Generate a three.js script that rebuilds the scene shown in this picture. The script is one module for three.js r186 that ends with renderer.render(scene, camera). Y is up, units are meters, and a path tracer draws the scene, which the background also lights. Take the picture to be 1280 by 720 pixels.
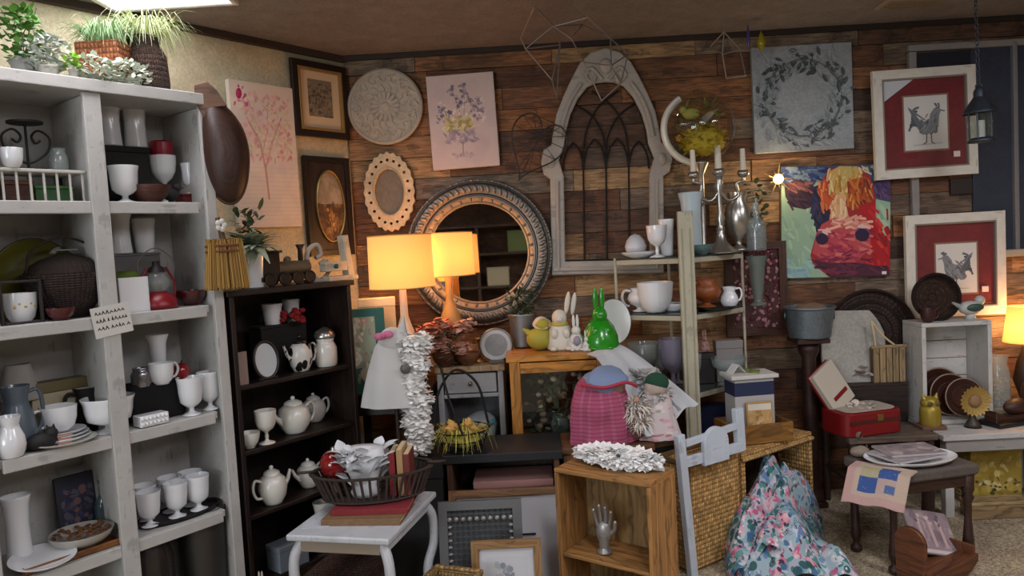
import * as THREE from 'three';
import { RoundedBoxGeometry } from 'three/addons/geometries/RoundedBoxGeometry.js';
import { mergeGeometries, toCreasedNormals } from 'three/addons/utils/BufferGeometryUtils.js';

// ---------------------------------------------------------------- camera, light, exposure
const scene = new THREE.Scene();
const FOCAL = 924;
const camera = new THREE.PerspectiveCamera(2 * Math.atan(360 / FOCAL) * 180 / Math.PI, 1280 / 720, 0.05, 60);
camera.position.set(0, 1.5, 4.2);
camera.rotation.order = 'YXZ';
camera.rotation.set(-3.4 * Math.PI / 180, 1.2 * Math.PI / 180, -0.055);
camera.updateMatrixWorld(true);
scene.add(camera);
const renderer = new THREE.WebGLRenderer({ antialias: true });
renderer.toneMapping = THREE.LinearToneMapping;
renderer.toneMappingExposure = 1.1;
renderer.shadowMap.enabled = true;
scene.background = new THREE.Color(0xc9d6e2);                      // overcast sky outside the shop window behind the camera
const SHOP_WINDOW = { x0: -4.6, x1: -2.1, y0: 0.75, y1: 2.35, power: 10 };
const CEILING = 2.595;
// fluorescent ceiling panels: [x, z, width, length, intensity]; the first shows at the top of the picture, the others hang over the shop behind the camera
const PANELS = [[-1.43, 1.63, 0.5, 1.2, 6], [0.7, 3.3, 0.6, 1.2, 12], [2.4, 2.6, 0.6, 1.2, 15], [-1.6, 5.4, 0.6, 1.2, 10], [1.4, 5.6, 0.6, 1.2, 12]];

// ---------------------------------------------------------------- pixels of the photograph to points in the room
const V3 = (x, y, z) => new THREE.Vector3(x, y, z);
const EYE = camera.position.clone();
const ray = (px, py) => V3((px - 640) / FOCAL, -(py - 360) / FOCAL, -1).applyQuaternion(camera.quaternion);
const ptZ = (px, py, z, y) => { const d = ray(px, py), p = EYE.clone().addScaledVector(d, (z - EYE.z) / d.z); if (y !== undefined) p.y = y; return p; };
const ptY = (px, py, y) => { const d = ray(px, py); return EYE.clone().addScaledVector(d, (y - EYE.y) / d.y); };
const AX = 37 * Math.PI / 180;                                    // the side wall runs 37 degrees off the depth axis
const ALONG = V3(-Math.sin(AX), 0, Math.cos(AX)), NORM = V3(Math.cos(AX), 0, Math.sin(AX));
const FRONT0 = V3(-1.265, 0, 1.21);                               // a point of the shelf fronts
const ptS = (px, py, v, y) => { const d = ray(px, py), q = FRONT0.clone().addScaledVector(NORM, -v); const p = EYE.clone().addScaledVector(d, NORM.dot(q.sub(EYE)) / NORM.dot(d)); if (y !== undefined) p.y = y; return p; };
const mpp = (p) => { const q = p.clone().sub(EYE).applyQuaternion(camera.quaternion.clone().invert()); return -q.z / FOCAL; };   // metres for one pixel at p
const inZ = (z, y) => (px, py) => ptZ(px, py, z, y);
const inS = (v, y) => (px, py) => ptS(px, py, v, y);
const SHELF_TURN = Math.PI / 2 - AX;                              // turns a thing that faces +z to face out of the side shelves

// ---------------------------------------------------------------- numbers
let seed = 12345;
const R = () => { seed |= 0; seed = seed + 0x6D2B79F5 | 0; let t = Math.imul(seed ^ seed >>> 15, 1 | seed); t = t + Math.imul(t ^ t >>> 7, 61 | t) ^ t; return ((t ^ t >>> 14) >>> 0) / 4294967296; };
const RR = (a, b) => a + (b - a) * R();
const hash = (x, y) => { let h = Math.imul(x, 374761393) + Math.imul(y, 668265263) | 0; h = Math.imul(h ^ h >>> 13, 1274126177); return ((h ^ h >>> 16) >>> 0) / 4294967296; };
const noise = (x, y, px = 1e9, py = 1e9) => {
  const i = Math.floor(x), j = Math.floor(y), f = x - i, g = y - j, u = f * f * (3 - 2 * f), w = g * g * (3 - 2 * g), m = (a, b) => ((a % b) + b) % b;
  const a = hash(m(i, px), m(j, py)), b = hash(m(i + 1, px), m(j, py)), c = hash(m(i, px), m(j + 1, py)), d = hash(m(i + 1, px), m(j + 1, py));
  return a + (b - a) * u + (c - a) * w + (a - b - c + d) * u * w;
};
const fbm = (x, y, px, py) => 0.5 * noise(x, y, px, py) + 0.27 * noise(x * 2, y * 2, px * 2, py * 2) + 0.15 * noise(x * 4, y * 4, px * 4, py * 4) + 0.08 * noise(x * 8, y * 8, px * 8, py * 8);

// ---------------------------------------------------------------- textures
function dataTex(n, fn, srgb, metres = 1) {
  const d = new Uint8Array(n * n * 4);
  for (let j = 0; j < n; j++) for (let i = 0; i < n; i++) {
    let c = fn(i / n, j / n); if (!Array.isArray(c)) c = [c, c, c];
    const k = (j * n + i) * 4; for (let q = 0; q < 3; q++) d[k + q] = Math.max(0, Math.min(255, c[q] * 255)); d[k + 3] = 255;
  }
  const t = new THREE.DataTexture(d, n, n); t.wrapS = t.wrapT = THREE.RepeatWrapping; t.magFilter = THREE.LinearFilter; t.minFilter = THREE.LinearMipmapLinearFilter; t.generateMipmaps = true;
  if (srgb) t.colorSpace = THREE.SRGBColorSpace; t.repeat.set(1 / metres, 1 / metres); t.needsUpdate = true; return t;
}
const grainFn = (u, v) => { const w = fbm(u * 3, v * 6, 3, 6); return 0.8 + 0.4 * (fbm(u * 5 + w, v * 90 + 3 * w, 1e9, 90) - 0.35) - 0.18 * Math.pow(Math.abs(Math.sin(6.283 * (v * 7 + w * 2.2))), 14) + 0.2 * (w - 0.5); };
const T_WOOD = dataTex(512, grainFn, true, 0.8), T_WOODB = dataTex(512, grainFn, false, 0.8);
const roughFn = (u, v) => { const w = fbm(u * 4, v * 10, 4, 10), k = fbm(u * 12, v * 140, 12, 140); return 0.74 + 0.6 * (k - 0.4) + 0.5 * (w - 0.45) - (fbm(u * 9, v * 9, 9, 9) > 0.64 ? 0.14 : 0); };
const T_ROUGH = dataTex(512, roughFn, true, 0.7), T_ROUGHB = dataTex(512, roughFn, false, 0.7);
const wearFn = (u, v) => { const a = fbm(u * 10, v * 10, 10, 10), b = fbm(u * 5 + 7, v * 60, 5, 60); return 0.95 + 0.1 * (a - 0.5) - 0.9 * Math.max(0, Math.min(0.16, a + 0.5 * b - 0.9)) - (noise(u * 60, v * 60, 60, 60) > 0.94 ? 0.1 : 0); };
const T_WEAR = dataTex(512, wearFn, true, 0.6);
const mottleFn = (u, v) => 0.9 + 0.14 * (fbm(u * 8, v * 8, 8, 8) - 0.5) + 0.1 * (noise(u * 64, v * 64, 64, 64) - 0.5);
const T_MOTTLE = dataTex(256, mottleFn, true, 0.5), T_FINE = dataTex(256, (u, v) => 0.5 * noise(u * 100, v * 100, 100, 100) + 0.5 * noise(u * 50, v * 50, 50, 50), false, 0.3);
const T_CARPET = dataTex(512, (u, v) => { const a = noise(u * 200, v * 200, 200, 200), b = fbm(u * 6, v * 6, 6, 6), c = noise(u * 90, v * 90, 90, 90); return [0.7 + 0.32 * (a - 0.5) + 0.24 * (b - 0.5) + 0.2 * (c - 0.5), 0.66 + 0.32 * (a - 0.5) + 0.24 * (b - 0.5) + 0.2 * (c - 0.5), 0.59 + 0.3 * (a - 0.5) + 0.2 * (b - 0.5) + 0.2 * (c - 0.5)]; }, true, 0.9);
const wk = (u, v, n) => { const i = Math.floor(u * n), j = Math.floor(v * n * 1.5), odd = (i + j) & 1, f = u * n - i, g = v * n * 1.5 - j; return odd ? 0.35 + 0.65 * Math.sin(Math.PI * f) * Math.sqrt(Math.sin(Math.PI * g)) : 0.3 + 0.55 * Math.sin(Math.PI * g) * Math.sqrt(Math.sin(Math.PI * f)); };
const T_WEAVE = dataTex(512, (u, v) => { const h = wk(u, v, 16), m = hash(Math.floor(u * 16), Math.floor(v * 24)); return [(0.6 + 0.42 * h) * (0.78 + 0.3 * m), (0.58 + 0.42 * h) * (0.76 + 0.3 * m), (0.55 + 0.42 * h) * (0.72 + 0.3 * m)]; }, true, 0.34);
const T_WEAVEB = dataTex(512, (u, v) => wk(u, v, 16), false, 0.34);
const T_CLOTHB = dataTex(256, (u, v) => 0.5 + 0.25 * Math.sin(u * 6.283 * 64) + 0.25 * Math.sin(v * 6.283 * 64), false, 0.12);
const T_LACEB = dataTex(256, (u, v) => { const x = u * 8 - Math.floor(u * 8) - 0.5, y = v * 8 - Math.floor(v * 8) - 0.5, r = Math.hypot(x, y), a = Math.atan2(y, x); return Math.max(0, Math.sin(r * 26) * 0.5 + 0.5 * Math.cos(a * 6)) * (r < 0.45 ? 1 : 0.2); }, false, 0.18);
function paint(w, h, draw) {                                       // flat print on a canvas
  const c = document.createElement('canvas'); c.width = w; c.height = h; const g = c.getContext('2d'); draw(g, w, h);
  const t = new THREE.CanvasTexture(c); t.colorSpace = THREE.SRGBColorSpace; t.anisotropy = 8; return t;
}

// ---------------------------------------------------------------- materials
const mats = new Map();
function M(hex, rough = 0.6, o = {}) {
  const k = hex + '|' + rough + '|' + JSON.stringify(o, (q, v) => (v && v.isTexture ? v.uuid : v));
  if (!mats.has(k)) { const { phys, ...rest } = o; mats.set(k, new (phys ? THREE.MeshPhysicalMaterial : THREE.MeshStandardMaterial)({ color: hex, roughness: rough, side: THREE.DoubleSide, ...rest })); }
  return mats.get(k);
}
const wood = (hex, rough = 0.55, b = 0.0012) => M(hex, rough, { map: T_WOOD, bumpMap: T_WOODB, bumpScale: b });
const rustic = (hex, rough = 0.75) => M(hex, rough, { map: T_ROUGH, bumpMap: T_ROUGHB, bumpScale: 0.004 });
const painted = (hex, rough = 0.55) => M(hex, rough, { map: T_WEAR });
const glaze = (hex, rough = 0.18) => M(hex, rough, { phys: 1, clearcoat: 0.6, clearcoatRoughness: 0.12 });
const cloth = (hex, o = {}) => M(hex, 0.95, { bumpMap: T_CLOTHB, bumpScale: 0.0012, ...o });
const metal = (hex, rough = 0.35) => M(hex, rough, { metalness: 0.9 });
const wicker = (hex) => M(hex, 0.75, { map: T_WEAVE, bumpMap: T_WEAVEB, bumpScale: 0.009 });
const leafMat = (hex) => M(hex, 0.7, { phys: 1, transmission: 0.2, thickness: 0 });
const GLASS = M(0xf2f6f4, 0.05, { phys: 1, transmission: 1, thickness: 0, ior: 1.5 });
const CUTGLASS = M(0xe9efee, 0.12, { phys: 1, transmission: 0.85, thickness: 0, ior: 1.5 });
const MILK = glaze(0xe6e8ea), CREAMW = glaze(0xd9d6cb, 0.3), SILVER = metal(0xb9b6ae, 0.28), IRON = M(0x1a1817, 0.6, { metalness: 0.5 });

// ---------------------------------------------------------------- geometry
const place = (g, x = 0, y = 0, z = 0, rx = 0, ry = 0, rz = 0) => { if (rx || ry || rz) g.applyMatrix4(new THREE.Matrix4().makeRotationFromEuler(new THREE.Euler(rx, ry, rz))); return g.translate(x, y, z); };
function metreUV(g, swap = false, off = 0) {                       // box-projected texture coordinates in metres
  if (g.index) g = g.toNonIndexed();
  const p = g.attributes.position, uv = new Float32Array(p.count * 2), a = V3(), b = V3(), c = V3();
  for (let i = 0; i < p.count; i += 3) {
    a.fromBufferAttribute(p, i); b.fromBufferAttribute(p, i + 1).sub(a); c.fromBufferAttribute(p, i + 2).sub(a); b.cross(c);
    const x = Math.abs(b.x), y = Math.abs(b.y), z = Math.abs(b.z), m = x >= y && x >= z ? 0 : y >= z ? 1 : 2;
    for (let k = i; k < i + 3; k++) {
      let u = m === 0 ? p.getZ(k) : p.getX(k), v = m === 1 ? p.getZ(k) : p.getY(k);
      if (swap) [u, v] = [v, u]; uv[2 * k] = u + off; uv[2 * k + 1] = v + off * 1.7;
    }
  }
  g.setAttribute('uv', new THREE.BufferAttribute(uv, 2)); return g;
}
let woodOff = 0;
function bx(w, h, d, x = 0, y = 0, z = 0, o = {}) {                // chamfered box centred at x y z; grain along its longest side unless o.swap says else
  const r = o.r ?? Math.min(0.004, Math.min(w, h, d) * 0.3);
  let g = r > 0 ? new RoundedBoxGeometry(w, h, d, o.seg ?? 1, r) : new THREE.BoxGeometry(w, h, d);
  woodOff += 0.137; g = metreUV(g, o.swap ?? (h > w && h > d), woodOff % 3);
  if (!o.swap && d > w && d > h) g = metreUV(g, true, woodOff % 3);
  return place(g, x, y, z, o.rx, o.ry, o.rz);
}
const cyl = (r1, r2, h, x = 0, y = 0, z = 0, seg = 20, o = {}) => place(metreUV(new THREE.CylinderGeometry(r2, r1, h, seg, 1, !!o.open), true), x, y, z, o.rx, o.ry, o.rz);   // r1 below, r2 above
const sph = (r, x = 0, y = 0, z = 0, sx = 1, sy = 1, sz = 1, seg = 16) => { const g = new THREE.SphereGeometry(r, seg, Math.max(8, seg * 0.7 | 0)); g.scale(sx, sy, sz); return g.translate(x, y, z); };
const tor = (R0, r, x = 0, y = 0, z = 0, o = {}) => { const g = new THREE.TorusGeometry(R0, r, o.rad ?? 8, o.seg ?? 36, o.arc ?? Math.PI * 2); if (o.sx || o.sy) g.scale(o.sx ?? 1, o.sy ?? 1, 1); return place(g, x, y, z, o.rx, o.ry, o.rz); };
const tube = (pts, r, seg = 0, rad = 6, closed = false) => new THREE.TubeGeometry(new THREE.CatmullRomCurve3(pts.map((p) => V3(...p)), closed, 'centripetal'), seg || Math.max(6, pts.length * 6), r, rad, closed);
const bar = (a, b, r, r2 = r, seg = 8) => { const A = V3(...a), B = V3(...b), g = new THREE.CylinderGeometry(r2, r, A.distanceTo(B), seg); g.applyQuaternion(new THREE.Quaternion().setFromUnitVectors(V3(0, 1, 0), B.clone().sub(A).normalize())); const m = A.add(B).multiplyScalar(0.5); return g.translate(m.x, m.y, m.z); };
const lathe = (pr, w, h, seg = 28) => { const g = new THREE.LatheGeometry(pr.map(([r, y]) => new THREE.Vector2(Math.max(r * w, 0.0001), y * h)), seg); return g; };
const ext = (pts, depth, o = {}) => { const s = pts instanceof THREE.Shape ? pts : new THREE.Shape(pts.map(([x, y]) => new THREE.Vector2(x, y))); return metreUV(new THREE.ExtrudeGeometry(s, { depth, bevelEnabled: (o.bevel ?? 0.002) > 0, bevelSize: o.bevel ?? 0.002, bevelThickness: o.bevel ?? 0.002, bevelSegments: 1, curveSegments: o.cs ?? 16, steps: 1 }), o.swap); };
function grid(nu, nv, fn, closedU = false) {                       // surface from fn(u, v) -> [x, y, z]
  const p = [], uv = [], ix = [];
  for (let j = 0; j <= nv; j++) for (let i = 0; i <= nu; i++) { p.push(...fn(i / nu, j / nv)); uv.push(i / nu, j / nv); }
  for (let j = 0; j < nv; j++) for (let i = 0; i < nu; i++) { const a = j * (nu + 1) + i, b = a + 1, c = a + nu + 1, d = c + 1; ix.push(a, b, d, a, d, c); }
  const g = new THREE.BufferGeometry(); g.setAttribute('position', new THREE.Float32BufferAttribute(p, 3)); g.setAttribute('uv', new THREE.Float32BufferAttribute(uv, 2)); g.setIndex(ix); g.computeVertexNormals();
  return g;
}
const slab = (nu, nv, fn, t) => { const up = grid(nu, nv, fn), n = up.attributes.normal, p = up.attributes.position, lo = grid(nu, nv, (u, v) => { const k = Math.round(v * nv) * (nu + 1) + Math.round(u * nu); return [p.getX(k) - t * n.getX(k), p.getY(k) - t * n.getY(k), p.getZ(k) - t * n.getZ(k)]; }); return mg([up, lo]); };
function mg(list) {
  const l = list.flat().map((g) => { const q = g.index ? g.toNonIndexed() : g.clone(); for (const k of Object.keys(q.attributes)) if (!['position', 'normal', 'uv'].includes(k)) q.deleteAttribute(k); if (!q.attributes.uv) metreUV(q); return q; });
  return l.length === 1 ? l[0] : mergeGeometries(l);
}
const wob = (g, amp, fr, sd = 0) => { const p = g.attributes.position, n = g.attributes.normal; for (let i = 0; i < p.count; i++) { const x = p.getX(i), y = p.getY(i), z = p.getZ(i), k = amp * (fbm(x * fr + sd + z * fr * 0.7, y * fr + 9 + z * fr * 0.6) - 0.47) * 2; p.setXYZ(i, x + n.getX(i) * k, y + n.getY(i) * k, z + n.getZ(i) * k); } g.computeVertexNormals(); return g; };

// ---------------------------------------------------------------- things and parts
const used = new Map();
const numbered = (n) => { const k = used.get(n) || 0; used.set(n, k + 1); return k ? n + '_' + String(k).padStart(3, '0') : n; };
function add(parent, name, geo, mat, label) { const m = new THREE.Mesh(Array.isArray(geo) ? mg(geo) : geo, mat); m.name = name; m.castShadow = m.receiveShadow = true; parent.add(m); if (label) m.userData.label = label; return m; }
function tag(o, label, category, group) { o.userData = { label, category }; if (group) o.userData.group = group; return o; }
function thing(name, label, category, pos = V3(0, 0, 0), turn = 0, group) { const o = new THREE.Group(); o.name = numbered(name); o.position.copy(pos); o.rotation.y = turn; scene.add(o); return tag(o, label, category, group); }
function solo(name, label, category, geo, mat, pos = V3(0, 0, 0), turn = 0, group) { const m = add(scene, numbered(name), geo, mat); m.position.copy(pos); m.rotation.y = turn; return tag(m, label, category, group); }
function struct(name, geo, mat) { const m = add(scene, name, geo, mat); m.userData.kind = 'structure'; return m; }
function structGroup(name) { const o = new THREE.Group(); o.name = name; o.userData.kind = 'structure'; scene.add(o); return o; }

// ---------------------------------------------------------------- ceiling panels
for (const [x, z, w, l, power] of PANELS) {
  const t = thing('ceiling_light', x < -1.4 && z < 2 ? 'white fluorescent ceiling panel above the potted grasses' : 'white fluorescent ceiling panel over the shop aisle', 'ceiling light', V3(x, CEILING, z), 0, 'fluorescent ceiling panels');
  add(t, 'frame', [bx(w + 0.04, 0.02, 0.02, 0, -0.01, l / 2 + 0.01), bx(w + 0.04, 0.02, 0.02, 0, -0.01, -l / 2 - 0.01), bx(0.02, 0.02, l, w / 2 + 0.01, -0.01, 0), bx(0.02, 0.02, l, -w / 2 - 0.01, -0.01, 0)], M(0xd8d8d8, 0.5));
  add(t, 'diffuser', bx(w, 0.008, l, 0, -0.008, 0, { r: 0 }), M(0xffffff, 0.6, { emissive: 0xf4f7ff, emissiveIntensity: 1.6 }));
  const a = new THREE.RectAreaLight(0xfbf8ff, power, w, l); a.position.set(x, CEILING - 0.03, z); a.lookAt(x, 0, z); a.name = 'panel_glow'; a.castShadow = true; scene.add(a);
}

// ---------------------------------------------------------------- the room
const CX = -0.958;                                                 // where the plank wall meets the side wall
struct('floor', metreUV(new THREE.BoxGeometry(12, 0.1, 9.4)).translate(-0.5, -0.05, 3.3), M(0xe0d8c8, 1, { map: T_CARPET, bumpMap: T_FINE, bumpScale: 0.006 }));
struct('ceiling', metreUV(new THREE.BoxGeometry(12, 0.1, 9.4)).translate(-0.5, CEILING + 0.05, 3.3), M(0x8f8886, 0.8, { map: T_MOTTLE }));
{ // side wall, plastered
  const L = 10, g = metreUV(new THREE.BoxGeometry(0.1, CEILING, L)); g.translate(-0.05, CEILING / 2, L / 2 - 0.0);
  const w = struct('wall_left', g, M(0xd9cdac, 0.85, { map: T_MOTTLE, bumpMap: T_FINE, bumpScale: 0.0015 })); w.position.set(CX, 0, 0); w.rotation.y = -AX;
  const tr = struct('trim_1', bx(0.03, 0.035, L, 0.015, CEILING - 0.0175, L / 2), M(0x3a2d26, 0.7)); tr.position.set(CX, 0, 0); tr.rotation.y = -AX;
}
struct('wall_right', metreUV(new THREE.BoxGeometry(0.1, CEILING, 8.2)).translate(3.65, CEILING / 2, 3.95), M(0x8d7b66, 0.85, { map: T_MOTTLE }));
{ // shop front behind the camera: a wall around one wide window
  const { x0, x1, y0, y1, power } = SHOP_WINDOW, z = 7.95, m = rustic(0x6b4a33), wall = structGroup('wall_front');
  const seg = (a, b, c, d) => add(wall, 'wall_panel', metreUV(new THREE.BoxGeometry(b - a, d - c, 0.1)).translate((a + b) / 2, (c + d) / 2, z), m);
  seg(-6.6, x0, 0, CEILING); seg(x1, 5.5, 0, CEILING); seg(x0, x1, 0, y0); seg(x0, x1, y1, CEILING);
  const w = structGroup('window_2'), fm = painted(0xc9c6bf); for (const y of [y0, y1]) add(w, 'frame_rail', bx(x1 - x0, 0.06, 0.12, (x0 + x1) / 2, y, z), fm); for (let i = 0; i < 4; i++) add(w, 'mullion', bx(0.05, y1 - y0, 0.1, x0 + (x1 - x0) * i / 3, (y0 + y1) / 2, z), fm); for (let i = 0; i < 3; i++) add(w, 'pane', bx((x1 - x0) / 3 - 0.05, y1 - y0 - 0.06, 0.006, x0 + (x1 - x0) * (i + 0.5) / 3, (y0 + y1) / 2, z + 0.02, { r: 0 }), GLASS);
  const a = new THREE.RectAreaLight(0xf3f7ff, power, x1 - x0 - 0.1, y1 - y0 - 0.1); a.position.set((x0 + x1) / 2, (y0 + y1) / 2, z - 0.08); a.lookAt((x0 + x1) / 2 + 2.4, (y0 + y1) / 2, 0); a.name = 'window_daylight'; a.castShadow = true; scene.add(a);
  // the shelves that the round mirror reflects
  const t = thing('shop_shelf', 'brown shop shelf by the front wall, seen only in the round mirror', 'shelf unit', V3(-0.75, 0, 7.68)), sm = wood(0x5d4230); for (const x of [-0.9, 0, 0.9]) add(t, 'upright', bx(0.05, 2.1, 0.32, x, 1.05, 0), sm); for (const y of [0.1, 0.62, 1.14, 1.66, 2.1]) add(t, 'shelf_board', bx(1.85, 0.035, 0.34, 0, y, 0), sm);
  [[-1.3, 1.16, 0x9a9488, 0.3, 'pale grey carton on the shop shelf in the mirror'], [-0.45, 1.16, 0xb8aa8c, 0.26, 'cream carton on the shop shelf in the mirror'], [-0.1, 1.68, 0x6d7a4a, 0.3, 'green carton on the shop shelf in the mirror'], [-1.1, 1.68, 0x6a4a34, 0.34, 'brown carton on the shop shelf in the mirror']].forEach(([x, y, c, h, l]) => { const b = thing('carton', l, 'box', V3(x, y, 7.66)); add(b, 'body', bx(0.34, h, 0.22, 0, h / 2, 0), M(c, 0.8)); add(b, 'lid', bx(0.35, 0.03, 0.23, 0, h + 0.015, 0), M(c, 0.8)); });
}
struct('trim_2', bx(4.56, 0.03, 0.02, CX + 2.28, CEILING - 0.015, 0.03), M(0x2b1f19, 0.7));
{ // reclaimed planks, each one a mesh, on a dark backing wall
  const wall = structGroup('wall_back');
  add(wall, 'backing', new THREE.BoxGeometry(4.9, CEILING, 0.1).translate(1.3, CEILING / 2, -0.055), M(0x120d0a, 0.9));
  const tones = [0x9a6a45, 0x865a3c, 0xaa8058, 0x684a38, 0x7d6552, 0xb3865a, 0x917a64, 0x563f31, 0xa06a40, 0x806a56, 0xbc9568, 0x724c34].map((h) => rustic(h));
  const rowH = 0.1184, rows = Math.ceil(CEILING / rowH);
  for (let r = 0; r < rows; r++) {
    let x = CX; const y0 = r * rowH, hh = Math.min(rowH, CEILING - y0);
    while (x < 3.6) {
      const len = Math.min(RR(0.35, 1.05), 3.6 - x), th = 0.018 + RR(0, 0.012);
      if (len > 0.03) { let g = bx(len - 0.003, hh - 0.003, th, x + len / 2, y0 + hh / 2, th / 2 - 0.004, { r: 0 }); if (g.index) g = g.toNonIndexed(); let k = Math.floor(R() * tones.length); if (y0 > 2.2 && R() < 0.6) k = [0, 1, 8, 11][k % 4]; add(wall, 'plank', g, tones[k]); }
      x += len;
    }
  }
}
{ // the shuttered window beside the framed roosters
  const g = structGroup('window_1'), z = 0.03, a = ptZ(1133, 62, z), top = a.y, x0 = a.x, x1 = 3.3, bot = ptZ(1262, 316, z).y;
  const grey = painted(0x8f8a86), navy = M(0x39404f, 0.35, { map: T_MOTTLE }), dark = M(0x1d2029, 0.3);
  add(g, 'head_trim', bx(x1 - x0, 0.035, 0.03, (x0 + x1) / 2, top, z + 0.015), grey);
  add(g, 'jamb', bx(0.04, top - 0.75, 0.03, x0 + 0.02, (top + 0.75) / 2 - 0.02, z + 0.015), grey);
  const xm = ptZ(1214, 200, z).x, xb = ptZ(1266, 200, z).x;
  add(g, 'sill', bx(x1 - xm, 0.04, 0.05, (x1 + xm) / 2, bot, z + 0.025), painted(0xb3a48f));
  add(g, 'pane', bx(xm - x0 - 0.04, 0.12, 0.012, (x0 + xm) / 2 + 0.02, top - 0.085, z + 0.004, { r: 0 }), dark, 'dark narrow pane over the boards');
  add(g, 'pane', bx(xb - xm, top - bot, 0.012, (xb + xm) / 2, (top + bot) / 2, z + 0.006, { r: 0 }), navy);
  add(g, 'mullion', bx(0.025, top - bot, 0.03, xb, (top + bot) / 2, z + 0.02), painted(0x7f7d7c));
  add(g, 'pane', bx(x1 - xb, top - bot, 0.012, (xb + x1) / 2, (top + bot) / 2, z + 0.006, { r: 0 }), navy);
  add(g, 'vent_block', bx(0.12, 0.09, 0.02, ptZ(1200, 233, z).x, ptZ(1200, 233, z).y, z + 0.008), M(0x2b211b, 0.6));
}
{ const p = ptY(1140, 1, CEILING); const t = thing('ceiling_vent', 'beige metal ceiling vent over the red rooster prints', 'vent', p); add(t, 'plate', bx(0.3, 0.012, 0.16, 0, -0.006, 0), M(0x9c8d78, 0.6)); for (let i = 0; i < 5; i++) add(t, 'slat', bx(0.26, 0.01, 0.012, 0, -0.016, -0.05 + i * 0.025, { r: 0 }), M(0x85765f, 0.6)); }

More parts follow.
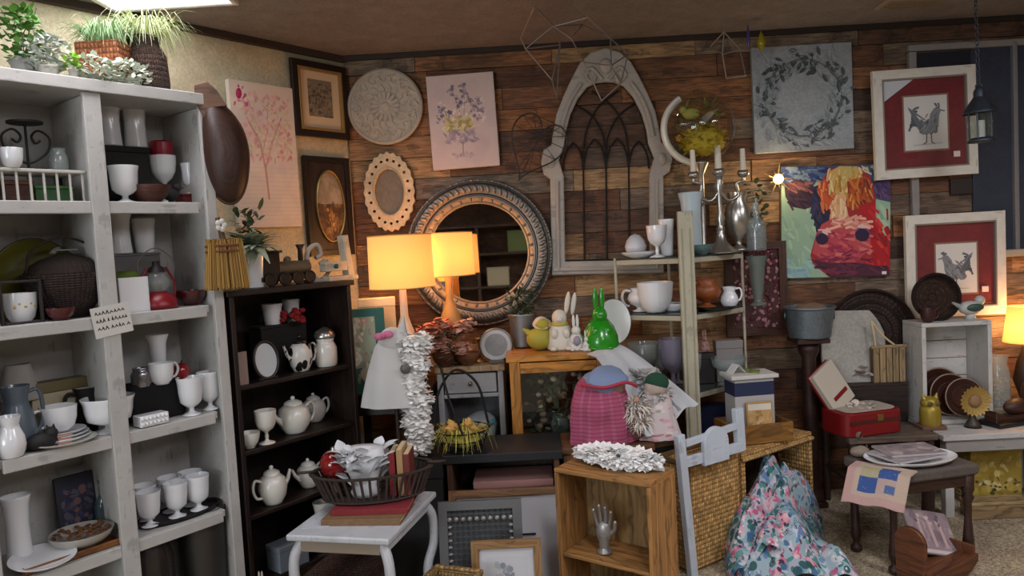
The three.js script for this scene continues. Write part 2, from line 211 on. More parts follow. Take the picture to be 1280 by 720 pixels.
// ---------------------------------------------------------------- vessels
const PROF = {
  goblet: [[0, 0], [0.36, 0], [0.38, 0.02], [0.3, 0.05], [0.1, 0.09], [0.075, 0.15], [0.1, 0.22], [0.07, 0.3], [0.12, 0.36], [0.33, 0.45], [0.43, 0.58], [0.47, 0.78], [0.5, 1], [0.46, 1], [0.42, 0.75], [0.36, 0.57], [0.2, 0.46], [0, 0.42]],
  chalice: [[0, 0], [0.34, 0], [0.35, 0.03], [0.2, 0.07], [0.1, 0.12], [0.1, 0.2], [0.26, 0.26], [0.4, 0.36], [0.44, 0.6], [0.46, 0.85], [0.5, 1], [0.46, 1], [0.4, 0.6], [0.32, 0.38], [0, 0.3]],
  tumbler: [[0, 0], [0.36, 0], [0.38, 0.03], [0.42, 0.4], [0.46, 0.8], [0.5, 0.94], [0.5, 1], [0.46, 1], [0.4, 0.5], [0.34, 0.06], [0, 0.06]],
  flare: [[0, 0], [0.36, 0], [0.38, 0.03], [0.22, 0.08], [0.2, 0.14], [0.28, 0.3], [0.34, 0.6], [0.36, 0.8], [0.5, 1], [0.46, 1], [0.32, 0.8], [0.28, 0.5], [0.16, 0.15], [0, 0.13]],
  tall: [[0, 0], [0.42, 0], [0.44, 0.04], [0.4, 0.3], [0.38, 0.6], [0.42, 0.85], [0.5, 0.97], [0.5, 1], [0.46, 0.98], [0.36, 0.8], [0.34, 0.4], [0.36, 0.05], [0, 0.04]],
  bowl: [[0, 0], [0.22, 0], [0.23, 0.06], [0.24, 0.1], [0.38, 0.35], [0.46, 0.65], [0.5, 1], [0.47, 1], [0.42, 0.66], [0.33, 0.38], [0.18, 0.16], [0, 0.14]],
  compote: [[0, 0], [0.3, 0], [0.31, 0.04], [0.12, 0.1], [0.08, 0.2], [0.09, 0.45], [0.3, 0.55], [0.44, 0.68], [0.48, 0.85], [0.5, 1], [0.47, 1], [0.4, 0.7], [0.25, 0.58], [0, 0.54]],
  cup: [[0, 0], [0.26, 0], [0.28, 0.05], [0.4, 0.2], [0.47, 0.5], [0.5, 1], [0.46, 1], [0.43, 0.5], [0.34, 0.22], [0, 0.1]],
  pitcher: [[0, 0], [0.36, 0], [0.38, 0.03], [0.46, 0.15], [0.5, 0.3], [0.46, 0.5], [0.34, 0.7], [0.32, 0.8], [0.4, 1], [0.37, 1], [0.28, 0.8], [0.3, 0.7], [0.42, 0.45], [0.45, 0.3], [0.33, 0.06], [0, 0.05]],
  jar: [[0, 0], [0.4, 0], [0.46, 0.04], [0.5, 0.2], [0.5, 0.65], [0.42, 0.8], [0.36, 0.86], [0.4, 0.92], [0.4, 1], [0.36, 1], [0.32, 0.86], [0.46, 0.62], [0.46, 0.2], [0.38, 0.06], [0, 0.06]],
  urn: [[0, 0], [0.3, 0], [0.3, 0.06], [0.12, 0.12], [0.14, 0.2], [0.4, 0.34], [0.5, 0.55], [0.44, 0.75], [0.3, 0.86], [0.36, 1], [0.32, 1], [0.26, 0.86], [0.4, 0.7], [0.45, 0.55], [0.3, 0.33], [0, 0.25]],
  bottle: [[0, 0], [0.48, 0], [0.5, 0.03], [0.5, 0.5], [0.42, 0.62], [0.2, 0.72], [0.17, 0.92], [0.22, 0.94], [0.22, 1], [0.15, 1], [0.14, 0.74], [0.44, 0.5], [0.44, 0.05], [0, 0.04]],
  candlestick: [[0, 0], [0.5, 0], [0.5, 0.05], [0.3, 0.1], [0.14, 0.16], [0.12, 0.3], [0.22, 0.36], [0.12, 0.42], [0.1, 0.7], [0.2, 0.8], [0.12, 0.86], [0.3, 0.95], [0.32, 1], [0.2, 1], [0, 0.96]],
  pot: [[0, 0], [0.36, 0], [0.38, 0.02], [0.46, 0.82], [0.5, 0.83], [0.5, 1], [0.45, 1], [0.42, 0.82], [0.4, 0.78], [0, 0.78]],
  tub: [[0, 0], [0.4, 0], [0.41, 0.04], [0.48, 0.9], [0.5, 0.95], [0.5, 1], [0.47, 1], [0.46, 0.9], [0.39, 0.08], [0, 0.08]],
  plate: [[0, 0], [0.28, 0], [0.3, 0.2], [0.42, 0.5], [0.5, 1], [0.48, 1.15], [0.4, 0.7], [0.28, 0.45], [0, 0.4]],
  dome: [[0.5, 0], [0.5, 0.4], [0.46, 0.62], [0.36, 0.82], [0.2, 0.95], [0, 1]],
};
function vessel(name, label, category, px, py, where, wpx, hpx, prof, mat, o = {}) {
  const p = where(px, py), s = mpp(p), w = wpx * s, h = hpx * s; if (o.dy) p.y += o.dy;
  const body = lathe(PROF[prof], w, h, o.seg ?? 28); if (o.facet) wob(body, o.facet, 60);
  if (!o.handle && !o.parts) return solo(name, label, category, body, mat, p, o.turn ?? 0, o.group);
  const t = thing(name, label, category, p, o.turn ?? SHELF_TURN, o.group); add(t, 'body', body, mat);
  const rr = w * (prof === 'pitcher' ? 0.44 : 0.45), hs = { r: [1], l: [-1], both: [1, -1] }[o.handle] || [];
  for (const k of hs) add(t, 'handle', tube([[k * rr * 0.78, h * 0.88, 0], [k * rr * 1.35, h * 0.9, 0], [k * rr * 1.6, h * 0.6, 0], [k * rr * 1.3, h * 0.3, 0], [k * rr * 0.95, h * 0.25, 0]], Math.min(w, h) * 0.06), mat);
  if (o.parts) o.parts(t, w, h); return t;
}
function teapot(label, px, py, where, wpx, hpx, mat, o = {}) {
  const p = where(px, py), s = mpp(p), w = wpx * s, h = hpx * s, t = thing('teapot', label, 'teapot', p, o.turn ?? SHELF_TURN), k = o.flip ? -1 : 1;
  add(t, 'body', lathe([[0, 0], [0.3, 0], [0.32, 0.05], [0.44, 0.2], [0.5, 0.42], [0.44, 0.66], [0.26, 0.78], [0, 0.78]], w * 0.66, h), mat);
  const lid = add(t, 'lid', lathe([[0.29, 0.77], [0.26, 0.84], [0.12, 0.9], [0, 0.91]], w * 0.66, h), o.lid || mat); add(lid, 'knob', sph(h * 0.06, 0, h * 0.95, 0), o.lid || mat);
  add(t, 'spout', mg([bar([k * w * 0.25, h * 0.3, 0], [k * w * 0.42, h * 0.52, 0], w * 0.07, w * 0.05), bar([k * w * 0.42, h * 0.52, 0], [k * w * 0.5, h * 0.76, 0], w * 0.05, w * 0.035)]), mat);
  add(t, 'handle', tube([[-k * w * 0.26, h * 0.64, 0], [-k * w * 0.44, h * 0.72, 0], [-k * w * 0.5, h * 0.5, 0], [-k * w * 0.42, h * 0.26, 0], [-k * w * 0.28, h * 0.22, 0]], w * 0.035), mat); return t;
}
function leanDish(name, label, category, px, py, where, wpx, mat, o = {}) {      // a plate standing on its rim, px py is its middle
  const p = where(px, py), w = wpx * mpp(p), g = lathe(PROF.plate, w, w * (o.deep ?? 0.1), 36); g.rotateX(Math.PI / 2); if (o.sx || o.sy) g.scale(o.sx ?? 1, o.sy ?? 1, 1); g.rotateX(-(o.lean ?? 0.15));
  if (o.rest !== undefined) { g.computeBoundingBox(); p.y = o.rest - g.boundingBox.min.y; }
  return solo(name, label, category, g, mat, p, o.turn ?? 0, o.group);
}
function crateBox(name, label, category, px0, px1, py0, py1, where, depth, mat, o = {}) {   // closed box; its lower edge middle is projected
  const p = where((px0 + px1) / 2, py1), s = mpp(p), w = (px1 - px0) * s, h = (py1 - py0) * s;
  const t = thing(name, label, category, p, o.turn ?? SHELF_TURN, o.group); add(t, 'body', bx(w, h * 0.8, depth, 0, h * 0.4, -depth / 2), mat); add(t, 'lid', bx(w + 0.004, h * 0.2, depth + 0.004, 0, h * 0.9, -depth / 2), o.lid || mat); return t;
}

// ---------------------------------------------------------------- leaves
const clampRoom = (g, pos) => { const p = g.attributes.position, w = V3(), q = FRONT0.clone().addScaledVector(NORM, -0.46); for (let i = 0; i < p.count; i++) { w.fromBufferAttribute(p, i).add(pos); const d = NORM.dot(w.clone().sub(q)); if (d < 0) w.addScaledVector(NORM, -d); w.y = Math.min(w.y, CEILING - 0.05); w.sub(pos); p.setXYZ(i, w.x, w.y, w.z); } return g; };
function leaf(len, wid, bend = 0.3, seg = 3) { return grid(2, seg, (u, v) => { const w = wid * Math.sin(Math.PI * Math.min(0.98, 0.08 + v * 0.92)) * (u - 0.5) * 2 * 0.5; return [w, len * v - len * bend * v * v * 0.4, len * bend * v * v + Math.abs(w) * 0.25]; }); }
const turned = (g, pos, yaw, tilt, roll = 0) => { g.rotateY(roll); g.rotateX(tilt); g.rotateY(yaw); return g.translate(...pos); };
function bush(n, r, h, len, wid, o = {}) { const l = []; for (let i = 0; i < n; i++) { const a = RR(0, 6.283), k = Math.sqrt(R()), y = RR(0, h), q = (o.ball ? Math.sqrt(Math.max(0.05, 1 - Math.pow(2 * y / h - 1, 2))) : 1) * r * k; l.push(turned(leaf(len * RR(0.6, 1.2), wid * RR(0.7, 1.2), RR(0.1, 0.6)), [q * Math.cos(a), y, q * Math.sin(a)], RR(0, 6.283), RR(0.2, 1.4))); } return mg(l); }
function grassTuft(n, len, r, o = {}) { const l = []; for (let i = 0; i < n; i++) { const a = RR(0, 6.283), L = len * RR(0.6, 1.15), out = L * RR(0.4, 1), q = r * Math.sqrt(R()), w = o.w ?? 0.004, up = L * RR(0.25, 0.6), drop = L * (o.drop ?? 0.7) * R(); const bx0 = q * Math.cos(a), bz0 = q * Math.sin(a); l.push(grid(1, 7, (u, v) => { const k = out * v, y = up * Math.sin(Math.min(1, v * 1.6) * 1.5708) - drop * Math.max(0, v - 0.4) ** 2 * 2.6; const ww = w * (1 - 0.85 * v) * (u - 0.5); return [bx0 + Math.cos(a) * k - Math.sin(a) * ww, y, bz0 + Math.sin(a) * k + Math.cos(a) * ww]; })); } return mg(l); }

const petals = (n, rx, ry, rz, len, wid) => { const l = []; for (let i = 0; i < n; i++) { const a = RR(0, 6.283), b = RR(-1, 1), q = Math.sqrt(1 - b * b); l.push(turned(leaf(len * RR(0.7, 1.2), wid * RR(0.7, 1.2), RR(0.3, 0.9), 3), [rx * q * Math.cos(a) * 0.8, ry * b * 0.8, rz * q * Math.sin(a) * 0.8], Math.atan2(q * Math.cos(a), q * Math.sin(a)) + RR(-0.7, 0.7), RR(0.2, 1.5), RR(-0.6, 0.6))); } return mg(l); };

// ---------------------------------------------------------------- white open shelf unit
const ROW = [2.1675, 1.7355, 1.3205, 0.8825, 0.4725, 0.0825], BAY = 0.405, SD = 0.34;
{
  const t = thing('shelf_unit', 'tall white painted cubby shelf crowded with white glassware', 'shelf unit', FRONT0.clone(), SHELF_TURN), wm = painted(0xc2c0bb), h = ROW[0];
  for (let i = 0; i < 3; i++) {
    add(t, i === 1 ? 'divider' : 'side_panel', bx(0.02, h - 0.046, SD - 0.02, -i * BAY - 0.02 + (i === 0 ? 0.03 : i === 2 ? -0.03 : 0), (h - 0.046) / 2, -SD / 2 - 0.006), wm);
    add(t, 'face_post', bx(i === 1 ? 0.062 : 0.045, h - 0.046, 0.022, -i * BAY - 0.02 + (i === 0 ? 0.022 : i === 2 ? -0.022 : 0), (h - 0.046) / 2, -0.004), wm);
  }
  for (let b = 0; b < 2; b++) for (let r = 1; r < 6; r++) { add(t, 'shelf_board', bx(BAY - 0.022, 0.03, SD - 0.03, -b * BAY - 0.02 - BAY / 2, ROW[r] - 0.015, -SD / 2 - 0.002), wm); add(t, 'face_rail', bx(BAY - 0.06, 0.045, 0.018, -b * BAY - 0.02 - BAY / 2, ROW[r] - 0.0225, -0.008), wm); }
  add(t, 'top_board', bx(2 * BAY + 0.1, 0.045, SD + 0.03, -BAY - 0.02, ROW[0] - 0.0225, -SD / 2 + 0.005), wm);
  add(t, 'back_panel', bx(2 * BAY + 0.08, h - 0.046, 0.012, -BAY - 0.02, (h - 0.046) / 2, -SD - 0.004), wm);
  // card taped to the divider
  const c = ptS(140, 400, -0.012), s = mpp(c);
  const tx = paint(256, 256, (g) => { g.fillStyle = '#cfccc5'; g.fillRect(0, 0, 256, 256); g.strokeStyle = '#2a2726'; g.lineWidth = 7; for (let j = 0; j < 3; j++) { let x = 24; while (x < 226) { const w = 9 + R() * 13; g.beginPath(); g.moveTo(x, 62 + j * 64 + R() * 8); g.lineTo(x + w * 0.5, 40 + j * 64 + R() * 10); g.lineTo(x + w, 64 + j * 64 + R() * 6); g.stroke(); x += w + (R() < 0.25 ? 18 : 7); } } });
  const card = thing('sign_card', 'small white handwritten card taped to the shelf divider', 'sign', c, SHELF_TURN); card.rotation.z = 0.12; add(card, 'card', bx(40 * s * 1.15, 38 * s, 0.002, 0, 0, 0, { r: 0 }), M(0xcfccc5, 0.8)); const f = add(card, 'writing', new THREE.PlaneGeometry(40 * s * 1.15, 38 * s).translate(0, 0, 0.0014), M(0xffffff, 0.8, { map: tx }));
}
// things on top of the shelf unit
const TOPY = ROW[0];
{
  const on = (v) => inS(v, TOPY), pot = (px, py, v, wpx, hpx, mat, prof = 'pot') => { const p = on(v)(px, py), s = mpp(p); return [p, wpx * s, hpx * s, s]; };
  { const [p, w, h, s] = pot(32, 92, 0.16, 34, 26); const t = thing('ivy_plant', 'bright green ivy plant in a grey pot beside the window light', 'plant', p); add(t, 'pot', lathe(PROF.pot, w, h), M(0x8a8a86, 0.7)); add(t, 'foliage', bush(260, 30 * s, 75 * s, 11 * s, 9 * s, { ball: 1 }).translate(0, h * 0.6, 0), leafMat(0x4a7a22)); add(t, 'stem', [0, 1, 2, 3, 4].map((i) => tube([[0, h * 0.7, 0], [0.02 * Math.cos(i), h + 0.08, 0.02 * Math.sin(i)], [0.06 * Math.cos(i * 1.3), h + 0.18, 0.05 * Math.sin(i * 1.3)]], 0.002)), leafMat(0x55603a)); }
  { const [p, w, h, s] = pot(62, 96, 0.07, 24, 16); const t = thing('dusty_miller_plant', 'silvery grey leafed plant next to the green ivy', 'plant', p); add(t, 'pot', lathe(PROF.pot, w, h), M(0xb7b4aa, 0.7)); add(t, 'foliage', bush(240, 28 * s, 46 * s, 10 * s, 7 * s, { ball: 1 }).translate(0, h * 0.4, 0), leafMat(0xa9b0a4)); }
  { const [p, w, h, s] = pot(134, 92, 0.18, 54, 44); p.y = TOPY; const t = thing('potted_grass', 'green grass in a square reddish wicker pot', 'plant', p); add(t, 'pot', bx(w, h + 0.05, w * 0.8, 0, (h + 0.05) / 2, 0, { r: 0.008 }), wicker(0xa8673f)); add(t, 'grass', clampRoom(grassTuft(360, 46 * s, w * 0.35, { w: 0.006, drop: 0.6 }).translate(0, h + 0.05, 0), p), leafMat(0x8fae7c)); }
  { const [p, w, h, s] = pot(188, 106, 0.14, 48, 78); const t = thing('trailing_grass_basket', 'pale drooping grass spilling from a dark brown basket', 'plant', p); add(t, 'basket', lathe(PROF.jar, w, h * 0.92, 24).rotateZ(0.06), wicker(0x4a3026)); add(t, 'grass', clampRoom(grassTuft(300, 58 * s, w * 0.3, { w: 0.006, drop: 1.0 }).translate(0, h * 0.88, 0), p), leafMat(0xb4bd8b)); }
  for (const [px, r, n, lab] of [[118, 34, 200, 'pale dusty miller sprawling before the wicker pot of grass'], [160, 30, 200, 'pale dusty miller sprawling before the dark grass basket']]) { const [p, , , s] = pot(px, 108, 0.045, 30, 10); const t = thing('dusty_miller_plant', lab, 'plant', p); add(t, 'foliage', bush(n, r * s, 32 * s, 9 * s, 7 * s, { ball: 1 }), leafMat(0xc3cbb8)); add(t, 'pot', lathe(PROF.bowl, 22 * s, 10 * s), M(0x8d8d80, 0.8)); }
  { const p = on(0.03)(92, 92), s = mpp(p); const t = thing('succulent_plant', 'tiny lime green succulent between the silvery plants', 'plant', p); add(t, 'rosette', bush(60, 10 * s, 18 * s, 9 * s, 6 * s, { ball: 1 }).translate(0, 12 * s, 0), leafMat(0x8fc03a)); add(t, 'pot', lathe(PROF.pot, 12 * s, 12 * s), M(0x9a988e, 0.7)); }
}
// first row under the top
{
  const y = ROW[1], S = (v, dy = 0) => inS(v, y + dy);
  // left bay: small bench with pieces on and under it
  const p = S(0.1)(50, 250), s = mpp(p), bh = 40 * s, bw = 96 * s, t = thing('plate_rack', 'small white slatted rack bench with green boxes beneath', 'rack', p, SHELF_TURN);
  add(t, 'top', bx(bw, 0.012, 0.16, 0, bh - 0.006, -0.02), painted(0xc9c4ba)); for (let i = 0; i < 7; i++) add(t, 'bar', bx(0.008, bh - 0.012, 0.008, -bw / 2 + 0.01 + i * (bw - 0.02) / 6, (bh - 0.012) / 2, 0.05), painted(0xc9c4ba)); for (let i = 0; i < 3; i++) add(t, 'bar', bx(0.008, bh - 0.012, 0.008, -bw / 2 + 0.01 + i * (bw - 0.02) / 2, (bh - 0.012) / 2, -0.09), painted(0xc9c4ba));
  crateBox('tin_box', 'dark green tin box under the slatted rack', 'box', 48, 92, 228, 250, S(0.1), 0.06, M(0x2f5a2c, 0.5), { lid: M(0x3b6e36, 0.5) });
  crateBox('tin_box', 'reddish brown wooden box under the slatted rack', 'box', 10, 42, 222, 250, S(0.1), 0.06, wood(0x6b3a28));
  const ty = bh;
  { const q = S(0.1, ty)(36, 210), c = thing('scroll_stand', 'black wrought iron scroll candle stand on the slatted rack', 'candle stand', q, SHELF_TURN), k = mpp(q); const sc = (m) => tube([[0, 8 * k, 0], [m * 9 * k, 12 * k, 0], [m * 24 * k, 26 * k, 0], [m * 26 * k, 42 * k, 0], [m * 14 * k, 50 * k, 0], [m * 6 * k, 42 * k, 0], [m * 10 * k, 34 * k, 0], [m * 16 * k, 38 * k, 0]], 1.5 * k, 60); add(c, 'scroll', sc(1), IRON); add(c, 'scroll', sc(-1), IRON); add(c, 'post', bar([0, 0, 0], [0, 58 * k, 0], 1.6 * k), IRON); add(c, 'plate', cyl(20 * k, 20 * k, 2.5 * k, 0, 59 * k, 0), IRON); add(c, 'foot', bx(44 * k, 2.5 * k, 14 * k, 0, 1.25 * k, 0), IRON); }
  vessel('cup', 'white china cup beside the black scroll stand', 'cup', 16, 211, S(0.06, ty), 26, 25, 'cup', MILK);
  vessel('glass_jar', 'small cut glass jar on the slatted rack', 'jar', 74, 210, S(0.14, ty), 22, 30, 'jar', CUTGLASS, { facet: 0.002 });
  // right bay
  const b = S(0.2)(160, 250), sb = mpp(b), bt = 74 * sb; const db = thing('display_box', 'black display box holding up two ribbed white vases', 'box', b, SHELF_TURN); add(db, 'body', bx(64 * sb, bt * 0.9, 0.1, 0, bt * 0.45, -0.05), M(0x24201f, 0.8)); add(db, 'lid', bx(66 * sb, bt * 0.1, 0.104, 0, bt * 0.95, -0.05), M(0x1c1918, 0.8));
  for (const [px, l] of [[138, 'tall ribbed milk glass vase on the black box by the divider'], [170, 'tall ribbed milk glass vase on the black box above the goblet']]) vessel('milk_glass_vase', l, 'vase', px, 177, S(0.25, bt), 32, 53, 'tall', MILK, { facet: 0.0015 });
  vessel('milk_glass_goblet', 'wide milk glass goblet standing before the black box', 'goblet', 157, 251, S(0.08), 36, 46, 'chalice', MILK);
  vessel('milk_glass_vase', 'milk glass vase half hidden by the upper shelf divider', 'vase', 119, 249, S(0.12), 30, 52, 'tall', MILK);
  vessel('compote', 'white ribbed compote carrying a red votive candle', 'compote', 207, 247, S(0.2), 32, 62, 'compote', MILK, { facet: 0.0015 });
  { const q = S(0.2)(207, 247), k = mpp(q); q.y += 58 * k; solo('votive_candle', 'deep red votive candle on the white ribbed compote', 'candle', mg([lathe([[0, 0], [0.42, 0], [0.48, 0.2], [0.5, 0.9], [0.44, 1], [0, 0.92]], 28 * k, 22 * k)]), M(0x8c1226, 0.35), q); }
  vessel('wooden_bowl', 'dark turned wooden bowl at the front of the upper shelf', 'bowl', 190, 252, S(0.07), 46, 22, 'bowl', wood(0x5a3022));
  crateBox('trinket_box', 'small dark red box under a milk glass goblet', 'box', 228, 252, 236, 250, S(0.14), 0.06, M(0x5f1418, 0.5));
  { const q = S(0.16)(240, 250), k = mpp(q); vessel('milk_glass_goblet', 'milk glass goblet perched on a dark red box', 'goblet', 240, 236, S(0.17, 14.2 * k), 24, 38, 'chalice', MILK); }
  { const q = S(0.1)(214, 250), k = mpp(q), c = thing('bird_figurine', 'small black bird figurine beside the wooden bowl', 'figurine', q, SHELF_TURN); add(c, 'body', [sph(9 * k, 0, 12 * k, 0, 1.2, 0.9, 0.8), sph(5 * k, 9 * k, 21 * k, 0), bar([-9 * k, 13 * k, 0], [-20 * k, 20 * k, 0], 4 * k, 1.5 * k), bar([0, 0, 0], [0, 8 * k, 0], 5 * k, 2 * k)], M(0x1b1717, 0.6)); add(c, 'beak', bar([13 * k, 21 * k, 0], [18 * k, 20 * k, 0], 1.6 * k, 0.3 * k), M(0x3a3028, 0.6)); }
}
// second row
{
  const y = ROW[2], S = (v, dy = 0) => inS(v, y + dy);
  { const q = S(0.14)(88, 408), k = mpp(q), t = thing('lidded_basket', 'big dark brown lidded basket with a bail handle', 'basket', q, SHELF_TURN); add(t, 'body', lathe(PROF.bowl, 96 * k, 56 * k, 30), wicker(0x3b2a26)); add(t, 'lid', lathe([[0.5, 0], [0.46, 0.35], [0.3, 0.7], [0.08, 0.95], [0, 1]], 90 * k, 26 * k, 30).translate(0, 55 * k, 0), wicker(0x46342c)); add(t, 'handle', tube([[-44 * k, 52 * k, 0], [-36 * k, 84 * k, 0], [0, 100 * k, 0], [36 * k, 84 * k, 0], [44 * k, 52 * k, 0]], 1.6 * k, 30), M(0x2a201c, 0.7)); }
  leanDish('platter', 'olive green round platter leaning behind the dark basket', 'platter', 42, 350, S(0.3), 100, M(0x5e5a1c, 0.35), { turn: SHELF_TURN, lean: 0.06, rest: y });
  { const q = S(0.05)(30, 414), k = mpp(q), t = thing('shadow_frame', 'black open frame standing around a white floral bowl', 'frame', q, SHELF_TURN); for (const m of [-1, 1]) add(t, 'upright', bx(3.5 * k, 52 * k, 6 * k, m * 22 * k, 26 * k, 0), M(0x1c1714, 0.6)); add(t, 'top_bar', bx(47 * k, 3.5 * k, 6 * k, 0, 53 * k, 0), M(0x1c1714, 0.6)); add(t, 'base_bar', bx(40 * k, 3 * k, 6 * k, 0, 1.5 * k, 0), M(0x1c1714, 0.6)); }
  vessel('floral_bowl', 'white bowl with yellow flowers inside the black frame', 'bowl', 28, 410, S(0.1), 38, 38, 'cup', MILK, { parts: (t, w, h) => { for (let i = 0; i < 5; i++) { const a = 0.3 * i - 0.6; add(t, 'flower', sph(w * 0.07, Math.sin(a) * w * 0.45, h * (0.55 + 0.1 * (i & 1)), Math.cos(a) * w * 0.45, 1, 1, 0.4, 8), M(0xb9a03a, 0.6)); } } });
  const b = S(0.26)(168, 382), k = mpp(b), t = thing('display_box', 'grey display box raising two white vases on the second shelf', 'box', b, SHELF_TURN); add(t, 'body', bx(66 * k, 66 * k, 0.06, 0, 33 * k, 0), M(0x6d6a6a, 0.8)); add(t, 'lid', bx(68 * k, 3 * k, 0.062, 0, 67.5 * k, 0), M(0x6d6a6a, 0.8));
  vessel('milk_glass_vase', 'milk glass vase on the grey display box next to the divider', 'vase', 152, 320, S(0.26, 69 * k), 30, 50, 'tall', MILK);
  vessel('milk_glass_vase', 'flared milk glass vase on the grey display box by the empty back', 'vase', 182, 318, S(0.26, 69 * k), 28, 43, 'tumbler', MILK);
  { const q = S(0.1)(162, 394), w = 36 * mpp(q), c = thing('moss_planter', 'square white planter topped with green moss', 'planter', q, SHELF_TURN); add(c, 'pot', [bx(w, w * 1.2, w * 0.02, 0, w * 0.6, w * 0.49), bx(w, w * 1.2, w * 0.02, 0, w * 0.6, -w * 0.49), bx(w * 0.04, w * 1.2, w, w * 0.48, w * 0.6, 0), bx(w * 0.04, w * 1.2, w, -w * 0.48, w * 0.6, 0), bx(w, w * 0.05, w, 0, w * 0.025, 0)], MILK); add(c, 'moss', wob(sph(w * 0.5, 0, w * 1.2, 0, 1, 0.55, 1, 20), w * 0.08, 90), M(0x4d5f1e, 0.95)); }
  { const q = S(0.09)(200, 393), u = mpp(q), c = thing('hurricane_lantern', 'red barn lantern with a glass chimney and wire bail', 'lantern', q, SHELF_TURN); const red = M(0x7e1019, 0.35); add(c, 'tank', lathe([[0, 0], [0.5, 0], [0.5, 0.25], [0.46, 0.6], [0.3, 0.9], [0.2, 1], [0, 1]], 44 * u, 22 * u), red); add(c, 'globe', lathe([[0.3, 0], [0.44, 0.3], [0.46, 0.55], [0.3, 0.9], [0.26, 1]], 32 * u, 24 * u).translate(0, 22 * u, 0), CUTGLASS); add(c, 'cap', lathe([[0.5, 0], [0.4, 0.4], [0.2, 0.6], [0.2, 1], [0, 1]], 22 * u, 14 * u).translate(0, 46 * u, 0), M(0x231a1a, 0.5)); for (const m of [-1, 1]) add(c, 'side_tube', tube([[m * 20 * u, 10 * u, 0], [m * 22 * u, 30 * u, 0], [m * 12 * u, 52 * u, 0]], 1.5 * u), red); add(c, 'bail', tube([[-20 * u, 32 * u, 0], [-22 * u, 60 * u, 0], [0, 76 * u, 0], [22 * u, 60 * u, 0], [20 * u, 32 * u, 0]], 0.8 * u, 30), M(0x6b6562, 0.4)); }
  vessel('ceramic_bowl', 'dark red glazed bowl at the end of the second shelf', 'bowl', 240, 386, S(0.12), 38, 19, 'bowl', glaze(0x4c1216, 0.3));
  vessel('ceramic_bowl', 'maroon glazed bowl before the dark basket', 'bowl', 78, 412, S(0.035), 34, 16, 'bowl', glaze(0x521c1e, 0.3));
}
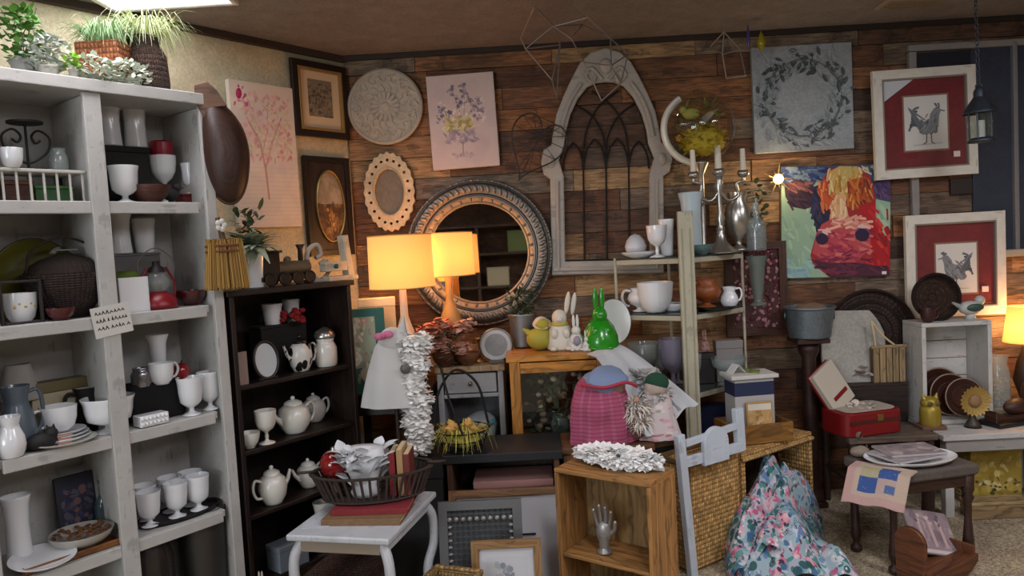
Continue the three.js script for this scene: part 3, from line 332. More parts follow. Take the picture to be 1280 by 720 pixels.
// third row
{
  const y = ROW[3], S = (v, dy = 0) => inS(v, y + dy), BLK = M(0x141213, 0.65);
  crateBox('floral_tin', 'black and cream floral tin at the back of the third shelf', 'tin', 46, 112, 452, 520, S(0.22), 0.07, M(0xffffff, 0.5, { map: paint(256, 128, (g) => { g.fillStyle = '#b7ab8e'; g.fillRect(0, 0, 256, 128); for (let i = 0; i < 90; i++) { g.fillStyle = ['#2a2620', '#6d6a3a', '#e3dac2', '#8d7a52'][i & 3]; g.beginPath(); g.ellipse(R() * 256, R() * 128, 4 + R() * 10, 3 + R() * 6, R() * 3, 0, 7); g.fill(); } }) }), { lid: M(0x6b6140, 0.5) });
  { const q = S(0.26)(30, 545), k = mpp(q), t = thing('small_table_lamp', 'little unlit lamp with a white pleated shade', 'lamp', q); add(t, 'base', lathe(PROF.candlestick, 26 * k, 60 * k), M(0x6d675c, 0.5)); add(t, 'shade', lathe([[0.3, 1], [0.5, 0], [0.49, 0], [0.29, 1]], 46 * k, 44 * k, 24).translate(0, 52 * k, 0), cloth(0xcac4ba)); }
  vessel('pitcher', 'blue grey stoneware pitcher with a dark loop handle', 'pitcher', 26, 572, S(0.1), 42, 82, 'pitcher', glaze(0x53616d, 0.4), { handle: 'r' });
  vessel('pitcher', 'plain white pitcher in front of the blue grey pitcher', 'pitcher', 17, 592, S(0.03), 34, 52, 'pitcher', MILK);
  { const q = S(0.11)(76, 556), k = mpp(q); let yy = y; for (const [w, h, l] of [[70, 6, 'lowest white saucer of the stack under the teacup'], [66, 5, 'middle white saucer of the stack under the teacup'], [60, 5, 'top white saucer of the stack under the teacup']]) { solo('saucer', l, 'saucer', lathe(PROF.plate, w * k, h * k * 1.1), MILK, V3(q.x, yy, q.z)); yy += h * k * 0.8; } vessel('teacup', 'white teacup on a short stack of saucers', 'cup', 76, 548, S(0.11, yy - y + 0.001), 42, 32, 'cup', MILK, { handle: 'l' }); }
  vessel('pitcher', 'black fluted pitcher beside the saucer stack', 'pitcher', 112, 538, S(0.2), 36, 54, 'pitcher', BLK, { handle: 'l' });
  vessel('milk_glass_bowl', 'white footed bowl half behind the shelf divider', 'bowl', 140, 560, S(0.09), 62, 44, 'chalice', MILK);
  leanDish('dinner_plate', 'white plate with green border lying on the third shelf', 'plate', 80, 563, S(0.06, 0.004), 78, glaze(0xc8c6bc), { turn: SHELF_TURN, lean: 1.5708, deep: 0.07, rest: y });
  { const q = S(0.035)(54, 582), k = mpp(q), t = thing('cat_figurine', 'black crouching cat figurine at the shelf edge', 'figurine', q, SHELF_TURN); add(t, 'body', [sph(15 * k, 0, 11 * k, 0, 1.2, 0.75, 0.8), sph(8 * k, 12 * k, 19 * k, 0), bar([9 * k, 24 * k, 0], [8 * k, 30 * k, 0], 3 * k, 0.4 * k), bar([15 * k, 24 * k, 0], [16 * k, 30 * k, 0], 3 * k, 0.4 * k)], BLK); add(t, 'tail', tube([[-14 * k, 8 * k, 0], [-22 * k, 6 * k, 4 * k], [-20 * k, 16 * k, 6 * k]], 2 * k), BLK); }
  crateBox('trinket_box', 'tiny pink box at the front of the third shelf', 'box', 76, 92, 560, 574, S(0.02), 0.03, M(0xa98074, 0.7));
  const b = S(0.12)(198, 522), k = mpp(b), t = thing('velvet_riser', 'black velvet riser holding white pitchers and an apple', 'riser', b, SHELF_TURN); add(t, 'body', wob(new RoundedBoxGeometry(70 * k, 48 * k, 0.13, 6, 0.02).translate(0, 24 * k, -0.03), 0.006, 30), M(0x0f0e0f, 0.95)); const top = 44 * k;
  vessel('milk_glass_vase', 'slender milk glass vase rising behind the cream pitcher', 'vase', 200, 470, S(0.19, top), 28, 58, 'flare', MILK);
  vessel('creamer', 'white cream pitcher lying open mouthed on black velvet', 'pitcher', 202, 470, S(0.09, top), 30, 27, 'cup', MILK, { handle: 'r' });
  vessel('glass_bowl', 'grey mercury glass bowl on the velvet riser', 'bowl', 176, 468, S(0.12, top), 24, 24, 'jar', metal(0x9a9aa0, 0.25));
  { const q = S(0.12, top)(226, 464), u = mpp(q), a = thing('glass_apple', 'shiny red glass apple on black velvet', 'apple', q); add(a, 'fruit', lathe([[0, 0.04], [0.2, 0], [0.42, 0.2], [0.5, 0.5], [0.42, 0.85], [0.22, 1], [0.05, 0.9], [0, 0.88]], 22 * u, 20 * u), glaze(0x8f1418, 0.15)); add(a, 'stem', bar([0, 17 * u, 0], [2 * u, 24 * u, 0], 0.9 * u), M(0x3a2418, 0.7)); }
  vessel('milk_glass_goblet', 'milk glass goblet with grape pattern beside the velvet riser', 'goblet', 240, 519, S(0.055), 32, 48, 'chalice', MILK, { facet: 0.0015 });
  vessel('milk_glass_goblet', 'straight sided milk glass goblet at the shelf end', 'goblet', 263, 508, S(0.08), 28, 48, 'chalice', MILK);
  { const q = S(0.035)(190, 536), u = mpp(q), c = thing('hobnail_dish', 'small white hobnail glass dish before the velvet riser', 'dish', q, SHELF_TURN); add(c, 'bowl', [bx(36 * u, 14 * u, 20 * u, 0, 8 * u, 0)], MILK); const n = []; for (let i = 0; i < 7; i++) for (let j = 0; j < 2; j++) n.push(sph(2.4 * u, (i - 3) * 5 * u, 5 * u + j * 6 * u, 10 * u, 1, 1, 1, 6)); add(c, 'hobnails', n, MILK); }
}
// fourth row
{
  const y = ROW[4], S = (v, dy = 0) => inS(v, y + dy);
  { const q = S(0.12)(226, 654), k = mpp(q); const g = lathe([[0, 0], [0.47, 0], [0.5, 1], [0.48, 1], [0.46, 0.4], [0, 0.4]], 108 * k, 6 * k, 40); g.scale(1, 1, 0.5); const tr = solo('serving_tray', 'black oval tray under the cluster of goblets', 'tray', g, M(0x1a1a1c, 0.3), q, SHELF_TURN); q.y += 3 * k;
    for (const [px, py, v, h, lab] of [[188, 655, 0.085, 44, 'front row goblet on the black tray beside the divider'], [222, 646, 0.085, 44, 'middle goblet of the front row on the black tray'], [249, 636, 0.085, 44, 'front row goblet on the black tray beside the shelf end panel'], [182, 640, 0.17, 44, 'back row goblet on the black tray beside the divider'], [214, 632, 0.17, 44, 'middle goblet of the back row on the black tray'], [240, 624, 0.165, 43, 'back row goblet on the black tray beside the shelf end panel']]) vessel('milk_glass_goblet', 'milk glass ' + lab, 'goblet', px, py, S(v, 3 * k), 30, h, 'chalice', MILK, { group: 'goblets on the black oval tray' }); }
  vessel('milk_glass_goblet', 'milk glass goblet standing clear of the black tray', 'goblet', 158, 664, S(0.12), 28, 52, 'chalice', MILK);
  { const q = S(0.1)(90, 705), k = mpp(q), t = thing('wooden_tray', 'long orange wooden tray under the dishes of the low shelf', 'tray', q, SHELF_TURN); const wm = wood(0x8e5a2c), W = 120 * k; add(t, 'base', bx(W, 0.008, 0.16, 0, 0.004, 0), wm); for (const m of [-1, 1]) { add(t, 'side', bx(W, 0.022, 0.008, 0, 0.015, m * 0.08), wm); add(t, 'end', bx(0.008, 0.022, 0.152, m * W / 2, 0.015, 0), wm); }
    vessel('potpourri_dish', 'shallow dish of brown potpourri on the wooden tray', 'dish', 104, 690, S(0.11, 0.009), 74, 20, 'bowl', glaze(0xa9a49b), { parts: (t2, w, h) => { const l = []; for (let i = 0; i < 40; i++) { const a = RR(0, 6.28), r = w * 0.4 * Math.sqrt(R()); l.push(turned(sph(w * 0.06, 0, 0, 0, 1, 0.35, 0.7, 6), [r * Math.cos(a), h * 0.8 + RR(0, h * 0.35), r * Math.sin(a)], RR(0, 6), RR(-0.8, 0.8))); } const m = add(t2, 'potpourri', l, M(0x6b4526, 0.9)); m.userData.kind = 'stuff'; } });
    leanDish('lace_plate', 'white openwork lace plate at the edge of the wooden tray', 'plate', 54, 706, S(0.06, 0.02), 76, MILK, { turn: SHELF_TURN, lean: 1.45, deep: 0.1, rest: y + 0.009 }); }
  vessel('milk_glass_vase', 'tall plain white cylinder vase on the low shelf', 'vase', 26, 700, S(0.16), 34, 88, 'tall', MILK);
  { const q = S(0.24)(100, 660), k = mpp(q), t = thing('small_picture', 'dark navy framed picture leaning in the low shelf', 'picture', q, SHELF_TURN); add(t, 'frame', bx(48 * k, 80 * k, 0.015, 0, 40 * k, 0, { rx: -0.12 }), M(0x1b1d2c, 0.5)); add(t, 'print', new THREE.PlaneGeometry(38 * k, 68 * k).rotateX(-0.12).translate(0, 40 * k + 0.001, 0.0088), M(0xffffff, 0.5, { map: paint(128, 220, (g) => { g.fillStyle = '#1a1d33'; g.fillRect(0, 0, 128, 220); for (let i = 0; i < 60; i++) { g.fillStyle = ['#2b3158', '#3a3040', '#4a4658', '#6b4a4a'][i & 3]; g.beginPath(); g.ellipse(R() * 128, 40 + R() * 180, 3 + R() * 14, 3 + R() * 12, R() * 3, 0, 7); g.fill(); } }) })); }
  vessel('glass_bottle', 'clear pale blue glass bottle beside the navy picture', 'bottle', 132, 664, S(0.2), 20, 68, 'bottle', M(0xb8cdd4, 0.08, { phys: 1, transmission: 0.9, thickness: 0 }));
  // lowest row: crock and tin tub in the dark
  const L = (v) => inS(v, ROW[5]);
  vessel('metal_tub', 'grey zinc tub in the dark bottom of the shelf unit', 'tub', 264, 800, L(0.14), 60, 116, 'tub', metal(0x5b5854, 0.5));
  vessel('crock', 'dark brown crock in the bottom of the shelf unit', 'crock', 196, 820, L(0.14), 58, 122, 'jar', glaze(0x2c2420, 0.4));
}
// things hung on the end of the shelf
{
  const p = ptS(281, 190, -0.03), s = mpp(p), t = thing('dough_bowl', 'long dark carved wooden dough bowl hung on the shelf end', 'bowl', p, SHELF_TURN * 0.4);
  const o = []; for (let i = 0; i < 36; i++) { const a = i / 36 * 6.2832, c = Math.cos(a), q = Math.sin(a); o.push([(c * 27 + (q > 0 ? -12 * q * q : 2 * q * q)) * s, q * 64 * s]); }
  const pr = [[0.96, 0], [1, 0.008], [0.98, 0.018], [0.9, 0.04], [0.7, 0.066], [0.4, 0.082], [0, 0.088]]; add(t, 'bowl', grid(36, pr.length - 1, (u, v) => { const [k, z] = pr[Math.round(v * (pr.length - 1))], q = o[Math.round(u * 36) % 36]; return [q[0] * k, q[1] * k, z - 0.02]; }), wood(0x472a1e, 0.5)); add(t, 'rim', tube(o.filter((q, i2) => i2 % 2 === 0).map(([x, y]) => [x, y, -0.012]), 0.007, 90, 8, true), wood(0x5d3b29, 0.5));
  add(t, 'handle', ext([[-9 * s, 54 * s], [6 * s, 56 * s], [-4 * s, 74 * s], [-14 * s, 84 * s], [-28 * s, 80 * s], [-30 * s, 62 * s], [-20 * s, 40 * s]], 0.016).translate(0, 0, 0.01), wood(0x6d4a33, 0.6));
}

// ---------------------------------------------------------------- pictures on the side wall
const ptW = (px, py, off) => ptS(px, py, 0.4827 - off);            // a point in front of the side wall (its plane lies 0.4827 m behind the shelf fronts)
const splat = (g, n, x0, y0, x1, y1, cols, r0, r1, al = 1) => { g.globalAlpha = al; for (let i = 0; i < n; i++) { g.fillStyle = cols[Math.floor(R() * cols.length)]; g.beginPath(); g.ellipse(RR(x0, x1), RR(y0, y1), RR(r0, r1), RR(r0, r1) * 0.7, RR(0, 3), 0, 7); g.fill(); } g.globalAlpha = 1; };
const stroke = (g, pts, w, c) => { g.strokeStyle = c; g.lineWidth = w; g.lineCap = 'round'; g.beginPath(); pts.forEach(([x, y], i) => (i ? g.lineTo(x, y) : g.moveTo(x, y))); g.stroke(); };
const poly = (g, pts, c) => { g.fillStyle = c; g.beginPath(); pts.forEach(([x, y], i) => (i ? g.lineTo(x, y) : g.moveTo(x, y))); g.closePath(); g.fill(); };
const ring = (w, h, b, d, mat, t, name = 'frame_rail') => { const m = (ww) => ext([[-ww / 2, 0], [ww / 2, 0], [ww / 2 - b, b], [-ww / 2 + b, b]], d, { bevel: 0.0015 }); add(t, name, m(w).translate(0, -h / 2, 0), mat); add(t, name, m(w).rotateZ(Math.PI).translate(0, h / 2, 0), mat); add(t, name, m(h).rotateZ(-Math.PI / 2).translate(-w / 2, 0, 0), mat); add(t, name, m(h).rotateZ(Math.PI / 2).translate(w / 2, 0, 0), mat); };
{ // pink blossom canvas
  const a = ptW(290, 105, 0.03), b = ptW(380, 285, 0.03), c = ptW(332, 195, 0.03), w = Math.hypot(b.x - a.x, b.z - a.z) * 1.02, h = 178 * mpp(c);
  const tx = paint(512, 800, (g) => { g.fillStyle = '#d3c3b4'; g.fillRect(0, 0, 512, 800); splat(g, 60, 0, 0, 512, 800, ['#d9c8b8', '#cbbcae', '#ddcdb9', '#c8b8b4'], 40, 120, 0.35); stroke(g, [[250, 640], [240, 480], [210, 330], [120, 200]], 16, '#b5917f'); stroke(g, [[240, 470], [310, 320], [400, 180]], 11, '#b5917f'); stroke(g, [[225, 380], [280, 250], [290, 120]], 8, '#bd9a88'); splat(g, 260, 60, 60, 470, 430, ['#c98a90', '#d79fa0', '#b86f7a', '#dcb3a9', '#c8a98f'], 6, 22, 0.55); splat(g, 90, 100, 120, 460, 400, ['#b9b183', '#c9c29a'], 6, 18, 0.5); g.fillStyle = '#a3134e'; g.beginPath(); g.ellipse(70, 70, 22, 30, 0.3, 0, 7); g.fill(); splat(g, 12, 30, 30, 130, 130, ['#c44d80', '#a3134e'], 8, 18, 0.6); g.globalAlpha = 0.25; for (let i = 0; i < 14; i++) stroke(g, [[0, 470 + i * 24 + R() * 8], [512, 466 + i * 24 + R() * 8]], 3, '#a88f7c'); g.globalAlpha = 1; });
  const t = thing('blossom_canvas', 'tall canvas of a pink blossom tree on the plaster wall', 'painting', c, SHELF_TURN); add(t, 'canvas', bx(w, h, 0.03, 0, 0, -0.006), M(0xd6cdbd, 0.85)); add(t, 'painting', new THREE.PlaneGeometry(w - 0.004, h - 0.004).translate(0, 0, 0.0106), M(0xffffff, 0.85, { map: tx }));
}
{ // dark framed print near the corner
  const c = ptW(399, 126, 0.02), s = mpp(c), a = ptW(365, 126, 0.02), b = ptW(433, 126, 0.02), w = a.distanceTo(b) * 0.97, h = 92 * s;
  const t = thing('framed_engraving', 'dark framed engraving with a cream mat in the wall corner', 'picture', c, SHELF_TURN); const dk = wood(0x2c1c15, 0.4); ring(w, h, 0.04, 0.022, dk, t); ring(w - 0.07, h - 0.07, 0.012, 0.026, M(0x9b7a45, 0.45, { metalness: 0.3 }), t, 'gilt_rail'); add(t, 'mat', bx(w - 0.08, h - 0.08, 0.006, 0, 0, 0.008, { r: 0 }), M(0xcbb99c, 0.85)); add(t, 'print', new THREE.PlaneGeometry((w - 0.08) * 0.58, (h - 0.08) * 0.62).translate(0, 0.01, 0.0118), M(0xffffff, 0.8, { map: paint(200, 260, (g) => { g.fillStyle = '#7f7060'; g.fillRect(0, 0, 200, 260); splat(g, 160, 0, 20, 200, 260, ['#4d4238', '#8d7c66', '#665949', '#3b322a', '#9a8a72'], 4, 18, 0.6); stroke(g, [[0, 120], [80, 110], [200, 124]], 3, '#3b322a'); }) }));
}
{ // oval portrait
  const c = ptW(411, 258, 0.02), a = ptW(381, 258, 0.02), b = ptW(438, 258, 0.02), w = a.distanceTo(b) * 0.97, h = 122 * mpp(c);
  const t = thing('oval_portrait', 'dark rectangular frame with an oval gilt window and brown print', 'picture', c, SHELF_TURN); add(t, 'frame', bx(w, h, 0.025, 0, 0, -0.004), wood(0x35241c, 0.4)); ring(w, h, 0.03, 0.014, wood(0x2a1a13, 0.35), t);
  const ow = w * 0.62, oh = h * 0.72; add(t, 'oval_rim', tor(0.5, 0.02, 0, 0, 0.012, { sx: ow, sy: oh, seg: 48 }).scale(1, 1, 0.5).translate(0, 0, 0.008), metal(0xb09a62, 0.35));
  const e = new THREE.CircleGeometry(0.5, 48); e.scale(ow, oh, 1); add(t, 'print', e.translate(0, 0, 0.0105), M(0xffffff, 0.4, { map: paint(200, 320, (g) => { g.fillStyle = '#8d8576'; g.fillRect(0, 0, 200, 150); g.fillStyle = '#5a3f2b'; g.fillRect(0, 150, 200, 170); splat(g, 80, 0, 0, 200, 150, ['#a39b88', '#7c7466', '#8f8570'], 10, 34, 0.4); splat(g, 120, 0, 150, 200, 320, ['#7c5836', '#3d2a1e', '#99713f', '#4b3626'], 5, 22, 0.6); splat(g, 20, 80, 170, 130, 300, ['#b5894f', '#c79b5c'], 4, 12, 0.7); }) }));
}

// ---------------------------------------------------------------- on the plank wall
const onWall = (px, py, off = 0.03) => ptZ(px, py, off);
{ // round carved medallion
  const c = onWall(482, 134, 0.035), s = mpp(c), r = 47 * s, t = thing('wall_medallion', 'round whitewashed carved medallion on the plank wall', 'wall plaque', c), cm = M(0xc2b8a8, 0.85, { map: T_MOTTLE });
  add(t, 'disc', lathe([[0, 0], [0.97, 0], [1, 0.01], [1, 0.03], [0.96, 0.036], [0.92, 0.03], [0, 0.03]], r, 0.6, 56).rotateX(Math.PI / 2), cm);
  const z = 0.02, cur = []; for (let i = 0; i < 16; i++) { const a = i / 16 * 6.2832, P = (q, b) => [q * r * Math.cos(a + b), q * r * Math.sin(a + b), z]; cur.push(tube([P(0.88, 0), P(0.8, 0.14), P(0.68, 0.1), P(0.66, -0.04), P(0.75, -0.04)], 0.0048, 20, 5), tube([P(0.6, 0.19), P(0.5, 0.02), P(0.38, 0.05), P(0.4, 0.25)], 0.004, 16, 5), sph(0.009, ...P(0.78, 0.2), 1, 1, 0.6, 8), turned(leaf(0.045, 0.022, 0.1), [0, 0, 0], 0, 0).rotateZ(a - 1.57).translate(...P(0.2, 0)).translate(0, 0, 0.003)); }
  add(t, 'carving', cur, cm); add(t, 'rim', tor(r * 0.94, 0.006, 0, 0, 0.02, { seg: 56 }), cm); add(t, 'boss', sph(r * 0.13, 0, 0, 0.016, 1, 1, 0.35), cm);
}
{ // bouquet canvas
  const c = onWall(579, 152, 0.045), s = mpp(c), w = 84 * s, h = 116 * s, t = thing('bouquet_canvas', 'pale canvas of a grey and violet bouquet on the plank wall', 'painting', c); t.rotation.z = 0.02;
  const tx = paint(420, 580, (g) => { g.fillStyle = '#c6b6b2'; g.fillRect(0, 0, 420, 580); splat(g, 50, 0, 0, 420, 580, ['#cdbdb6', '#bfaeae', '#c9b7b4', '#b8a9ab'], 40, 110, 0.3); stroke(g, [[215, 300], [170, 140], [150, 70]], 3, '#6d6a62'); stroke(g, [[215, 300], [230, 150], [225, 60]], 3, '#6d6a62'); stroke(g, [[215, 300], [300, 180], [330, 150]], 3, '#6d6a62'); stroke(g, [[215, 300], [110, 220], [70, 190]], 3, '#6d6a62'); for (const [x, y] of [[150, 90], [170, 130], [225, 85], [235, 140], [320, 170], [290, 220], [335, 230], [80, 210], [120, 230], [190, 190], [260, 180], [300, 270], [70, 270]]) splat(g, 9, x - 22, y - 22, x + 22, y + 22, ['#6d6475', '#837688', '#55525c', '#988a92'], 5, 16, 0.7); splat(g, 70, 90, 260, 280, 350, ['#a89a55', '#c2b569', '#8d8246', '#d5cca0'], 8, 24, 0.6); splat(g, 60, 90, 340, 290, 420, ['#9c8b9a', '#84748a', '#b4a3ae'], 6, 22, 0.55); splat(g, 40, 60, 160, 360, 330, ['#ddd2cc', '#e3d8d2'], 4, 14, 0.6); stroke(g, [[200, 420], [196, 500]], 6, '#8b7b85'); splat(g, 20, 130, 480, 270, 520, ['#a795a3', '#9a8993'], 6, 18, 0.5); });
  add(t, 'canvas', bx(w, h, 0.035, 0, 0, 0), M(0xc4b5ae, 0.85)); add(t, 'painting', new THREE.PlaneGeometry(w - 0.004, h - 0.004).translate(0, 0, 0.0185), M(0xffffff, 0.85, { map: tx }));
}
{ // oval openwork plaque
  const c = onWall(487, 240, 0.04), s = mpp(c), w = 31 * s, h = 48 * s, t = thing('oval_plaque', 'ivory oval openwork frame around a grey textured centre', 'wall plaque', c), iv = M(0xd5c3a2, 0.7, { map: T_MOTTLE });
  const o = new THREE.Shape(); for (let i = 0; i <= 96; i++) { const a = i / 96 * 6.2832, k = 1 + 0.03 * Math.cos(a * 24); o[i ? 'lineTo' : 'moveTo'](w * k * Math.cos(a), h * k * Math.sin(a)); }
  const hole = (x, y, rx, ry) => { const q = new THREE.Path(); q.absellipse(x, y, rx, ry, 0, 6.2832, true); o.holes.push(q); }; hole(0, 0, w * 0.6, h * 0.6); for (let i = 0; i < 20; i++) { const a = i / 20 * 6.2832; hole(w * 0.8 * Math.cos(a), h * 0.82 * Math.sin(a), w * 0.07, w * 0.07); }
  add(t, 'openwork_rim', ext(o, 0.012, { cs: 10 }), iv); const e = new THREE.CircleGeometry(0.5, 40); e.scale(w * 1.25, h * 1.25, 1); add(t, 'centre', mg([e.translate(0, 0, -0.001)]), M(0x9d978c, 0.9, { map: T_MOTTLE, bumpMap: T_LACEB, bumpScale: 0.004 })); add(t, 'inner_rim', tor(0.5, 0.018, 0, 0, 0, { sx: w * 1.24, sy: h * 1.24, seg: 48 }).scale(1, 1, 0.5).translate(0, 0, 0.014), iv);
}
{ // round mirror in embossed tin
  const c = onWall(599, 316, 0.06), s = mpp(c), r = 91 * s, t = thing('round_mirror', 'large round mirror in an embossed silver tin frame', 'mirror', c); t.rotation.x = -0.02;
  const tin = M(0x8d8780, 0.45, { metalness: 0.75, map: T_MOTTLE }), dk = M(0x2e2b29, 0.5, { metalness: 0.6 });
  add(t, 'frame', lathe([[0.66, 0.012], [0.7, 0.022], [0.76, 0.04], [0.8, 0.034], [0.84, 0.046], [0.9, 0.05], [0.95, 0.036], [1, 0.02], [1, 0], [0.66, 0]], r, 1, 72).rotateX(Math.PI / 2), tin);
  for (const [q, z, rr] of [[0.765, 0.041, 0.005], [0.985, 0.022, 0.007], [0.69, 0.02, 0.005]]) add(t, 'bead_ring', tor(r * q, rr, 0, 0, z, { seg: 90, rad: 6 }), tin);
  for (const [q, z] of [[0.8, 0.036], [0.935, 0.042]]) add(t, 'groove_ring', tor(r * q, 0.004, 0, 0, z, { seg: 90, rad: 6 }), dk);
  const bs = []; for (let i = 0; i < 64; i++) { const a = i / 64 * 6.2832; bs.push(sph(0.017, 0, 0, 0, 1.3, 0.7, 0.5, 8).rotateZ(a + 0.5).translate(r * 0.875 * Math.cos(a), r * 0.875 * Math.sin(a), 0.05), sph(0.011, 0, 0, 0, 0.7, 1.2, 0.6, 8).rotateZ(a).translate(r * 0.985 * Math.cos(a + 0.05), r * 0.985 * Math.sin(a + 0.05), 0.028)); if (i % 2) bs.push(sph(0.012, 0, 0, 0, 1.2, 0.6, 0.5, 6).rotateZ(a).translate(r * 0.73 * Math.cos(a), r * 0.73 * Math.sin(a), 0.034)); }
  add(t, 'embossing', bs, tin); add(t, 'glass', new THREE.CircleGeometry(r * 0.68, 64).translate(0, 0, 0.014), M(0xd8d8d4, 0.02, { metalness: 1 }));
}
{ // arched window frame
  const c = onWall(759, 341, 0.03), s = mpp(c), t = thing('arched_window_frame', 'whitewashed arched wooden frame with a carved crown on the wall', 'frame', c); t.rotation.z = -0.035;
  const half = [[68, 0], [68, 118], [76, 124], [79, 138], [76, 152], [66, 158], [64, 172], [59, 196], [49, 220], [39, 240], [30, 256], [17, 268], [0, 273]], inn = [[54, 14], [54, 120], [60, 140], [53, 158], [51, 174], [45, 195], [35, 215], [23, 229], [11, 234], [0, 235]];
  const o = new THREE.Shape([...half, ...half.slice(0, -1).reverse().map(([x, y]) => [-x, y])].map(([x, y]) => new THREE.Vector2(x * s, y * s))); o.holes.push(new THREE.Path([...inn, ...inn.slice(0, -1).reverse().map(([x, y]) => [-x, y])].reverse().map(([x, y]) => new THREE.Vector2(x * s, y * s))));
  const wh = M(0xb5aea4, 0.7, { map: T_WEAR, bumpMap: T_WOODB, bumpScale: 0.002 }); add(t, 'frame', ext(o, 0.035, { bevel: 0.006 }), wh);
  const cv = [], P = (x, y) => [x * s, y * s, 0.045]; for (const m of [-1, 1]) { cv.push(tube([P(m * 4, 236), P(m * 18, 250), P(m * 24, 240), P(m * 16, 233), P(m * 12, 241)], 2.6 * s, 24, 6), tube([P(m * 30, 232), P(m * 42, 214), P(m * 52, 190), P(m * 57, 166)], 3 * s, 24, 6), sph(5 * s, ...P(m * 68, 138), 1, 1.6, 0.6, 10), tube([P(m * 61, 4), P(m * 61, 60), P(m * 61, 114)], 2.5 * s, 12, 6)); } cv.push(sph(8 * s, ...P(0, 252), 1, 1.2, 0.6)); add(t, 'carving', cv, wh); add(t, 'sill_moulding', bx(136 * s, 5 * s, 0.014, 0, 6 * s, 0.045), wh);
  const it = thing('iron_tracery', 'black iron gothic window grille inside the whitewashed arch', 'grille', onWall(759, 341, 0.036)); it.rotation.z = -0.035; const Q = (x, y) => [x * s, y * s, 0.004], b = 1.15 * s;
  for (const x of [-28, 0, 28]) add(it, 'bar', bar(Q(x, 14), Q(x, 150), b), IRON); add(it, 'base_bar', bar(Q(-53, 16), Q(53, 16), b), IRON);
  for (const [x0, x1, y0, y1] of [[-53, -40, 128, 162], [-28, -40, 128, 162], [-28, -14, 128, 166], [0, -14, 128, 166], [0, 14, 128, 166], [28, 14, 128, 166], [28, 40, 128, 162], [53, 40, 128, 162], [-28, 16, 150, 224], [28, -16, 150, 224], [0, -36, 150, 208], [0, 36, 150, 208]]) add(it, 'arc', tube([Q(x0, y0), Q(x0 + (x1 - x0) * 0.1, y0 + (y1 - y0) * 0.35), Q(x0 + (x1 - x0) * 0.42, y0 + (y1 - y0) * 0.72), Q(x1, y1)], b, 16, 6), IRON);
  add(it, 'outline', tube(inn.slice(2).map(([x, y]) => Q(x - 1.5, y - 1)), b, 40, 6), IRON); add(it, 'outline', tube(inn.slice(2).map(([x, y]) => Q(-x + 1.5, y - 1)), b, 40, 6), IRON);
}
{ // grey tin wreath panel
  const c = onWall(1003, 123, 0.045), s = mpp(c), w = 124 * s, h = 131 * s, t = thing('tin_wreath_panel', 'square grey tin panel embossed with a leafy wreath', 'wall panel', c), tm = M(0xabb2b5, 0.6, { map: T_MOTTLE, metalness: 0.25 });
  add(t, 'panel', bx(w, h, 0.03, 0, 0, -0.005), tm); const lv = [], lv2 = []; for (let i = 0; i < 260; i++) { const a = RR(0, 6.283), q = RR(0.28, 0.48) * w; (R() < 0.45 ? lv2 : lv).push(leaf(0.05 * RR(0.7, 1.2), 0.022, 0.15).rotateZ(a + RR(-1.2, 1.2)).translate(q * Math.cos(a), q * Math.sin(a), 0.012)); } for (let i = 0; i < 90; i++) { const x = RR(-0.48, 0.48) * w, y = RR(-0.48, 0.48) * h; if (Math.hypot(x, y) > 0.42 * w) lv.push(leaf(0.04, 0.016, 0.12).rotateZ(RR(0, 6)).translate(x * 0.9, y * 0.9, 0.012)); }
  add(t, 'wreath', lv, tm); add(t, 'leaves', lv2, M(0x4d5457, 0.6, { metalness: 0.25 })); add(t, 'stem_ring', tor(w * 0.38, 0.005, 0, 0, 0.012, { seg: 60 }), M(0x6a6f70, 0.6, { metalness: 0.25 }));
}
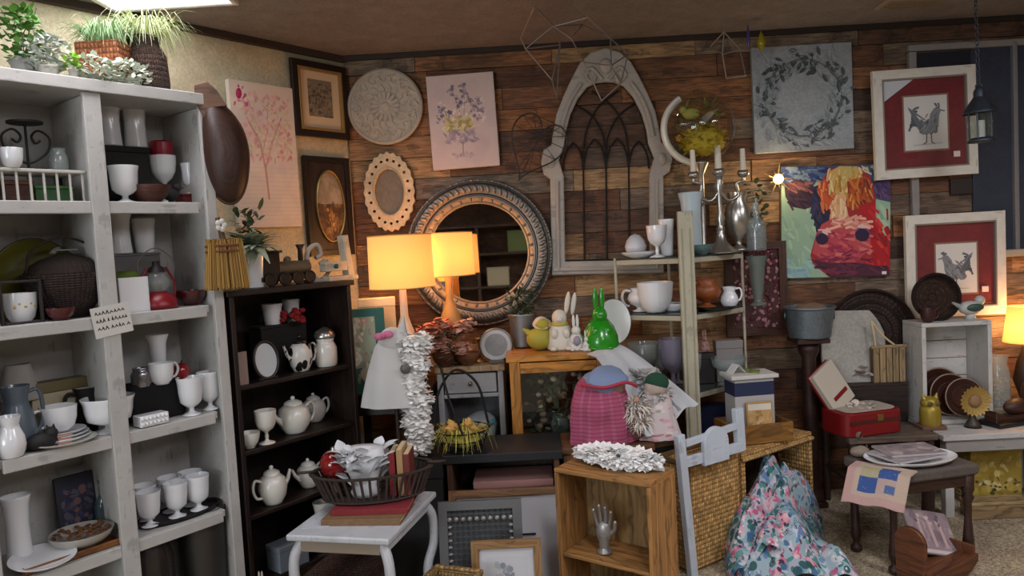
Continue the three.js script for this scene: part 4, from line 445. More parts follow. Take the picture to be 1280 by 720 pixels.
{ // cow painting
  const c = onWall(1043, 277, 0.04), s = mpp(c), w = 135 * s, h = 139 * s, t = thing('cow_painting', 'bright canvas of a red and gold cow face on mint green', 'painting', c); t.rotation.z = -0.03;
  const keep = seed; seed = 777; const tx = paint(512, 528, (g) => {
    const K = (pts) => pts.map(([x, y]) => [(x - 60) / 545 * 512, (y - 115) / 545 * 528]), pl = (pts, c) => poly(g, K(pts), c);
    const dab = (n, x0, y0, x1, y1, cols, len, ang, w0, w1) => { for (let i = 0; i < n; i++) { const x = RR(x0, x1), y = RR(y0, y1), a = ang + RR(-0.5, 0.5), q = len * RR(0.5, 1.2); stroke(g, K([[x, y], [x + q * Math.cos(a), y + q * Math.sin(a)]]), RR(w0, w1), cols[i % cols.length]); } };
    g.fillStyle = '#93b398'; g.fillRect(0, 0, 512, 528); dab(90, 60, 290, 605, 640, ['#9cbc9d', '#8aac93', '#a9c4a6', '#86a68c'], 46, 1.2, 10, 22); dab(26, 70, 560, 200, 655, ['#7fa3b4', '#8fb2b6', '#9cc0b4'], 40, 0.3, 8, 18);
    pl([[60, 115], [605, 115], [605, 300], [520, 280], [400, 150], [250, 170], [200, 240], [60, 200]], '#39496b'); dab(60, 60, 118, 300, 190, ['#2a3c70', '#1f2c5c', '#4b6487', '#6f8394'], 40, 0.2, 8, 18); dab(40, 500, 118, 600, 220, ['#4a5f80', '#63748a', '#7d8a90', '#39496b'], 36, 0.9, 8, 16); dab(16, 440, 118, 520, 180, ['#b9ad8d', '#c9bd9c'], 26, 0.8, 5, 10);
    pl([[75, 200], [130, 180], [180, 185], [225, 215], [232, 300], [180, 325], [110, 310], [80, 260]], '#40283a'); dab(26, 90, 190, 200, 230, ['#7d4a48', '#94605a', '#6a3a44'], 34, 0.3, 6, 12); dab(26, 90, 240, 220, 310, ['#33202f', '#4c2f40', '#241a2c'], 34, 0.6, 6, 14);
    pl([[515, 200], [560, 180], [605, 190], [605, 270], [560, 290], [525, 275]], '#43345c'); dab(16, 520, 195, 600, 275, ['#55406b', '#312a4c', '#6a4a6c'], 28, 0.8, 6, 12);
    pl([[225, 330], [240, 220], [300, 130], [440, 120], [505, 175], [532, 280], [532, 400], [605, 495], [605, 660], [300, 660], [215, 590], [205, 550], [230, 460], [250, 400]], '#9a2a28');
    pl([[205, 300], [225, 215], [262, 200], [300, 290], [300, 380], [235, 440], [225, 380]], '#262744'); dab(26, 215, 225, 290, 380, ['#2f2f58', '#1c1c34', '#3d3552'], 40, 1.4, 6, 14);
    pl([[238, 225], [275, 180], [310, 220], [320, 300], [295, 330], [262, 290]], '#c0552e'); dab(22, 245, 190, 310, 310, ['#d2703a', '#a83f26', '#dd8a4e'], 36, 1.3, 6, 12);
    pl([[290, 150], [350, 118], [440, 122], [470, 180], [440, 260], [380, 280], [320, 260]], '#c2a05a'); dab(70, 290, 122, 450, 240, ['#d0b878', '#b8a866', '#c58a3e', '#d8c594', '#a4782e'], 46, 1.5, 5, 12);
    pl([[400, 190], [480, 170], [520, 240], [520, 310], [450, 330], [390, 320]], '#a8481f'); dab(50, 390, 180, 515, 310, ['#c8742c', '#8f3318', '#d99a4a', '#b5531f', '#6d2416'], 50, 1.4, 5, 12);
    pl([[330, 260], [372, 245], [392, 340], [400, 385], [300, 385], [310, 320]], '#d6a67a'); dab(26, 310, 260, 385, 375, ['#e2bd92', '#cf9464', '#e8cba4'], 40, 1.5, 6, 12);
    pl([[455, 310], [530, 290], [532, 410], [480, 400], [440, 370]], '#b01a20'); pl([[500, 400], [545, 420], [605, 490], [605, 650], [500, 640]], '#ab151c'); dab(44, 460, 310, 600, 630, ['#c4232a', '#8c1118', '#d23c34', '#a0121a'], 50, 1.2, 8, 16);
    pl([[262, 400], [320, 370], [450, 370], [495, 405], [500, 470], [490, 540], [430, 590], [290, 585], [215, 540], [232, 460]], '#b8484c'); dab(30, 275, 372, 480, 425, ['#dc9c86', '#e6b49c', '#d08070'], 50, 0, 7, 14); dab(60, 235, 430, 490, 560, ['#b13c50', '#c85a5c', '#a02c48', '#cf7068', '#93264a'], 46, 0.2, 7, 16); dab(26, 225, 545, 480, 585, ['#7d2040', '#96304a', '#5c1830'], 50, 0, 6, 12);
    pl([[205, 570], [300, 590], [440, 592], [600, 620], [605, 660], [310, 660], [280, 630]], '#4c1f33'); dab(30, 230, 595, 590, 650, ['#5f2840', '#381628', '#74283c'], 50, 0.1, 7, 14);
    for (const [x, y, r] of [[264, 470, 30], [465, 455, 34]]) { const [c] = K([[x, y]]); g.fillStyle = '#2b1a3a'; g.beginPath(); g.ellipse(c[0], c[1], r, r * 0.95, 0.3, 0, 7); g.fill(); g.strokeStyle = '#7a4a6c'; g.lineWidth = 7; g.beginPath(); g.ellipse(c[0], c[1], r, r * 0.95, 0.3, 3.4, 5.6); g.stroke(); } dab(10, 245, 425, 290, 440, ['#e0b8ae'], 24, 0.2, 5, 9); dab(10, 440, 405, 490, 420, ['#e0b8ae'], 24, 0.2, 5, 9);
    g.fillStyle = '#e6ddd2'; g.fillRect(474, 506, 22, 14);
  });
  seed = keep; add(t, 'canvas', bx(w, h, 0.035, 0, 0, 0), M(0x6d5a4a, 0.85)); add(t, 'painting', new THREE.PlaneGeometry(w - 0.003, h - 0.003).translate(0, 0, 0.0185), M(0xffffff, 0.75, { map: tx }));
}
function rooster(label, px, py, wpx, hpx, off, lean, withReflection) {
  const c = onWall(px, py, off), s = mpp(c), w = wpx * s, h = hpx * s, t = thing('framed_rooster_print', label, 'picture', c); t.rotation.x = lean; t.rotation.z = withReflection ? 0.012 : 0;
  const wf = M(0xe2dccf, 0.5, { map: T_WEAR }); ring(w, h, 12 * s, 0.025, wf, t); ring(w - 22 * s, h - 22 * s, 1.5 * s, 0.027, M(0x7e776c, 0.4), t, 'inner_bead');
  add(t, 'mat', bx(w - 20 * s, h - 20 * s, 0.006, 0, 0, 0.006, { r: 0 }), M(0x7d2128, 0.75, { map: T_MOTTLE })); const pw = (withReflection ? 53 : 50) * s, ph = (withReflection ? 66 : 62) * s, dy = (withReflection ? 0 : -0.02);
  add(t, 'mat_edge', bx(pw + 4 * s, ph + 4 * s, 0.002, 2 * s, dy, 0.01, { r: 0 }), M(0x8a6a55, 0.6));
  add(t, 'print', new THREE.PlaneGeometry(pw, ph).translate(2 * s, dy, 0.0115), M(0xffffff, 0.7, { map: paint(256, 320, (g) => { g.fillStyle = '#d6d3cd'; g.fillRect(0, 0, 256, 320); g.save(); g.translate(128, 165); g.scale(1.3, 1.3); g.translate(-128, -165); if (!withReflection) { g.translate(256, 0); g.scale(-1, 1); } const k = '#4c5258'; splat(g, 26, 96, 150, 176, 206, ['#5a6066', '#6f757b', '#484e54'], 8, 20, 0.8); for (let i = 0; i < 7; i++) { g.strokeStyle = i & 1 ? '#3f454b' : '#5c6268'; g.lineWidth = 10; g.beginPath(); g.moveTo(108, 186); g.quadraticCurveTo(60 - i * 5, 150 - i * 8, 50 + i * 8, 196 - i * 18); g.stroke(); } poly(g, [[150, 120], [168, 96], [188, 90], [200, 106], [190, 130], [186, 170], [160, 210], [120, 216], [92, 190], [110, 170], [140, 160]], '#7d8186'); for (let i = 0; i < 9; i++) stroke(g, [[100 + i * 2, 190 - i * 2], [70 - i * 2 + R() * 8, 130 - i * 4], [52 + i * 9, 92 + i * 7]], 6, i & 1 ? k : '#6d737a'); for (let i = 0; i < 26; i++) { const x = RR(105, 185), y = RR(110, 205); stroke(g, [[x, y], [x - 10, y + 14]], 4, i & 1 ? k : '#93979a'); } splat(g, 8, 172, 78, 200, 96, ['#5a5f66'], 4, 9); stroke(g, [[200, 108], [214, 112]], 5, k); stroke(g, [[130, 214], [128, 252], [112, 260]], 5, k); stroke(g, [[150, 212], [152, 252], [166, 260]], 5, k); stroke(g, [[70, 262], [200, 258]], 3, '#989a9a'); g.restore(); }) }));
  add(t, 'glass', new THREE.PlaneGeometry(w - 24 * s, h - 24 * s).translate(0, 0, 0.0165), M(0xffffff, 0.04, { phys: 1, transmission: 1, thickness: 0, ior: 1.45 }));
  if (withReflection) add(t, 'reflection_corner', ext([[0, 0], [38 * s, 0], [0, -26 * s]], 0.001, { bevel: 0 }).translate(-w / 2 + 12.5 * s, h / 2 - 13 * s, 0.0125), M(0xc9ccd2, 0.6), 'white triangle standing in for a reflection in the glass');  // solid white triangle stands in for a reflection in the picture glass
  add(t, 'price_tag', bx(8 * s, 7 * s, 0.002, w * 0.5 - 25 * s, -h / 2 + (withReflection ? 26 : 32) * s, 0.0185, { r: 0 }), M(0xd9c9c4, 0.8), 'small pale price sticker'); return t;
}
rooster('white framed rooster print with red mat and a white triangle for a glass reflection', 1154, 154, 126, 134, 0.075, 0, true);
rooster('white framed rooster print with red mat above the woven basket', 1192, 331, 122, 128, 0.075, 0, false);
{ // floral picture in a brown frame behind the glass shelves
  const c = onWall(944, 361, 0.05), s = mpp(c), w = 76 * s, h = 116 * s, t = thing('framed_floral_print', 'brown framed picture of pink blossoms behind the glass shelves', 'picture', c); ring(w, h, 9 * s, 0.025, wood(0x5a3323, 0.5), t); add(t, 'print', bx(w - 14 * s, h - 14 * s, 0.006, 0, 0, 0.006, { r: 0 }), M(0x4a2a28, 0.7)); const fl = [[], []]; for (let i = 0; i < 240; i++) fl[i % 2].push(sph(RR(0.006, 0.013), RR(-0.4, 0.4) * w, RR(-0.42, 0.42) * h, 0.012, 1, 1, 0.5, 6)); add(t, 'blossoms', fl[0], M(0xa8747a, 0.8)).userData.kind = 'stuff'; add(t, 'berries', fl[1], M(0x5f2a30, 0.8)).userData.kind = 'stuff';
}
{ // star light at the cow's ear
  const c = onWall(972, 224, 0.07), s = mpp(c), t = thing('star_light', 'small glowing gold star light beside the cow painting', 'light', c); const sp = []; for (let i = 0; i < 9; i++) { const a = i / 9 * 6.283; sp.push(bar([0, 0, 0], [Math.cos(a) * (i % 2 ? 10 : 18) * s, Math.sin(a) * (i % 2 ? 12 : 22) * s, 0.01], 1.6 * s, 0.2 * s, 5)); } add(t, 'rays', sp, metal(0xc9a869, 0.35)); add(t, 'bulb', sph(6.5 * s, 0, 0, 0.012, 1, 1, 0.8), M(0xfff2d8, 0.5, { emissive: 0xffdca0, emissiveIntensity: 2.2 })); add(t, 'hook', bar([0, 4 * s, -0.06], [0, 4 * s, 0.004], 1.2 * s), IRON); const l = new THREE.PointLight(0xffd9a0, 0.15); l.position.set(c.x, c.y, c.z + 0.045); l.castShadow = true; l.name = 'star_glow'; scene.add(l);
}
{ // hanging lantern
  const c = ptZ(1226, 178, 0.45), s = mpp(c), t = thing('hanging_lantern', 'grey tin candle lantern hanging from the ceiling by a chain', 'lantern', c); const tn = metal(0x5a6470, 0.5); t.rotation.z = 0.02;
  add(t, 'base', lathe([[0, 0], [0.5, 0], [0.5, 0.5], [0.4, 1], [0, 1]], 30 * s, 6 * s, 8), tn); for (let i = 0; i < 4; i++) { const a = i * 1.5708 + 0.785; add(t, 'upright', bar([12 * s * Math.cos(a), 5 * s, 12 * s * Math.sin(a)], [12 * s * Math.cos(a), 38 * s, 12 * s * Math.sin(a)], 1.1 * s), tn); add(t, 'pane', bx(17 * s, 30 * s, 0.0015, 11 * s * Math.sin(i * 1.5708), 22 * s, 11 * s * Math.cos(i * 1.5708), { r: 0, ry: i * 1.5708 }), GLASS); }
  add(t, 'roof', lathe([[0.5, 0], [0.48, 0.1], [0.2, 0.55], [0.16, 0.62], [0.16, 0.8], [0.06, 1], [0, 1]], 40 * s, 34 * s, 8).translate(0, 36 * s, 0), tn); add(t, 'candle', cyl(5 * s, 5 * s, 22 * s, 0, 16 * s, 0, 12), M(0xd8d6d0, 0.6)); const ch = [], top = (CEILING - c.y) - 0.01; for (let y = 70 * s, i = 0; y < top; y += 0.021, i++) ch.push(tor(0.0085, 0.0022, 0, y, 0, { seg: 10, rad: 5, sy: 1.5, ry: (i & 1) * 1.5708 })); add(t, 'chain', ch, tn); add(t, 'ring', tor(4 * s, 0.8 * s, 0, 69 * s, 0, { seg: 14 }), tn);
}
for (const [px, y0, y1, col, lab] of [[952, 40, 64, 0xa89a1c, 'yellow glass drop ornament hung near the tin panel'], [936, 30, 62, 0x5a4a8a, 'slim violet glass drop ornament hung from the ceiling']]) { const c = ptZ(px, y1, 0.25), s = mpp(c), h = (y1 - y0) * s, t = thing('glass_drop', lab, 'ornament', c); add(t, 'drop', lathe([[0, 0], [0.3, 0.15], [0.5, 0.4], [0.35, 0.7], [0.1, 0.95], [0, 1]], (col === 0xa89a1c ? 11 : 5) * s, h, 12), M(col, 0.2, { phys: 1, transmission: 0.3, thickness: 0 })); add(t, 'thread', bar([0, h, 0], [0, CEILING - c.y, 0], 0.0012), M(0x777777, 0.6)); }
{ // hanging wire ornaments
  const W = M(0x9a958e, 0.4, { metalness: 0.7 });
  const wire = (label, pts, edges, hang) => { const P = pts.map(([x, y, z]) => ptZ(x, y, z)); const t = thing('wire_ornament', label, 'ornament', P[0]); const q = P.map((p) => { const v = p.clone().sub(P[0]); v.y = Math.min(v.y, CEILING - P[0].y - 0.004); return v.toArray(); }); for (const [a, b] of edges) add(t, 'wire', bar(q[a], q[b], 0.0032, 0.0032, 6), W); add(t, 'thread', bar(q[hang], [q[hang][0], CEILING - P[0].y, q[hang][2]], 0.001, 0.001, 5), W); };
  wire('angular silver wire polyhedron hanging before the arched frame', [[735, 22, 0.8], [692, 33, 0.75], [728, 31, 0.55], [763, 48, 0.75], [785, 68, 0.6], [764, 82, 0.85], [776, 104, 0.7], [752, 126, 0.6], [714, 48, 0.8], [730, 78, 0.65], [718, 5, 0.95]], [[0, 1], [0, 3], [3, 4], [4, 6], [6, 7], [3, 5], [5, 6], [1, 8], [8, 2], [2, 0], [8, 9], [9, 5], [10, 0], [10, 3], [1, 2], [2, 3], [9, 7], [4, 5]], 10);
  wire('loose silver wire diamond hanging above the wire heart', [[657, 61, 0.6], [651, 48, 0.65], [692, 32, 0.7], [690, 100, 0.55], [696, 122, 0.6], [668, 8, 0.95], [700, 56, 0.5]], [[0, 1], [0, 2], [0, 3], [3, 4], [2, 5], [1, 5], [6, 0], [6, 2], [6, 3], [6, 4]], 5);
  wire('thin faint wire star hanging over the glass globe', [[905, 40, 0.5], [888, 58, 0.4], [903, 68, 0.5], [925, 62, 0.45], [932, 95, 0.5], [908, 98, 0.45]], [[0, 1], [1, 2], [2, 3], [0, 3], [3, 4], [4, 5], [5, 2], [0, 2]], 0);
  const c = ptZ(690, 138, 0.12), s = mpp(c), t = thing('wire_heart', 'dark crossed wire heart hung on the arched frame', 'ornament', c); t.rotation.z = -0.5; t.scale.setScalar(1.15); const dk = M(0x3d3a38, 0.5, { metalness: 0.6 }), hp = (a) => { const x = 16 * Math.sin(a) ** 3, y = 13 * Math.cos(a) - 5 * Math.cos(2 * a) - 2 * Math.cos(3 * a) - Math.cos(4 * a); return [x * 1.9 * s, (y * 2.5 - 42) * s, 0.01]; }; const ol = []; for (let i = 0; i < 40; i++) ol.push(hp(i / 40 * 6.2832)); add(t, 'outline', tube(ol, 0.004, 120, 6, true), dk);
  for (let i = 1; i < 10; i++) { const a = i / 10 * Math.PI; add(t, 'strand', bar(hp(a), hp(-a), 0.0016, 0.0016, 5), dk); add(t, 'strand', bar(hp(a), hp(Math.PI + a), 0.0016, 0.0016, 5), dk); }
}

// ---------------------------------------------------------------- dark bookcase along the side wall
const BK = { x0: 0.05, x1: 0.69, d: 0.36, top: 1.37, rows: [0.965, 0.685, 0.405, 0.1] };
{
  const t = thing('bookcase', 'dark espresso bookcase full of white china beside the white shelf', 'bookcase', FRONT0.clone(), SHELF_TURN), m = wood(0x2a1c17, 0.45), w = BK.x1 - BK.x0, cx = (BK.x0 + BK.x1) / 2;
  for (const x of [BK.x0 + 0.011, BK.x1 - 0.011]) add(t, 'side_panel', bx(0.022, BK.top - 0.025, BK.d, x, (BK.top - 0.025) / 2, -BK.d / 2), m);
  add(t, 'top_board', bx(w + 0.03, 0.025, BK.d + 0.015, cx, BK.top - 0.0125, -BK.d / 2 + 0.005), m); for (const y of BK.rows) add(t, 'shelf_board', bx(w - 0.046, 0.02, BK.d - 0.02, cx, y - 0.01, -BK.d / 2 - 0.004), m); add(t, 'back_panel', bx(w - 0.046, BK.top - 0.03, 0.01, cx, BK.top / 2 - 0.015, -BK.d + 0.005), m); add(t, 'plinth', bx(w - 0.046, 0.08, 0.018, cx, 0.04, -0.02), m);
}
{
  const [a, b, c, d] = BK.rows, S = (v, y) => inS(v, y), W = CREAMW;
  const q = S(0.2, a)(356, 462), k = mpp(q), bt = 58 * k, bo = thing('display_box', 'black display box raising two white cups in the bookcase', 'box', q, SHELF_TURN); add(bo, 'body', bx(66 * k, bt * 0.94, 0.1, 0, bt * 0.47, -0.03), M(0x1b1515, 0.8)); add(bo, 'lid', bx(68 * k, bt * 0.06, 0.102, 0, bt * 0.97, -0.03), M(0x231a18, 0.8));
  vessel('china_cup', 'ribbed white cup on the black box, the wider of two', 'cup', 341, 402, S(0.22, a + bt), 26, 26, 'tumbler', MILK); vessel('china_cup', 'tall plain white cup on the black box, the narrower of two', 'cup', 365, 399, S(0.24, a + bt), 22, 28, 'tumbler', MILK);
  { const p = S(0.17, a + bt)(368, 408), s = mpp(p), t = thing('red_posy', 'bunch of red silk flowers below the white cups', 'flowers', p); const f = []; for (let i = 0; i < 26; i++) f.push(wob(sph(RR(3, 5) * s, RR(-14, 14) * s, RR(3, 16) * s, RR(-5, 12) * s, 1, 0.8, 1, 8), 0.002, 90)); add(t, 'petals', f, M(0x8c1518, 0.8)); add(t, 'leaves', bush(20, 12 * s, 8 * s, 9 * s, 4 * s), leafMat(0x2d3a1c)); }
  { const p = S(0.06, a)(334, 476), s = mpp(p), t = thing('shelf_mirror', 'small oval shelf mirror with a dark rim on the bookcase', 'mirror', p, SHELF_TURN); const e = new THREE.CircleGeometry(0.5, 36); e.scale(30 * s, 42 * s, 1); add(t, 'glass', e.rotateX(-0.12).translate(0, 24 * s, 0.004), M(0xc6ccd0, 0.3)); add(t, 'rim', tor(0.5, 0.05, 0, 0, 0, { sx: 34 * s, sy: 46 * s }).scale(1, 1, 0.2).rotateX(-0.12).translate(0, 24 * s, 0), M(0x2a2523, 0.4)); add(t, 'stand', bx(26 * s, 3 * s, 10 * s, 0, 1.5 * s, 0), M(0x2a2523, 0.4)); add(t, 'backing', e.clone().translate(0, 0, -0.006), M(0x2a2523, 0.5)); }
  teapot('black and white patterned teapot on the bookcase shelf', 377, 466, S(0.08, a), 46, 46, M(0xffffff, 0.25, { map: paint(256, 128, (g) => { g.fillStyle = '#d0ccc4'; g.fillRect(0, 0, 256, 128); for (let i = 0; i < 34; i++) { g.fillStyle = '#1a1817'; g.beginPath(); g.ellipse(R() * 256, R() * 128, 6 + R() * 12, 5 + R() * 9, R() * 3, 0, 7); g.fill(); } }) }), { lid: M(0x1b1817, 0.3), flip: 1 });
  vessel('ginger_jar', 'white lidded jar with a silver openwork top', 'jar', 408, 454, S(0.08, a), 28, 36, 'jar', W, { parts: (t, w, h) => add(t, 'lid', lathe([[0.42, 0], [0.48, 0.2], [0.4, 0.6], [0.15, 0.9], [0, 1]], w, h * 0.4).translate(0, h * 0.98, 0), SILVER) });
  { const p = S(0.03, a)(303, 486), s = mpp(p); solo('pink_card', 'faded pink card standing at the end of the bookcase shelf', 'card', bx(18 * s, 42 * s, 0.012, 0, 21 * s, 0), M(0x8f7a72, 0.85), p, SHELF_TURN); }
  vessel('candle_holder', 'white china candle holder on the middle bookcase shelf', 'candle holder', 333, 540, S(0.05, b), 27, 42, 'goblet', W); teapot('white embossed teapot with a looped handle on the middle shelf', 368, 530, S(0.1, b), 62, 46, W, { flip: 1 }); teapot('squat white cream jug behind the embossed teapot', 392, 508, S(0.2, b), 46, 36, W, { flip: 1 }); vessel('china_bowl', 'small white fluted bowl at the end of the middle shelf', 'bowl', 312, 548, S(0.05, b), 26, 20, 'bowl', W);
  teapot('white teapot with raised flowers on the lower bookcase shelf', 340, 600, S(0.07, c), 54, 48, W, {}); teapot('plain white teapot deep in the lower bookcase shelf', 384, 572, S(0.12, c), 46, 36, W, { flip: 1 });
  crateBox('gift_box', 'pale blue grey box low beside the white table', 'box', 345, 388, 640, 672, S(0.02, d), 0.1, M(0x7d8691, 0.8)); vessel('pitcher', 'white pitcher in the bottom of the bookcase', 'pitcher', 404, 660, S(0.08, d), 28, 60, 'pitcher', W);
}
// on top of the bookcase
{
  const y = BK.top, S = (v, dy = 0) => inS(v, y + dy);
  { const p = ptS(285, 362, -0.07), s = mpp(p), t = thing('straw_broom', 'golden straw broom head hung at the shelf corner', 'broom', p, SHELF_TURN * 0.7); const st = [[], []]; for (let i = 0; i < 520; i++) { const x = RR(-1, 1), z = RR(-1, 1); st[i & 1].push(bar([x * 26 * s, RR(0, 4) * s, z * 10 * s], [x * 21 * s, RR(58, 64) * s, z * 7 * s], 0.8 * s, 0.6 * s, 4)); } add(t, 'straw', st[0], M(0xb08a48, 0.9)); add(t, 'straw', st[1], M(0x8d6a32, 0.9)); add(t, 'binding', [0, 1].map((i) => tor(1, 0.09, 0, 0, 0, { sx: 22 * s, sy: 8.5 * s, seg: 30 }).scale(1, 1, 18 * s).rotateX(1.5708).translate(0, (48 + i * 7) * s, 0)), M(0x6b3a20, 0.8)); add(t, 'handle', bar([0, 56 * s, 0], [-6 * s, 90 * s, 0], 4 * s, 3 * s), wood(0x6b4a30)); add(t, 'white_flower', [0, 1, 2, 3, 4].map((i) => sph(3.6 * s, -4 * s + 4 * s * Math.cos(i * 1.257), 80 * s + 5 * s * Math.sin(i * 1.257), 7 * s, 1, 1, 0.5, 8)), M(0xc9c4bb, 0.8)); }
  { const p = S(0.1)(316, 352), s = mpp(p), t = thing('potted_lily', 'green striped leaf plant in a white pot on the bookcase', 'plant', p); add(t, 'pot', lathe(PROF.pot, 36 * s, 50 * s), MILK); const lv = []; for (let i = 0; i < 110; i++) { const a = RR(0, 6.28); lv.push(turned(leaf(RR(30, 58) * s, 11 * s, RR(0.5, 1.1), 5), [6 * s * Math.cos(a), 44 * s, 6 * s * Math.sin(a)], a, RR(0.1, 1.0))); } add(t, 'leaves', lv, leafMat(0xa3b097)); add(t, 'foliage', bush(70, 18 * s, 60 * s, 16 * s, 7 * s).translate(0, 40 * s, 0), leafMat(0x4a5d3a)); }
  { const p = S(0.09)(356, 352), s = mpp(p), t = thing('toy_locomotive', 'dark cast iron toy locomotive on the bookcase', 'toy', p, SHELF_TURN), m = M(0x2d2622, 0.5, { metalness: 0.5 }), g = M(0x6a5f4c, 0.5, { metalness: 0.4 }); add(t, 'chassis', bx(80 * s, 6 * s, 22 * s, 0, 9 * s, 0), m); add(t, 'boiler', cyl(9 * s, 9 * s, 46 * s, 12 * s, 21 * s, 0, 18, { rz: 1.5708 }), g); add(t, 'cab', bx(24 * s, 30 * s, 22 * s, -24 * s, 26 * s, 0), m); add(t, 'roof', bx(30 * s, 3 * s, 26 * s, -24 * s, 42 * s, 0), m); add(t, 'funnel', lathe([[0, 0], [0.3, 0], [0.25, 0.7], [0.5, 1], [0, 1]], 12 * s, 22 * s, 14).translate(26 * s, 28 * s, 0), m); add(t, 'dome', sph(5 * s, 6 * s, 31 * s, 0), g); for (const x of [-28, -8, 12, 30]) for (const z of [-1, 1]) add(t, 'wheel', [tor(7 * s, 1.4 * s, x * s, 8.4 * s, z * 12 * s, { seg: 18 }), bar([x * s, 8.4 * s, z * 11 * s], [x * s, 8.4 * s, z * 13 * s], 6 * s)], m); }
  { const p = S(0.1)(398, 350), s = mpp(p), t = thing('scroll_bracket', 'white iron scroll easel beside the toy locomotive', 'easel', p, SHELF_TURN), m = painted(0xb9b2a6); add(t, 'scroll', tube([[0, 2 * s, 0], [-14 * s, 16 * s, 0], [-12 * s, 40 * s, 0], [2 * s, 46 * s, 0], [6 * s, 34 * s, 0], [-2 * s, 30 * s, 0]], 3 * s, 40), m); add(t, 'scroll', tube([[4 * s, 2 * s, 0], [16 * s, 12 * s, 0], [14 * s, 26 * s, 0], [4 * s, 22 * s, 0]], 2.6 * s, 30), m); add(t, 'base', bx(40 * s, 4 * s, 14 * s, 2 * s, 2 * s, 0), m); }
  { const p = S(0.06)(428, 352), s = mpp(p), t = thing('wooden_bracket', 'cream painted wooden bracket at the bookcase end', 'bracket', p, SHELF_TURN), m = painted(0xbdb29d); add(t, 'upright', bx(9 * s, 56 * s, 12 * s, 8 * s, 28 * s, 0, { rz: 0.12 }), m); add(t, 'crosspiece', bx(34 * s, 12 * s, 12 * s, -12 * s, 18 * s, 0), m); add(t, 'foot', bx(46 * s, 6 * s, 18 * s, -4 * s, 3 * s, 0), m); add(t, 'knob', sph(3 * s, -14 * s, 18 * s, 8 * s), M(0x203d36, 0.5)); }
}

// ---------------------------------------------------------------- corner tables, lamps and their neighbours
const TABY = 0.79, DRY = 0.885;
{ // dark side table in the corner
  const a = ptZ(442, 500, 0.3, 0), b = ptZ(546, 500, 0.3, 0), w = b.x - a.x, t = thing('side_table', 'dark wooden side table in the corner under the lamps', 'table', V3((a.x + b.x) / 2, 0, 0.34)), m = wood(0x2b1d17, 0.5); add(t, 'top', bx(w, 0.03, 0.46, 0, TABY - 0.015, 0), m); for (const x of [-1, 1]) for (const z of [-1, 1]) add(t, 'leg', bx(0.04, TABY - 0.03, 0.04, x * (w / 2 - 0.03), (TABY - 0.03) / 2, z * 0.2), m); add(t, 'apron', bx(w - 0.1, 0.08, 0.02, 0, TABY - 0.07, 0.2), m);
}
{ // small white dresser
  const a = ptZ(548, 500, 0.42, 0), b = ptZ(631, 500, 0.42, 0), w = b.x - a.x, t = thing('nightstand', 'white painted nightstand with a worn wooden top and open cubby', 'nightstand', V3((a.x + b.x) / 2, 0, 0.25)), m = painted(0xa9abac), D = 0.36, z = D / 2; add(t, 'top', bx(w + 0.02, 0.03, D + 0.02, 0, DRY - 0.015, 0), wood(0xb89a74, 0.6)); for (const x of [-1, 1]) add(t, 'side_panel', bx(0.03, DRY - 0.03, D, x * (w / 2 - 0.015), (DRY - 0.03) / 2, 0), m); add(t, 'back_panel', bx(w - 0.06, DRY - 0.03, 0.012, 0, (DRY - 0.03) / 2, -z + 0.006), m); const dr = add(t, 'drawer', bx(w - 0.075, 0.1, 0.02, 0, DRY - 0.09, z - 0.012), m); add(dr, 'knob', sph(0.012, 0, DRY - 0.09, z + 0.008), metal(0x8b8272, 0.4)); add(t, 'rail', bx(w - 0.06, 0.02, 0.02, 0, DRY - 0.155, z - 0.012), m); add(t, 'shelf', bx(w - 0.06, 0.02, D - 0.03, 0, 0.4, 0), m); add(t, 'shelf', bx(w - 0.06, 0.02, D - 0.03, 0, 0.08, 0), m);
}
function lamp(label, px, pTop, pBot, z, y0, rpx, baseMat, glow) {
  const c = ptZ(px, pTop, z), b = ptZ(px, pBot, z), s = mpp(c), r = rpx * s, t = thing('table_lamp', label, 'lamp', V3(c.x, y0, z)), h0 = b.y - y0, h1 = c.y - y0;
  add(t, 'base', lathe([[0, 0], [0.5, 0], [0.5, 0.04], [0.3, 0.08], [0.16, 0.14], [0.34, 0.3], [0.4, 0.42], [0.2, 0.6], [0.12, 0.68], [0.1, 1], [0, 1]], 0.17, h0 + 0.03), baseMat); add(t, 'socket', cyl(0.016, 0.016, 0.05, 0, h0 + 0.05, 0, 14), metal(0x8b7440, 0.4));
  const sh = M(0xe8bd80, 0.95, { phys: 1, transmission: 0.35, thickness: 0, emissive: 0xffb45c, emissiveIntensity: glow }); add(t, 'shade', lathe([[1, 0], [0.97, 1], [0.963, 1], [0.993, 0]], r, h1 - h0, 48).translate(0, h0, 0), sh); for (const [y, k] of [[h0 + 0.002, 1], [h1 - 0.002, 0.97]]) add(t, 'shade_rim', tor(r * k, 0.003, 0, y, 0, { seg: 48, rx: 1.5708 }), M(0xd8a860, 0.9));
  add(t, 'spider', [0, 1, 2].map((i) => bar([0, h1 - 0.02, 0], [r * 0.965 * Math.cos(i * 2.094), h1 - 0.006, r * 0.965 * Math.sin(i * 2.094)], 0.002)), metal(0x9a8a5a, 0.4)); add(t, 'bulb', sph(0.03, 0, h0 + 0.11, 0), M(0xfff0d0, 0.5, { emissive: 0xffc070, emissiveIntensity: 1.5 })); const l = new THREE.PointLight(0xffbe78, 0.2); l.position.set(c.x, y0 + h0 + 0.11, z); l.castShadow = true; l.name = 'lamp_glow'; scene.add(l); return t;
}
lamp('lit table lamp with an amber drum shade above the teal book', 499, 294, 360, 0.47, TABY, 41, M(0xcbbfa6, 0.6), 0.38);
lamp('lit amber drum lamp standing before the round mirror', 557, 291, 345, 0.275, DRY, 34, M(0xb08a4a, 0.5), 0.38);
